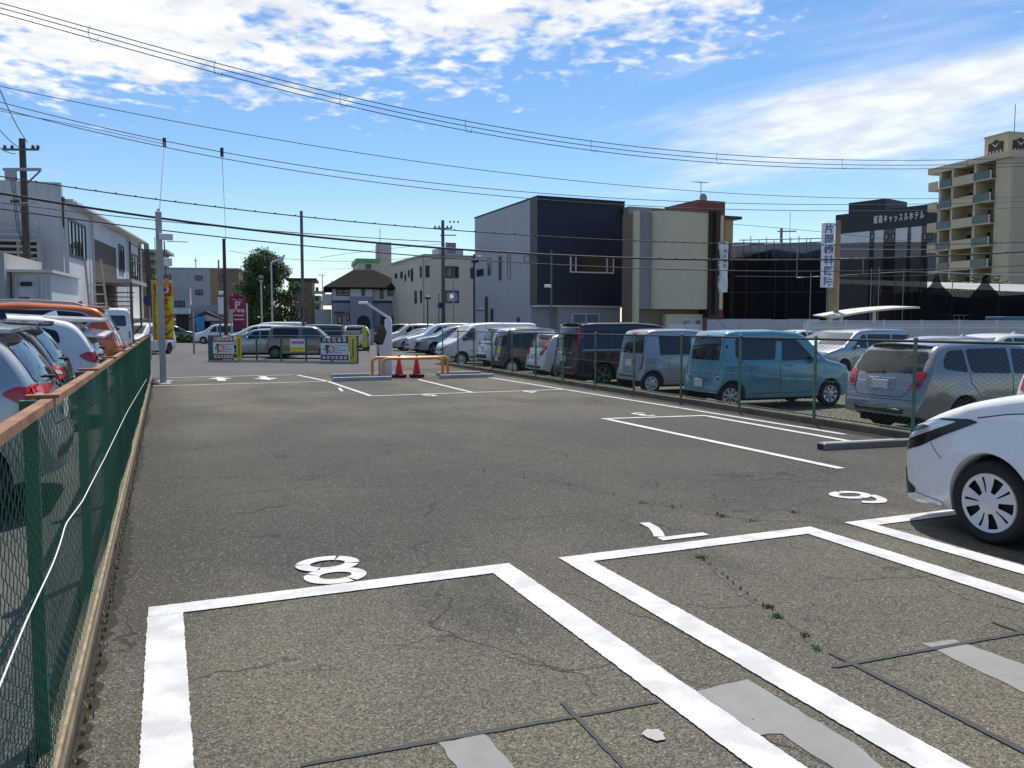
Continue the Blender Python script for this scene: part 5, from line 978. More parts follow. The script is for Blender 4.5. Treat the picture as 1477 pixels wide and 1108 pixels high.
# ---- cream buildings
B = Bld('cream_building', 'cream three-storey building with brown framed windows behind the utility pole', 'building', at(613, 76), 0.); wd = B.wx(692); dp = B.wy(566); zt = B.z(371)
B.box('wall', 0, wd, 0, dp, 0, zt, 'siding_cream'); B.box('parapet', -.08, wd+.08, -.08, dp+.08, zt, zt+.22, 'roof_sheet')
for pa, pb, ya, yb in ((643, 662, 384, 401), (643, 662, 419, 437), (679, 686, 385, 401), (612.5+2, 620, 384, 401)):
    x0, x1 = B.wx(pa), B.wx(pb); B.win('f', x0, x1, B.z(yb), B.z(ya), 0, 2 if pb-pa > 10 else 1, 'frame_dark', 'window_glass' if ya < 400 else 'window_pale', .12, .06)
for pa, pb, ya, yb in ((594, 597, 388, 406), (590, 592, 390, 400), (607, 611, 384, 401), (599, 602, 420, 438), (607, 611, 419, 437), (579, 582, 392, 402), (585, 587, 396, 406), (571, 574, 395, 402)):
    u0, u1 = B.wy(pb), B.wy(pa); B.win('l', u0, u1, B.z(yb, 0, u0), B.z(ya, 0, u0), 0, 1, 'frame_dark', 'window_glass', .08, .05)
MB().tube([(-.1, .3, 0), (-.1, .3, zt)], .07, 6).build('drain_pipe', 'pipe', B.o); MB().box(2.0, 4.5, 2, 4, zt+.22, zt+1.0).build('roof_unit', 'galv', B.o)
B = Bld('cream_tower_block', 'pale cream building with green roof edge and square stair tower behind the hip-roofed house', 'building', at(517, 100), R(-8)); x1, x2, x3 = B.wx(549), B.wx(566), B.wx(602)
B.box('wall', 0, x1, 0, 8, 0, B.z(380), 'wall_cream'); B.box('green_eave', -.2, x1-.002, -.2, 8, B.z(380), B.z(374), 'green_trim'); B.box('stair_tower', x1, x2, -.05, 5, 0, B.z(350), 'wall_cream'); B.box('wing', x2+.002, x3, 0, 8, 0, B.z(392), 'wall_cream'); B.win('f', B.wx(529), B.wx(537), B.z(389), B.z(382), 0, 2, 'frame_dark', 'window_glass', .1); b = MB(); b.tube([(x1+.3, 2, B.z(350)), (x1+.3, 2, B.z(328))], .04, 5); b.build('mast', 'galv_dark', B.o); MB().box(x2+1.0, x2+2.2, 1, 2, B.z(392), B.z(376)).build('roof_box', 'frame_dark', B.o); MB().box(x1-.4, x1-.05, -.3, -.06, B.z(374), B.z(350)).build('duct', 'galv', B.o)
# ---- hip-roofed white house
B = Bld('hip_roof_house', 'white and grey two-storey house with brown hip roof across the road', 'house', at(480, 85), R(-10)); wd = B.wx(583); zs, ze = B.z(437), B.z(415); dp = 8.5
B.box('lower_wall', 0, wd, 0, dp, 0, zs, 'wall_house_grey'); B.box('upper_wall', .02, wd-.02, .02, dp, zs+.25, ze, 'wall_house'); B.box('storey_band', -.05, wd+.05, -.05, dp, zs, zs+.248, 'navy'); x1, x2 = B.wx(506), B.wx(538)
B.box('front_bay', x1, x2, -.5, -.06, 0, B.z(428), 'wall_house_grey'); B.box('front_bay_top', x1+.02, x2-.02, -.48, .015, B.z(428)+.002, ze, 'wall_house')
zr = B.z(390, wd/2, dp/2); e = .9; b = MB(); b.add([(-e, -e, ze), (wd+e, -e, ze), (wd+e, dp+e, ze), (-e, dp+e, ze), (wd*.32, dp/2, zr), (wd*.62, dp/2, zr), (-e, -e, ze-.18), (wd+e, -e, ze-.18), (wd+e, dp+e, ze-.18), (-e, dp+e, ze-.18)], [(0, 1, 5, 4), (1, 2, 5), (2, 3, 4, 5), (3, 0, 4), (6, 7, 1, 0), (7, 8, 2, 1), (8, 9, 3, 2), (9, 6, 0, 3), (9, 8, 7, 6)]); rf_ = b.build('roof', 'roof_tile', B.o)
for pa, pb, ya, yb, n in ((486, 507, 410, 427, 2), (522, 527, 414, 427, 1), (549, 554, 417, 431, 1), (560, 570, 418, 427, 1)):
    x0, x1_ = B.wx(pa), B.wx(pb); B.win('f', x0, x1_, B.z(yb), min(B.z(ya), ze-.2), -.48 if pa == 522 else (.02), n, 'frame_dark', 'window_glass', .12, .06, True)
for pa, pb, ya, yb in ((487, 494, 455, 468), (500, 505, 452, 463)): B.win('f', B.wx(pa), B.wx(pb), B.z(yb), B.z(ya), 0, 1, 'frame_dark', 'window_glass', .1)
bx0, bx1 = B.wx(515), B.wx(534); b = MB(); ar = [(bx0, .3), (bx1, .3), (bx1, 2.2)]+[((bx0+bx1)/2+(bx1-bx0)/2*math.cos(t), 2.2+.8*math.sin(t)) for t in np.linspace(.1, math.pi-.1, 9)]+[(bx0, 2.2)]; xz_prism(b, ar, -.54, -.505); b.build('porch_opening', 'black_matte', B.o)
B.box('garage_shutter', B.wx(549), wd-.2, -.06, -.052, .3, 2.9, 'frame_dark'); B.box('window_hood', B.wx(483), B.wx(498), -.7, -.06, B.z(452), B.z(450), 'frame_dark'); B.box('balcony', -1.0, -.06, .6, 4.0, zs-.2, zs+.9, 'wall_house'); B.win('l', .8, 3.6, zs+.9, zs+2.4, 0, 3, 'frame_dark', 'window_glass', .1)
B.box('side_wing', -1.8, -.06, 4.2, dp, 0, zs-.6, 'wall_house')
o = thing('garden_wall', 'grey block garden wall in front of the hip-roofed house', 'wall', atg(478, 70), R(-10)); ln = along(o.location, (math.cos(R(-10)), math.sin(R(-10))), 560)
for k in range(int(ln/1.2)): MB().box(1.2*k, 1.2*k+1.18, 0, .2, -.1, 1.35).build('wall_block', 'wall_grey_render', o)
for x_, z_ in ((B.wx(540), .3), (wd-1.2, 3.9)): o = MB().bbox(x_, x_+.85, -.45, -.08, z_, z_+.6, .02).build('air_conditioner', 'eave_white', B.o); MB().lathe([(.001, 0), (.24, 0), (.24, -.01)], 16, 'y', (x_+.32, -.452, z_+.3)).build('fan_grille', 'galv_dark', o)
# ---- far left buildings
B = Bld('grey_apartments', 'lilac-grey three-storey apartment block with tan stripe behind the clinic', 'building', at(238, 98), R(-14)); wd = B.wx(347); zt = B.z(389)
xs = B.wx(306); xt = B.wx(318); B.box('wall', 0, xs, 0, 9, 0, zt, 'wall_lilac'); B.box('tan_wall', xs+.002, xt, 0, 9, 0, zt-.05, 'wall_tan'); B.box('brown_wall', xt+.002, wd, .0, 9, 0, zt-.06, 'wall_brown'); B.box('parapet', -.05, wd+.05, -.05, 9, zt, zt+.2, 'roof_sheet')
for pa, pb, ya, yb in ((239.5, 250, 397, 404), (284, 295, 398, 405), (284, 295, 418, 426), (319, 325, 396, 406)): B.win('f', B.wx(pa), B.wx(pb), B.z(yb), B.z(ya), 0, 2, 'frame_dark', 'window_glass', .1, .05)
b = MB(); b.tube([(B.wx(278), 3, zt), (B.wx(278), 3, B.z(370))], .05, 5); b.beam((B.wx(275), 3, B.z(374)), (B.wx(281), 3, B.z(374)), .06, .06); b.build('aerial', 'galv_dark', B.o)
B = Bld('clinic', 'low white and grey clinic with gabled porch canopy and blue banners', 'building', at(240, 88), R(-14)); wd = B.wx(332); x1 = B.wx(276); zt = B.z(432)
B.box('upper_wall', 0, x1, 0, 1.5, B.z(449), B.z(415), 'wall_lilac'); B.box('lower_wall', .1, x1-.1, .5, 6, 0, B.z(449)-.002, 'wall_grey_render'); B.box('awning', -.1, x1+.1, -.9, .0-.002, B.z(453), B.z(445), 'wall_white'); B.box('right_wing', x1+.002, wd, .1, 6, 0, B.z(440), 'wall_lilac'); B.win('f', B.wx(254), B.wx(269), B.z(443), B.z(434), 0, 2, 'frame_dark', 'window_glass', .1); B.win('f', B.wx(254), B.wx(272), .3, B.z(454), .5, 3, 'frame_dark', 'black_matte', .1, name='door')
cx = B.wx(303); g0 = B.z(456); g1 = B.z(449); b = MB(); xz_prism(b, [(cx-2.2, g0-.5), (cx-2.0, g0-.5), (cx, g1-.35), (cx+2.0, g0-.5), (cx+2.2, g0-.5), (cx, g1)], -1.6, -.002); b.build('gable_frame', 'frame_dark', B.o); b = MB(); xz_prism(b, [(cx-1.9, g0-.5), (cx+1.9, g0-.5), (cx, g1-.38)], -1.3, -1.2); b.build('gable_panel', 'wall_white', B.o)
B.box('shopfront', cx-1.8, cx+1.8, -.02, .09, .3, g0-.6, 'window_glass')
for k in range(3): x = B.wx(289+3*k); tag(MB().box(0, .42, -.02, .02, .3, 2.6).build('shop_banner', 'sky_blue'), ('sky blue upright banner furthest from the clinic gable', 'sky blue upright banner between the two others at the clinic', 'sky blue upright banner beside the clinic gabled porch')[k], 'banner', 'blue banners at the clinic').location = B.loc+Vector((*B.dirx(), 0))*x+Vector((*B.diry(), 0))*-1.7
B = Bld('stepped_apartments', 'distant brown stepped apartment block with balconies above the white workshop', 'building', at(205, 135), R(-8)); wd = B.wx(246)
B.box('wall', 0, wd*.8, 0, 8, 0, B.z(365), 'wall_brown'); B.box('roof_slab', -.3, wd, -.5, 8, B.z(365)+.002, B.z(361), 'wall_grey_render'); B.box('left_wing', -3, wd*.5, -1.5, -.002, 0, B.z(395), 'wall_tan')
for k, yy_ in enumerate((372, 384, 398, 412, 426)): B.box('balcony', wd*.3, wd*1.05, -1.2, -.6, B.z(yy_+4), B.z(yy_), 'wall_grey_render'); B.win('f', wd*.32, wd*.7, B.z(yy_), B.z(yy_-5), 0, 2, 'frame_dark', 'window_glass', .12)
B = Bld('beige_apartments', 'beige four-storey apartments with stacked balconies right of the tree', 'building', at(418, 112), R(-12)); wd = B.wx(452); B.box('wall', 0, wd, 0, 8, 0, B.z(405), 'wall_brown'); B.box('roof_slab', -.4, wd+.6, -.6, 8.4, B.z(405)+.002, B.z(402), 'roof_dark'); x2 = B.wx(464); B.box('right_wing', wd+.002, x2, 1, 8, 0, B.z(426), 'wall_grey_render')
for yy_ in (420, 434, 448, 460):
    for pa in (424, 437): B.win('f', B.wx(pa), B.wx(pa+5), B.z(yy_+3), B.z(yy_-4), 0, 1, 'frame_dark', 'window_glass', .12)
    B.box('balcony', wd+.2, x2+.6, .1, .98, B.z(yy_+4), B.z(yy_), 'wall_grey_render'); B.win('f', wd+.4, x2-.3, B.z(yy_), B.z(yy_-6), 1, 2, 'frame_dark', 'window_glass', .1)
# ---- white workshop on the left: end wall and long flank with stair
B = Bld('white_workshop', 'long white workshop with tall windows, outside stair and sloping eave beyond the left lot', 'building', at(100, 38), R(-8)); fl = B.wy(207); zt = B.z(288); hw = 22
B.box('long_wing', -9, 0, .002, fl, 0, zt-.25, 'wall_white'); B.box('eave', -9.3, .35, .05, fl+.3, zt-.248, zt-.05, 'eave_white'); B.box('end_block', -hw, -.06, -.3, .0, 0, B.z(267, 0, -.3), 'siding_white'); b = MB(); b.tube([(.42, .1, zt-.2), (.42, fl, zt-.2)], .07, 6); b.build('gutter', 'eave_white', B.o)
B.box('dark_corner', -.24, .02, -.25, -.004, B.z(330), zt, 'frame_dark')  # dark strip at the upper corner, below the eave line
for pa, pb, ya, yb, n in ((104, 129, 316, 362, 5), (176, 183, 353, 384, 2), (191, 202, 365, 396, 3)):
    u0, u1 = B.wy(pa), B.wy(pb); B.win('r', u0, u1, B.z(yb+8, 0, u0), B.z(ya, 0, u0), 0, n, 'frame_dark', 'window_glass', .12, .06)
for px in (98.5, 136, 188, 205): u = B.wy(px); MB().tube([(.12, u, 0), (.12, u, zt-.3)], .07, 6).build('drain_pipe', 'pipe', B.o)
u0, u1 = B.wy(139), B.wy(172); B.box('stair_recess', .002, .012, u0, u1, 0, B.z(345, 0, u0), 'stair_rust')
st = MB()
for k in range(14): z = .4+.26*k; y = u0+.5+.24*k; st.box(.05, 1.3, y, y+.26, z, z+.05)
st.build('stair_treads', 'stair_rust', B.o); zl = B.z(402, 0, u0); B.box('stair_landing', .02, 1.8, u0+.2, u1-.4, zl-.2, zl, 'wall_grey_render'); b = MB()
for x, y in ((1.75, u0+.3), (1.75, (u0+u1)/2), (1.75, u1-.5)): b.beam((x, y, 0), (x, y, zl+2.0), .09, .09)
for z in (zl+1.0, zl+1.9): b.beam((1.75, u0+.3, z), (1.75, u1-.5, z), .06, .06)
b.build('stair_frame', 'stair_rust', B.o); MB().add([(1.84, u1-2.0, zl+2.2), (1.86, u1+.8, .3), (1.86, u1+3.0, .3), (1.84, u1-.2, zl+2.4)], [(0, 1, 2, 3)]).build('dark_netting', 'net_black', B.o); B.box('door_awning', .02, 2.2, fl-4.5, fl-.5, 2.3, 2.4, 'wall_cream')
b = MB(); yl = B.wy(104)-2
for dx in (.0, .8): b.tube([(1.4+dx, yl, 0), (1.0+dx*.8, yl+.6, B.z(377))], .05, 6)
for k in range(9): z = .4+.42*k; b.tube([(1.4-.04*k, yl+.06*k, z), (2.2-.06*k, yl+.06*k, z)], .025, 5)
b.build('ladder', 'ladder', B.o)
lo = MB(); xl0, xl1 = -5.2, -.9
for k in range(8): lo.box(xl0, xl1, -1.3, -1.2, B.z(385, 0, -1.2)+.26*k, B.z(385, 0, -1.2)+.26*k+.10)
for x in (xl0, -3.3, -1.7, xl1): lo.box(x, x+.1, -1.2, -.6, B.z(388, 0, -1.2), B.z(345, 0, -1.2))
lo.build('louvre_screen', 'louvre', B.o); B.box('louvre_back', xl0+.1, xl1-.1, -.6, -.52, B.z(388, 0, -1), B.z(350, 0, -1), 'frame_dark')
S2 = Bld('white_shed', 'low white shed with three black wall vents in front of the workshop', 'shed', at(20, 30), R(-8)); wd = S2.wx(78); S2.box('wall', 0, wd, 0, 4, 0, S2.z(394, 0, 0), 'wall_white'); S2.box('roof', -.25, wd+.15, -.35, 4.2, S2.z(394)+.002, S2.z(390), 'eave_white'); S2.box('left_block', -6, -.05, -.6, 4, 0, S2.z(368), 'wall_grey_render');
for px in (35, 40, 45): x = S2.wx(px); MB().box(x, x+.12, -.12, -.002, S2.z(413), S2.z(407)).build('vent', 'black_matte', S2.o)
S2.win('f', S2.wx(32), S2.wx(46), S2.z(446), S2.z(429), 0, 2, 'frame_dark', 'window_pale', .07); [MB().tube([(S2.wx(px), -.08, 0), (S2.wx(px), -.08, S2.z(400))], .05, 6).build('drain_pipe', 'pipe', S2.o) for px in (28, 58, 71)]
for x_, z_ in ((S2.wx(52), .6), (S2.wx(64), .6)): o = MB().bbox(x_, x_+.8, -.45, -.06, z_, z_+.6, .02).build('air_conditioner', 'eave_white', S2.o); MB().lathe([(.001, 0), (.22, 0), (.22, -.01)], 16, 'y', (x_+.3, -.452, z_+.3)).build('fan_grille', 'galv_dark', o)
# ---- apartment tower on the right
B = Bld('apartment_tower', 'tan eight-storey apartment tower with long balconies and roof block', 'building', at(1452, 115), R(-97)); xf = B.wx(1340); xg = B.wx(1323); zt = B.z(222); nf = 8; fh = (zt-1.2)/nf
B.box('core', xf, -.002, 1.6, 14, 0, zt-.9, 'recess'); B.box('end_wall', -.0, .3, -.3, 15, 0, zt-.3, 'tower_side'); B.box('end_return', -2.6, -.003, -.3, 1.598, 0, zt-.35, 'tower_tan'); B.box('roof_slab', xf-.6, .32, -.9, 15, zt-.9+.002, zt, 'tower_tan')
L_ = -xf
for k in range(nf):
    z0 = 1.0+fh*k; xl = xg if k < 4 else xf; B.box('balcony_slab', xl-.3, -2.602, -1.0, 1.598, z0-.18, z0, 'tower_tan')
    seg = [(xl-.3, xl-.3+L_*.13, 0), (-L_*.86, -L_*.70, 1), (-L_*.69, -L_*.41, 0), (-L_*.40, -L_*.22, 1), (-L_*.21, -2.7, 0)]
    for a, b_, gl in seg: B.box('balustrade' if gl else 'parapet', a, b_, -1.0, -.86, z0+.002, z0+1.15, 'balustrade' if gl else 'tower_tan')
    for a, b_ in ((-L_*.92, -L_*.80), (-L_*.66, -L_*.52), (-L_*.45, -L_*.34), (-L_*.20, -L_*.13)): B.win('f', a, b_, z0+.2, z0+2.2, 1.6, 2, 'tower_side', 'window_glass', .1)
    for x in (-L_*.87, -L_*.405, -L_*.70): B.box('pier', x-.2, x+.2, -.8, 1.59, z0, z0+fh-.19, 'tower_tan')
    B.win('r', 4.0, 6.2, z0+1.0, z0+2.3, .3, 2, 'tower_tan', 'window_glass', .12); B.win('r', 8.5, 10.6, z0+1.0, z0+2.3, .3, 2, 'tower_tan', 'window_glass', .12)
p_ = at(1443, 117); tb = Bld('tower_roof_block', 'tan roof block with two dark emblem boards on the apartment tower', 'roof block', p_, R(-97)); xh = tb.wx(1408); yh = tb.wy(1475); zb, zt2 = zt-.2, tb.z(198); tb.box('block', xh, 0, 0, yh, zb+.22, zt2, 'tower_tan'); tb.box('coping', xh-.1, .1, -.1, yh+.1, zt2+.002, zt2+.25, 'tower_side'); b = MB(); b.tube([(0, 1, zt2), (0, 1, zt2+4)], .05, 5); b.build('lightning_rod', 'galv_dark', tb.o)
def emblem(fn, w_, zc):
    pts = [(-w_/2, -1.0), (w_/2, -1.0), (w_/2, .7), (w_*.32, .7), (w_*.22, .78), (0, 1.1), (-w_*.22, .78), (-w_*.32, .7), (-w_/2, .7)]; b = MB(); n = len(pts); b.add([fn(x, .0, zc+z) for x, z in pts]+[fn(x, .08, zc+z) for x, z in pts], [tuple(range(n)), tuple(range(2*n-1, n-1, -1))]+[(i, (i+1) % n, n+(i+1) % n, n+i) for i in range(n)]); o = b.build('emblem_board', 'brown_fin', tb.o)
    for k in range(4): x = -w_*.36+w_*.24*k; b = MB(); b.add([fn(x-.17*w_/3, .1, zc-.9), fn(x+.17*w_/3, .1, zc-.9), fn(x+.17*w_/3, .1, zc-.45), fn(x-.17*w_/3, .1, zc-.45)], [(0, 1, 2, 3)]); b.build('emblem_mark', 'wall_beige', o)
    b = MB(); b.add([fn(-w_*.25, .1, zc+.55), fn(0, .1, zc+.0), fn(w_*.25, .1, zc+.55), fn(w_*.2, .1, zc+.6), fn(0, .1, zc+.25), fn(-w_*.2, .1, zc+.6)], [(0, 1, 4, 5), (1, 2, 3, 4)]); b.build('emblem_mark', 'wall_beige', o)
emblem(lambda x, d, z: (xh/2+x, -.02-d, z), abs(xh)*.62, zat(214, 117)+.3); emblem(lambda x, d, z: (.02+d, yh/2+x, z), yh*.62, zat(214, 117)+.3)
# ---- hotel
B = Bld('castle_hotel', 'striped white and grey hotel with black sign band and white katakana letters', 'building', at(1345, 150), R(-76)); xl = B.wx(1200); zt = B.z(296); zb_ = B.z(326)
B.box('sign_band', xl, 0, -.05, 12, zb_, zt, 'hotel_black'); px = 1200; cols = [1200, 1221, 1249, 1256, 1269, 1286, 1303, 1308, 1323, 1345]; kinds = 'wgwgwgwgw'; kinds = 'wgwgwgwwg'; kinds = ['w', 'w', 'g', 'w', 'g', 'w', 'g', 'w', 'g']
for a, b_, k in zip(cols[:-1], cols[1:], kinds): B.box('wall_panel', B.wx(a), B.wx(b_)-.01, 0, 12, 0, zb_-.002, 'hotel_white' if k == 'w' else 'hotel_grey')
for pa, pb in ((1250, 1256), (1270, 1276), (1280, 1285.5), (1304, 1308), (1325, 1331), (1333, 1338)): x0, x1 = B.wx(pa), B.wx(pb); B.win('f', x0, x1, B.z(348, x0), B.z(339, x0), 0, 1, 'hotel_black', 'window_pale', .2, .08)
B2x0, B2x1 = B.wx(1210), B.wx(1263); B.box('lift_block', B2x0, B2x1, 2, 10, zt+.002, B.z(289, B2x1, 2), 'hotel_black'); tx0, tx1 = B.wx(1254), B.wx(1327); s_ = '姫路キャッスルホテル'
for i, ch in enumerate(s_): text(ch, 1.6, 'white', B.o, (tx0+(tx1-tx0)*(i+.5)/len(s_), -.12, (zb_+zt)/2), (R(90), 0, 0), .05, .02, stretch=abs(tx1-tx0)/len(s_)/1.6*.8)
# ---- scaffolded building under black nets
SC = thing('netted_scaffold', 'demolition scaffold wrapped in black mesh sheets behind the white hoarding', 'scaffold', at(1040, 58), R(-22)); SC.location.z = -.1
def sx(px, D=58): return along(SC.location, (math.cos(R(-22)), math.sin(R(-22))), px)
def sz(py, D=58): return zat(py, D)+.1
def drape(name, tops, z0, y, m, fold=.12, seed=0):
    xs = np.linspace(tops[0][0], tops[-1][0], 60); zt_ = np.interp(xs, [t[0] for t in tops], [t[1] for t in tops]); vs = []; nz = 10
    for i, (x, zz_) in enumerate(zip(xs, zt_)):
        for j in range(nz+1): f = j/nz; vs.append((x, y+fold*math.sin(x*2.1+seed+f*1.5)+fold*.6*math.sin(x*5.3+seed*2-f*2), z0+(zz_-z0)*f))
    return mesh_obj(name, vs, [(i*(nz+1)+j, (i+1)*(nz+1)+j, (i+1)*(nz+1)+j+1, i*(nz+1)+j+1) for i in range(len(xs)-1) for j in range(nz)], m, SC, True)
drape('mesh_sheet', [(sx(1032), sz(372)), (sx(1085), sz(374)), (sx(1140), sz(373)), (sx(1200), sz(374)), (sx(1338), sz(372))], 0, 0., 'net_black', .3)
drape('mesh_sheet', [(sx(1196), sz(352)), (sx(1250), sz(350)), (sx(1336), sz(349))], sz(372), .4, 'net_thin', .1, 2.)
drape('mesh_sheet', [(sx(1060), sz(375)), (sx(1120), sz(358)), (sx(1165), sz(364)), (sx(1200), sz(356))], sz(376), 1.4, 'net_thin', .1, 1.)
drape('mesh_sheet', [(sx(1338), sz(425)), (sx(1395), sz(430)), (sx(1470), sz(425)), (sx(1560), sz(430))], 0, -.2, 'net_black', .1, 3.)
for k, (pc, hw_, top) in enumerate(((1330, 26, 397), (1398, 22, 400), (1471, 20, 400))): drape('mesh_tent', [(sx(pc-hw_), sz(432)), (sx(pc-hw_*.3), sz(412)), (sx(pc-2), sz(top)), (sx(pc+2), sz(top)), (sx(pc+hw_*.3), sz(412)), (sx(pc+hw_), sz(432))], 0, -1.6, 'net_black', .08, k)
SC2 = thing('grey_sheds', 'grey flat roofs and pale wall of the building under demolition', 'building', SC.location, R(-22)); MB().box(sx(1072), sx(1210), 2.5, 9, 0, sz(346), ).build('pale_wall', 'wall_grey_render', SC2); MB().box(sx(1335), sx(1580), 1.0, 8, 0, sz(420)).build('shed_wall', 'recess', SC2); MB().add([(sx(1215), 1.2, sz(408)), (sx(1580), 1.2, sz(424)), (sx(1580), 7, sz(404)), (sx(1215), 7, sz(394))], [(0, 1, 2, 3)]).build('shed_roof', 'roof_sheet', SC2); MB().box(sx(1085), sx(1120), 1.6, 2.4, sz(385), sz(362)).build('low_roof', 'wall_brown', SC2)
for px in (1075, 1085, 1097, 1108, 1119, 1131, 1143, 1155, 1166, 1172): MB().tube([(sx(px), .9, 0), (sx(px), .9, sz(340+(px % 7)))], .03, 5).build('scaffold_pole', 'galv_dark', SC)
for px, t_, b_ in ((1143, 352, 401), (1163, 395, 462), (1249, 388, 462), (1260, 387, 462), (1295, 388, 462), (1365, 390, 462), (1432, 395, 462), (1237, 372, 396), (1475, 390, 462)): MB().tube([(sx(px), -.45, sz(b_)), (sx(px), -.45, sz(t_))], .035, 6).build('scaffold_pole', 'galv', SC)
for (pa, ya), (pb, yb) in (((1142, 402), (1300, 393)), ((1300, 393), (1480, 399)), ((1050, 357), (1200, 350)), ((1060, 349), (1190, 346)), ((1200, 362), (1336, 362))): MB().tube([(sx(pa), -.5, sz(ya)), (sx(pb), -.5, sz(yb))], .035, 6).build('scaffold_ledger', 'galv' if ya > 380 else 'galv_dark', SC)
for k, (pa, ya, pb, yb) in enumerate(((1340, 455, 1397, 455), (1340, 462, 1397, 462))): MB().tube([(sx(pa), -.7, sz(ya)), (sx(pb), -.7, sz(yb))], .03, 5).build('ladder_rail', 'galv', SC)
for k in range(8): px = 1345+7*k; MB().tube([(sx(px), -.7, sz(462)), (sx(px), -.7, sz(455))], .02, 5).build('ladder_rung', 'galv', SC)
for px in (1049, 1071, 1112, 1128, 1187, 1222, 1231, 1283, 1307, 1319): MB().tube([(sx(px), -.55, 0), (sx(px), -.55, sz(371))], .02, 5).build('scaffold_pole', 'frame_dark', SC)
for yy_ in (423, ): MB().tube([(sx(1046), -.58, sz(yy_)), (sx(1330), -.58, sz(yy_-2))], .02, 5).build('scaffold_ledger', 'frame_dark', SC)
# hoarding and white rail fence in front
HO = thing('site_hoarding', 'white panel hoarding along the back of the gravel lot', 'hoarding', atg(1020, 50), R(-20)); ln = along(HO.location, (math.cos(R(-20)), math.sin(R(-20))), 1200); n = int(ln/1.0)
for k in range(n): MB().box(k*1.0, k*1.0+.985, 0, .05, -.1, zat(461, 50)+(.03 if k % 4 else .0)).build('panel', 'hoard_white', HO)
WF = thing('white_rail_fence', 'white wire panel fence in front of the scaffold nets', 'fence', atg(1165, 42), R(-20)); ln = along(WF.location, (math.cos(R(-20)), math.sin(R(-20))), 1500)
MB().box(0, ln, .5, .54, -.1, 1.80).build('backing_sheet', 'hoard_white', WF)
for k in range(int(ln/2)+1): MB().box(2*k-.035, 2*k+.035, -.035, .035, -.1, 1.92).build('post', 'frame_white', WF)
for z in (1.86, 1.52): MB().box(0, ln, -.045, -.036, z-.03, z+.03).build('rail', 'frame_white', WF)
b = MB()
for k in range(int(ln/.14)): b.box(.14*k, .14*k+.012, -.02, -.008, .1, 1.86)
b.build('wire_infill', 'frame_white', WF)['kind'] = 'stuff'
o = tag(MB().bbox(0, 2.4, 0, 1.2, 1.5, 2.15, .03).build('blue_skip', mat('skip_blue', col=(.04, .13, .22), rough=.6, var=.2)), 'blue site container top behind the white fence', 'container'); o.location = at(1448, 47); o.location.z = .0
# carport
CP = thing('carport', 'curved pale roof carport on two white posts beside the rusty sign pole', 'carport', atg(1196, 45), R(-20)); cw = along(CP.location, (math.cos(R(-20)), math.sin(R(-20))), 1316); z0, z1, z2 = zat(457, 45), zat(450, 45), zat(443, 45); b = MB(); n = 14; vs = []
for i in range(n+1): f = i/n; z = z0+(z2-z0)*(1-(1-f)**1.8); vs += [(cw*f, -.6, z), (cw*f, 2.2, z+.12), (cw*f, 2.2, z+.06), (cw*f, -.6, z-.10)]
b.add(vs, [(4*i+k, 4*i+(k+1) % 4, 4*i+4+(k+1) % 4, 4*i+4+k) for i in range(n) for k in range(4)]+[(3, 2, 1, 0), (4*n, 4*n+1, 4*n+2, 4*n+3)]); b.build('roof', 'pole_cream', CP, True)
for x in (.15, .75, cw*.55): MB().box(x, x+.16, .3, .46, -.1, z0+.05 if x < 1 else z2-.25).build('post', 'pole_cream', CP)
# dentist sign
DS = thing('sign_pole', 'tall rusty pole carrying a white vertical dental clinic sign', 'sign', atg(1205, 46.5), R(-18)); zp = zat(320, 46.5); MB().tube([(0, 0, -.1), (0, 0, zp)], .15, 10).build('pole', 'rust_pole', DS, True); zs0, zs1 = zat(415, 46.5), zat(323, 46.5)
MB().bbox(-.92, -.24, -.14, .14, zs0, zs1, .05).build('sign_board', 'white', DS); s_ = '片岡歯科医院'
for i, ch in enumerate(s_): text(ch, .56, 'sign_text', DS, (-.58, -.147, zs1-.35-(zs1-zs0-.5)*i/5*.94-.05), (R(90), 0, 0), .004, .012)
for z in (zs0+.0, zs1-.15): MB().box(-.25, .02, -.05, .05, z-.02, z+.06).build('bracket', 'rust_pole', DS)
# ================================================================== SIGNS ON THE FAR CAR PARK FENCE
A_, B_ = gnd(302, 520.5), gnd(516, 523.5); dv = (B_-A_); FL = dv.length; fa = math.atan2(dv.y, dv.x); FF = thing('mesh_fence', 'low dark green fence carrying parking signs across the road', 'fence', (A_.x, A_.y, -.03), fa)
for k in range(7): x = FL*k/6; MB().box(x-.03, x+.03, -.03, .03, 0, 1.22).build('post', 'fence_green', FF)
for z in (.08, 1.2): MB().tube([(0, 0, z), (FL, 0, z)], .02, 6).build('rail', 'fence_green', FF)
chain('chain_link_mesh', (0, 0), (FL, 0), .1, 1.2, .07, .0016, 'wire_green', FF)
MB().box(0, FL, -.1, .1, -.2, .06).build('footing', 'concrete', FF); MB().box(.05, .75, -.06, -.04, .05, 1.2).build('green_sheet', mat('sheet_green', col=(.035, .13, .11), rough=.7, var=.2), FF)
def fpos(px): return along(Vector((A_.x, A_.y, 0)), (math.cos(fa), math.sin(fa)), px)
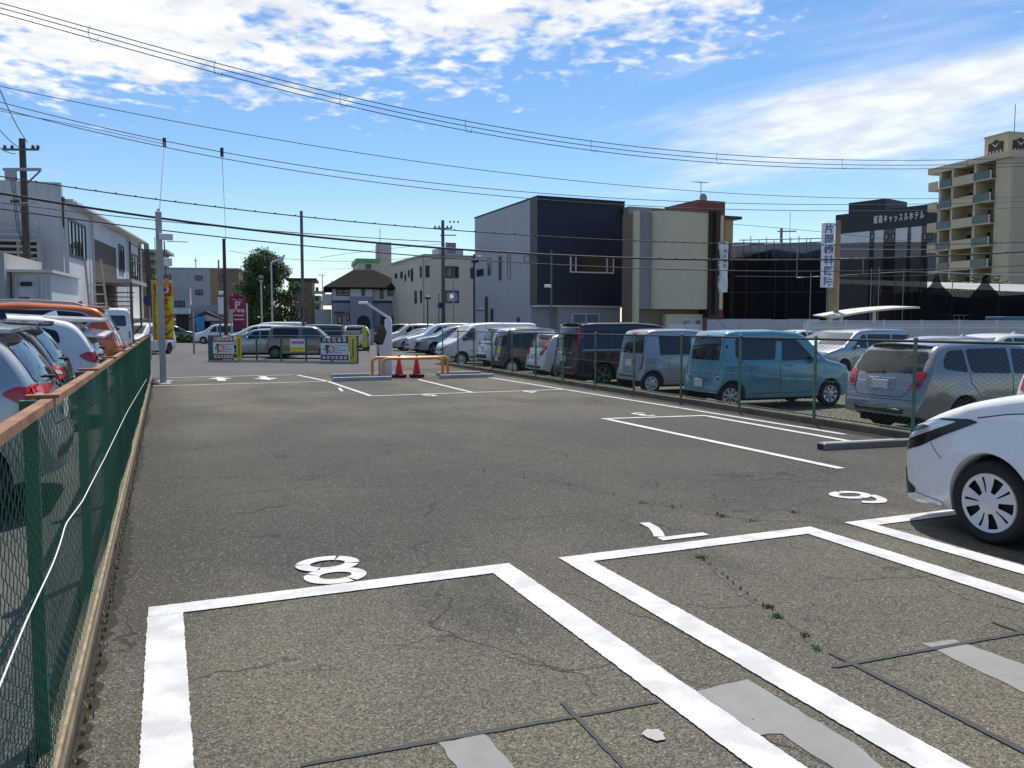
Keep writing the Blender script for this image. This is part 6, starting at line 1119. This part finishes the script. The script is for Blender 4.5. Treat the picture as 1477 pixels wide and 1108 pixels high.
def parking_sign(parent, x0, w_, z0, h, top, bot, headm, lab, loc=None, rz=0.):
    t = thing('parking_sign', lab, 'sign', loc, rz, 'parking signs on the fences'); MB().box(0, w_, -.02, 0, 0, h).build('board', 'off_white', t); MB().box(.002, w_-.002, -.024, -.0205, h*.76, h-.002).build('header', top, t); MB().box(.002, w_-.002, -.024, -.0205, .002, h*.24).build('footer', bot, t)
    for i, ch in enumerate('月極駐車場'): text(ch, h*.2, headm, t, (w_*(.14+.18*i), -.027, h*.875), (R(90), 0, 0), .001, .004)
    for i in range(6): MB().box(w_*(.06+.155*i), w_*(.06+.155*i)+w_*.11, -.0275, -.0245, h*.05, h*.19).build('print_block', 'pink' if i < 4 else 'cream_print', t)
    MB().lathe([(h*.13, -.003), (h*.17, -.003), (h*.17, .003), (h*.13, .003)], 18, 'y', (w_*.38, -.026, h*.5)).build('prohibition_ring', 'red', t); b = MB(); b.beam((w_*.38-h*.1, -.026, h*.4), (w_*.38+h*.1, -.026, h*.6), .004, h*.04, (0, 1, 0)); b.build('prohibition_bar', 'red', t)
    b = MB(); b.box(w_*.16, w_*.30, -.025, -.0215, h*.55, h*.68); b.box(w_*.20, w_*.27, -.0245, -.021, h*.28, h*.549); b.box(w_*.09, w_*.199, -.0247, -.0212, h*.46, h*.52); b.build('pictogram', 'teal_print', t)
    for i, ln_ in enumerate((.46, .2, .44, .28)): MB().box(w_*.50, w_*(.50+ln_), -.0245, -.021, h*(.63-.1*i), h*(.67-.1*i)).build('print_line', 'grey_print', t)
    return t
def fplace(px, z): p = Vector((A_.x, A_.y, 0))+Vector((math.cos(fa), math.sin(fa), 0))*fpos(px)+Vector((math.sin(fa), -math.cos(fa), 0))*.06; p.z = z; return p
w1 = fpos(339)-fpos(309); parking_sign(FF, 0, w1, 0, 1.05, 'brown_red', 'brown_red', 'cream_print', 'white parking sign with brown-red header on the dark green fence', fplace(309, .08), fa)
w2 = fpos(504)-fpos(464); parking_sign(FF, 0, w2, 0, 1.0, 'navy', 'navy', 'cream_print', 'white parking sign with navy header and prohibition mark near the fence end', fplace(464, .1), fa)
def ysign(px0, px1, lab):
    t = thing('yellow_sign', lab, 'sign', fplace(px0, .04), fa, 'yellow upright signs on the car park fence'); w_ = fpos(px1)-fpos(px0); MB().box(0, w_, -.02, 0, 0, 1.12).build('board', 'yellow_sign', t)
    for k in range(7): MB().box(w_*.38, w_*.66, -.024, -.0205, .22+.115*k, .22+.115*k+.08).build('print_mark', 'frame_dark', t)
    MB().box(w_*.15, w_*.32, -.024, -.0205, .14, .24).build('print_mark', 'frame_dark', t)
ysign(342.5, 350, 'yellow upright sign beside the brown-red parking sign'); ysign(505.5, 515, 'yellow upright sign at the fence end beside the navy parking sign')
t = thing('white_yellow_sign', 'small white sign with red lettering over a yellow band on the fence', 'sign', fplace(420, .48), fa); w_ = fpos(441)-fpos(420); MB().box(0, w_, -.02, 0, 0, .55).build('board', 'off_white', t); MB().box(.002, w_-.002, -.024, -.0205, .002, .2).build('yellow_band', 'yellow', t)
for i, ch in enumerate('月極駐車場'): text(ch, .15, 'red', t, (w_*(.14+.18*i), -.024, .38), (R(90), 0, 0), .001, .003)
MB().box(w_*.08, w_*.92, -.0275, -.0245, .10, .135).build('print_line', 'green_print', t)
p0 = at(493, 50); t2 = thing('mesh_fence', 'second low fence with signs at the back of the car park entrance', 'fence', (p0.x, p0.y, -.03), R(-18)); l2 = along(p0, (math.cos(R(-18)), math.sin(R(-18))), 531); [MB().box(x-.03, x+.03, -.03, .03, 0, 1.35).build('post', 'fence_green', t2) for x in (-4.5, -2.2, 0, l2)]; MB().tube([(-4.5, 0, 1.33), (l2, 0, 1.33)], .02, 6).build('rail', 'fence_green', t2); chain('chain_link_mesh', (-4.5, 0), (l2, 0), .1, 1.3, .08, .0016, 'wire_green', t2)
parking_sign(t2, 0, l2*.7, 0, .95, 'brown_red', 'brown_red', 'cream_print', 'brown-red headed parking sign on the second fence behind', (p0.x+.02, p0.y-.07, .36), R(-18)); o = tag(MB().box(0, .3, -.1, -.06, .1, 1.3).build('yellow_sign', 'yellow_sign'), 'yellow upright sign on the second fence beside the white suv', 'sign', 'yellow upright signs on the car park fence'); o.location = p0+Vector((math.cos(R(-18)), math.sin(R(-18)), 0))*l2*.78; o.location.z = .2; o.rotation_euler = (0, 0, R(-18))
PS = thing('parking_board', 'maroon customer parking board with white letter P', 'sign', atg(331.5, 57), R(-16)); w_ = along(PS.location, (math.cos(R(-16)), math.sin(R(-16))), 356); za, zb2 = zat(468, 57), zat(428, 57); MB().box(0, w_, -.05, .05, zat(446, 57), zb2).build('board', 'maroon', PS); MB().box(w_*.2, w_, -.05, .05, za-.3, zat(446, 57)-.004).build('lower_board', 'maroon', PS); text('P', .75, 'pink', PS, (w_*.5, -.056, zat(441, 57)), (R(90), 0, 0), .002, .02); text('駐車場', .26, 'pink', PS, (w_*.58, -.056, zat(449, 57)), (R(90), 0, 0), .002, .008)
b = MB(); n = 16; b.tube([(w_*(.2+.6*i/n), -.055, zat(432.5, 57)+.10*math.sin(i*1.7)*(.5+.5*math.sin(i*.6))) for i in range(n+1)], .018, 4); b.tube([(w_*(.42+.4*i/n), -.055, zat(435.5, 57)+.06*math.sin(i*1.9+1)) for i in range(n+1)], .014, 4); b.build('script_line', 'pink', PS); MB().lathe([(.001, -.05), (.34, -.05), (.34, .05), (.001, .05)], 20, 'y', (w_*.5, 0, zb2-.12)).build('crest', 'maroon', PS)
for x in (.05, w_+.06): MB().tube([(x, .12, -.05), (x, .12, zb2 if x < 1 else zat(438, 57))], .045, 8).build('post', 'galv' if x < 1 else 'white', PS)
for zz_ in (zat(455, 57), zat(461, 57)): MB().box(w_*.26, w_*.9, -.056, -.051, zz_-.04, zz_+.04).build('print_line', 'pink', PS)
# ================================================================== TREE
mat('leaf_a', col=(.07, .125, .028), rough=.6, var=.35, vscale=1.2); mat('leaf_b', col=(.045, .09, .022), rough=.6, var=.3, vscale=1.2); mat('leaf_c', col=(.12, .135, .032), rough=.6, var=.3, vscale=1.2)
def tree(label, loc, h, w_, n, seed, z0=.25):
    r = np.random.default_rng(seed); t = thing('broadleaf_tree', label, 'tree', loc); b = MB(); b.tube([(0, 0, -.1), (.05, .02, h*.2), (.0, -.05, h*.45), (.08, 0, h*.8)], [.22, .18, .13, .04], 8); b.build('trunk', 'bark', t, True)
    cl = []
    for _ in range(80):
        f = r.uniform(.18, 1.); rad = w_/2*math.sqrt(max(.06, 1-(2*abs(f-.42)/1.2)**2))*r.uniform(.35, .95); a = r.uniform(0, 6.28); cl.append((rad*math.cos(a), rad*math.sin(a), h*f*.97, r.uniform(.10, .17)*w_))
    lb = MB()
    for cx, cy, cz, cr in cl[::3]: lb.tube([(0, 0, max(cz-h*.22, h*.12)), (cx*.5, cy*.5, cz-h*.07), (cx, cy, cz)], [.06, .04, .015], 5)
    lb.build('limbs', 'bark', t)
    for mi, m in enumerate(('leaf_a', 'leaf_b', 'leaf_c')):
        V = []; F = []
        for ci, (cx, cy, cz, cr) in enumerate(cl):
            if ci % 5 != mi and not (mi == 0 and ci % 5 > 2): continue
            k = int(n/len(cl)); d = r.normal(size=(k, 3)); d /= np.linalg.norm(d, axis=1)[:, None]; p = d*(cr*r.uniform(.35, 1.12, (k, 1)))*np.array([1, 1, .85])+[cx, cy, cz]
            for q in p:
                s = r.uniform(.06, .14); u = r.normal(size=3); u /= np.linalg.norm(u); v = np.cross(u, r.normal(size=3)); v /= np.linalg.norm(v); i = len(V); V += [q-u*s, q+v*s*.55, q+u*s, q-v*s*.55]; F.append((i, i+1, i+2, i+3))
        mesh_obj('crown', V, F, m, t)
    return t
tree('rounded dark green tree standing behind the parking board', at(386, 86, 470)-Vector((0, 0, 1.65)), 9.2, 6.6, 44000, 3)
tree('narrow green tree top rising beside the cream lamp post', at(369, 92)-Vector((0, 0, 1.65)), 6.8, 3.6, 7000, 5)
# low shrubs by the tower and clinic
def hedge(label, px0, px1, D, h, seed, z0=-.1):
    r = np.random.default_rng(seed); p0, p1 = at(px0, D), at(px1, D); V = []; F = []
    for _ in range(2600):
        f = r.uniform(); q = np.array(p0.lerp(p1, f))+r.normal(size=3)*[.4, .4, 0]; q[2] = z0+h*r.uniform(0, 1)**.7*(.75+.25*math.sin(f*23)); s = r.uniform(.1, .22); u = r.normal(size=3); u /= np.linalg.norm(u); v = np.cross(u, r.normal(size=3)); v /= np.linalg.norm(v); i = len(V); V += [q-u*s, q+v*s*.6, q+u*s, q-v*s*.6]; F.append((i, i+1, i+2, i+3))
    tag(mesh_obj('hedge', V, F, 'leaf_a'), label, 'hedge')
hedge('low hedge at the foot of the apartment tower', 1322, 1450, 90, 4.6, 11, 2.5); hedge('trimmed hedge in front of the clinic', 240, 300, 80, .9, 12)
# ================================================================== POLES
def pole(label, px, D, ytop, r0, r1, m, group='slim poles along the road', name='street_pole'):
    p = at(px, D); t = thing(name, label, 'pole', (p.x, p.y, -.05)); h = zat(ytop, D)+.05; MB().tube([(0, 0, 0), (0, 0, h)], [r0, r1], 10).build('shaft', m, t, True); return t, h
def arm(t, z, a, b_, wd, m='galv_dark', name='crossarm', y=-.1): return MB().beam((a*math.cos(R(HEAD))+y*math.sin(R(HEAD)), -a*math.sin(R(HEAD))+y, z), (b_*math.cos(R(HEAD))+y*math.sin(R(HEAD)), -b_*math.sin(R(HEAD))+y, z), wd, wd).build(name, m, t)
def insul(t, z, xs):
    for x in xs: MB().lathe([(.03, 0), (.075, .02), (.05, .07), (.075, .10), (.03, .16)], 8, 'z', (x*math.cos(R(HEAD)), -x*math.sin(R(HEAD))-.1, z)).build('insulator', 'frame_dark', t)
t, h = pole('dark wooden utility pole with crossarms and transformer behind the shed', 43, 34, 206, .17, .12, 'wood_pole', name='utility_pole'); arm(t, h-.45, -.75, .72, .08); insul(t, h-.42, (-.7, -.4, .45, .65)); arm(t, h-1.25, -.75, .78, .11, 'galv'); MB().bbox(-.62, -.22, -.36, -.02, h-1.72, h-1.28, .03).build('transformer', 'galv', t); MB().beam((.65, -.35, h-1.3), (.08, -.1, h-1.85), .05, .05).build('brace', 'galv_dark', t); arm(t, h-2.6, -.6, .6, .07, 'galv'); insul(t, h-2.6, (-.5, -.38, -.26))
for k in range(7): MB().tube([(-.22 if k % 2 else .22, 0, h-2.0-.45*k), (0, 0, h-2.0-.45*k)], .014, 5).build('step_bolt', 'galv_dark', t)
for k, (a, b_, s) in enumerate(((-.45, -.3, -.9), (-.38, -.2, -1.2), (-.30, .1, -1.6))): MB().tube([(a, -.2, h-1.7), (a*.8, -.3, h-2.2+s*.1), (b_, -.15, h-3.2+s*.4), (0, -.05, h-4.6+s*.3)], .014, 5).build('drop_cable', 'cable', t)
t, h = pole('concrete utility pole with crossarms in front of the cream building', 639.5, 61, 320, .17, .12, 'concrete_pole', name='utility_pole'); arm(t, h-.6, -.7, .7, .09); insul(t, h-.55, (-.6, -.3, .3, .6)); arm(t, h-1.1, -.2, 1.0, .07); MB().bbox(.2, .9, -.4, .1, h-2.4, h-1.6, .04).build('transformer', 'galv', t); insul(t, h-.2, (.5, .8, 1.1)); arm(t, h-2.8, -.9, .6, .06); MB().lathe([(.001, -.02), (.22, -.02), (.22, .02), (.001, .02)], 14, 'y', (-.3, -.2, zat(440, 61))).build('traffic_disc', 'navy', t)
for k in range(8): MB().tube([(-.2 if k % 2 else .2, 0, h-2.6-.5*k), (0, 0, h-2.6-.5*k)], .014, 5).build('step_bolt', 'galv_dark', t)
t, h = pole('tall thin black pole rising behind the taupe compact car', 437.5, 47, 307, .10, .085, 'galv_dark'); MB().bbox(-.16, -.06, -.14, .14, h-6.0, h-5.4, .02).build('control_box', 'frame_dark', t); pole('dark wooden pole with aerial wire behind the parking board', 326, 53, 346, .13, .10, 'wood_pole'); t, h = pole('slim grey pole with camera beside the parking board', 317.5, 55, 376, .06, .05, 'galv_dark'); MB().bbox(-.05, .25, -.3, 0, h-2.3, h-2.1, .02).build('camera', 'white', t); MB().bbox(-.1, .3, -.15, .05, h-3.6, h-2.5, .03).build('control_box', 'off_white', t)
pole('short grey sign post on the road corner before the clinic', 279, 48, 412, .055, .055, 'galv'); t, h = pole('black pole with lamps at the corner of the grey flank', 684, 48, 368, .07, .06, 'frame_dark'); MB().bbox(-.2, .2, -.3, .0, h-.5, h-.3, .03).build('lamp', 'frame_dark', t); MB().bbox(.1, .4, -.25, -.05, h-.25, h-.1, .02).build('camera', 'galv', t); MB().bbox(.1, .5, -.25, -.05, h-3.3, h-3.15, .02).build('camera', 'galv_dark', t)
t, h = pole('grey post with white camera before the navy cube', 795, 44, 362, .055, .05, 'galv_dark'); MB().bbox(-.42, -.06, -.16, .0, zat(414, 44), zat(410, 44), .02).build('camera', 'white', t); t, h = pole('slim grey post with round mirror before the cream building', 654, 58, 400, .05, .05, 'galv'); MB().lathe([(.001, -.05), (.3, -.02), (.3, .03), (.001, .03)], 16, 'y', (0, -.12, zat(428, 58))).build('mirror', 'chrome', t); t, h = pole('short black lantern post before the cream building', 617, 60, 432, .05, .045, 'frame_dark', name='street_lamp'); MB().bbox(-.2, .2, -.2, .2, h-.02, h+.25, .06).build('lantern', 'galv_dark', t); pole('thin sign post beside the concrete utility pole', 633, 58, 424, .04, .04, 'galv_dark')
for lab, px, D, yt in (('tall cream street lamp with curved twin head before the tree', 393, 64, 380), ('shorter cream lamp post with globe before the tree', 378, 70, 405)):
    t, h = pole(lab, px, D, yt, .07, .06, 'pole_cream', 'cream lamp posts', 'street_lamp')
    if px == 393: MB().tube([(0, 0, h-.05), (.15, 0, h+.1), (.8, -.1, h+.3), (1.0, -.1, h+.62)], .09, 8).build('lamp_head', 'pole_cream', t, True); MB().bbox(.5, 1.0, -.2, .1, h-.05, h+.12, .05).build('lamp_cover', 'galv', t)
    else: MB().lathe([(.03, 0), (.2, .12), (.22, .25), (.12, .38), (.001, .42)], 12, 'z', (0, 0, h)).build('globe', 'glass_shield', t); MB().bbox(-.15, .15, -.15, .15, h-.12, h, .03).build('lamp_collar', 'pole_cream', t)
t, h = pole('lamp post with flat white head behind the hip-roofed house', 466, 100, 398, .06, .05, 'galv', 'cream lamp posts', 'street_lamp'); MB().bbox(-.5, .3, -.15, .15, h, h+.12, .04).build('lamp_head', 'white', t)
t, h = pole('brown wooden pole behind the black nets', 1124, 75, 331, .13, .12, 'rust_pole'); arm(t, h-.3, -.4, 1.3, .1, 'rust_pole'); t, h = pole('leaning drop-wire mast behind the black nets', 1136, 70, 309, .02, .02, 'galv_dark')
t, h = pole('round blue traffic sign on a thin post left of the banners', 216.5, 40, 425, .03, .03, 'galv', 'slim poles along the road', 'traffic_sign'); MB().lathe([(.001, -.02), (.28, -.02), (.28, .02), (.001, .02)], 18, 'y', (0, -.05, zat(432, 40))).build('disc', 'navy', t)
# ================================================================== CABLES
def cable(label, pts, Y, r, m='cable', deg=2, n=40, spacers=0, group='overhead cables', dots=0.):
    px = np.array([p[0] for p in pts], float); py = np.array([p[1] for p in pts], float); cf = np.polyfit(px, py, min(deg, len(pts)-1)); xs = np.linspace(px.min(), px.max(), n)
    P = [onplane(x, float(np.polyval(cf, x)), (0, Y, 0), (.0, 1, 0)) for x in xs]; o = MB().tube(P, r, 5, False).build('overhead_cable', m); tag(o, label, 'cable', group)
    for k in range(spacers):
        x = px.min()+(px.max()-px.min())*(k+.6)/spacers; p = onplane(x, float(np.polyval(cf, x)), (0, Y, 0), (0, 1, 0)); MB().tube([p+Vector((0, 0, .12)), p+Vector((-.08, 0, -.25)), p+Vector((.02, 0, -.62)), p+Vector((.30, 0, -.60)), p+Vector((.32, 0, -.42))], .013, 5).build('cable_spacer', m, o)
    if dots:
        b = MB(); L0 = 0; st = dots
        for a, c in zip(P[:-1], P[1:]):
            d = (c-a).length; q = st
            while q < d: pp = a.lerp(c, q/d); b.box(pp.x-.03, pp.x+.03, pp.y-.02, pp.y+.02, pp.z, pp.z+.02+r); q += dots
        b.build('cable_ties', m, o)['kind'] = 'stuff'
    return o
hv = [(-160, -38), (0, 6), (245, 70), (510, 143), (738, 186), (918, 211), (1229, 231), (1477, 228), (1650, 220)]
cable('uppermost of the three high cables with hanging hooks', hv, 44, .023, 'cable', 4, 60, 10, 'three high cables'); cable('middle one of the three high cables', [(x, y+7) for x, y in hv], 44, .023, 'cable', 4, 60, 0, 'three high cables'); cable('lowest of the three high cables', [(x, y+15-.002*x) for x, y in hv], 44, .023, 'cable', 4, 60, 0, 'three high cables')
cable('long grey cable running above the wire that feeds the droppers', [(-120, 100), (0, 123), (300, 182), (738, 254), (1060, 279), (1340, 284), (1600, 278)], 50, .022, 'cable_grey', 3, 60); e_ = [(-120, 116), (0, 142), (237, 205), (320, 219), (738, 276), (1000, 292), (1340, 292), (1600, 286)]
cable('thin grey cable carrying the two droppers, upper strand', e_, 46, .022, 'cable_grey', 3, 60); cable('thin grey cable carrying the two droppers, lower strand', [(x, y+9) for x, y in e_], 46, .022, 'cable_grey', 3, 60); cable('faint slack strand under the dropper cables', [(-120, 140), (0, 160), (237, 208)], 46, .015, 'cable_grey')
cable('beaded cable strung above the thick black cable', [(-120, 236), (0, 252), (200, 283), (437, 314), (640, 332), (770, 340), (1060, 352), (1300, 352), (1600, 345)], 33, .022, 'cable', 3, 60, 0, 'overhead cables', .55); cable('thick black cable bundle crossing the whole street', [(-120, 258), (0, 278), (200, 310), (437, 340), (640, 357), (770, 367), (1000, 377), (1250, 372), (1477, 361), (1640, 352)], 31, .042, 'cable', 3, 70, 0, 'overhead cables', .9)
cable('thinner black cable below the thick cable bundle', [(-120, 284), (0, 302), (200, 326), (437, 352), (640, 373), (770, 383), (1000, 391), (1250, 388), (1477, 381), (1640, 374)], 31.5, .022, 'cable', 3, 60); cable('slack grey cable between the two black cables', [(-120, 277), (0, 291), (100, 305), (437, 337), (640, 349)], 34, .018, 'cable_grey', 2)
cable('lowest cable crossing before the apartment tower', [(1060, 398), (1200, 401), (1340, 396), (1640, 384)], 36, .018, 'cable', 2); cable('thin wire from roof to sign pole over the nets', [(1046, 322), (1100, 328), (1205, 336), (1320, 350)], 56, .02, 'cable_grey', 2); cable('thin wires left of the cream tower', [(460, 372), (550, 360), (640, 352)], 62, .015, 'cable_grey', 2); cable('sagging wire over the car park', [(330, 362), (437, 375), (540, 376), (640, 366)], 58, .015, 'cable_grey', 2); cable('thin wire above the hip roof', [(460, 388), (560, 384), (640, 372)], 62, .013, 'cable_grey', 2)
for k, (a, b_) in enumerate((((-20, 80), (40, 206)), ((-40, 130), (30, 214)), ((-40, 170), (22, 222)))):
    P0, P1 = at(a[0], 24, a[1]), at(b_[0], 34, b_[1]); tag(MB().tube([P0.lerp(P1, f)-Vector((0, 0, .5*4*f*(1-f)*.5)) for f in np.linspace(0, 1, 10)], .016, 5, False).build('overhead_cable', 'cable'), ('highest service wire rising to the left from the wooden utility pole', 'middle service wire rising to the left from the wooden utility pole', 'lowest service wire rising to the left from the wooden utility pole')[k], 'cable', 'service wires')
for lab, a, b_ in (('thin dropper wire down to the grey entrance pole', (237, 205), (230, 306)), ('thin dropper wire down to the pole by the parking board', (320, 219), (326, 346))):
    P0 = onplane(a[0], a[1], (0, 46, 0), (0, 1, 0)); P1 = at(b_[0], 23.4 if a[0] < 300 else 53, b_[1]); o = tag(MB().tube([P0.lerp(P1, f) for f in np.linspace(0, 1, 6)], .012, 5, False).build('dropper_wire', 'cable_grey'), lab, 'wire'); MB().box(P0.x-.08, P0.x+.08, P0.y-.08, P0.y+.08, P0.z-.25, P0.z+.2).build('clamp', 'frame_dark', o)
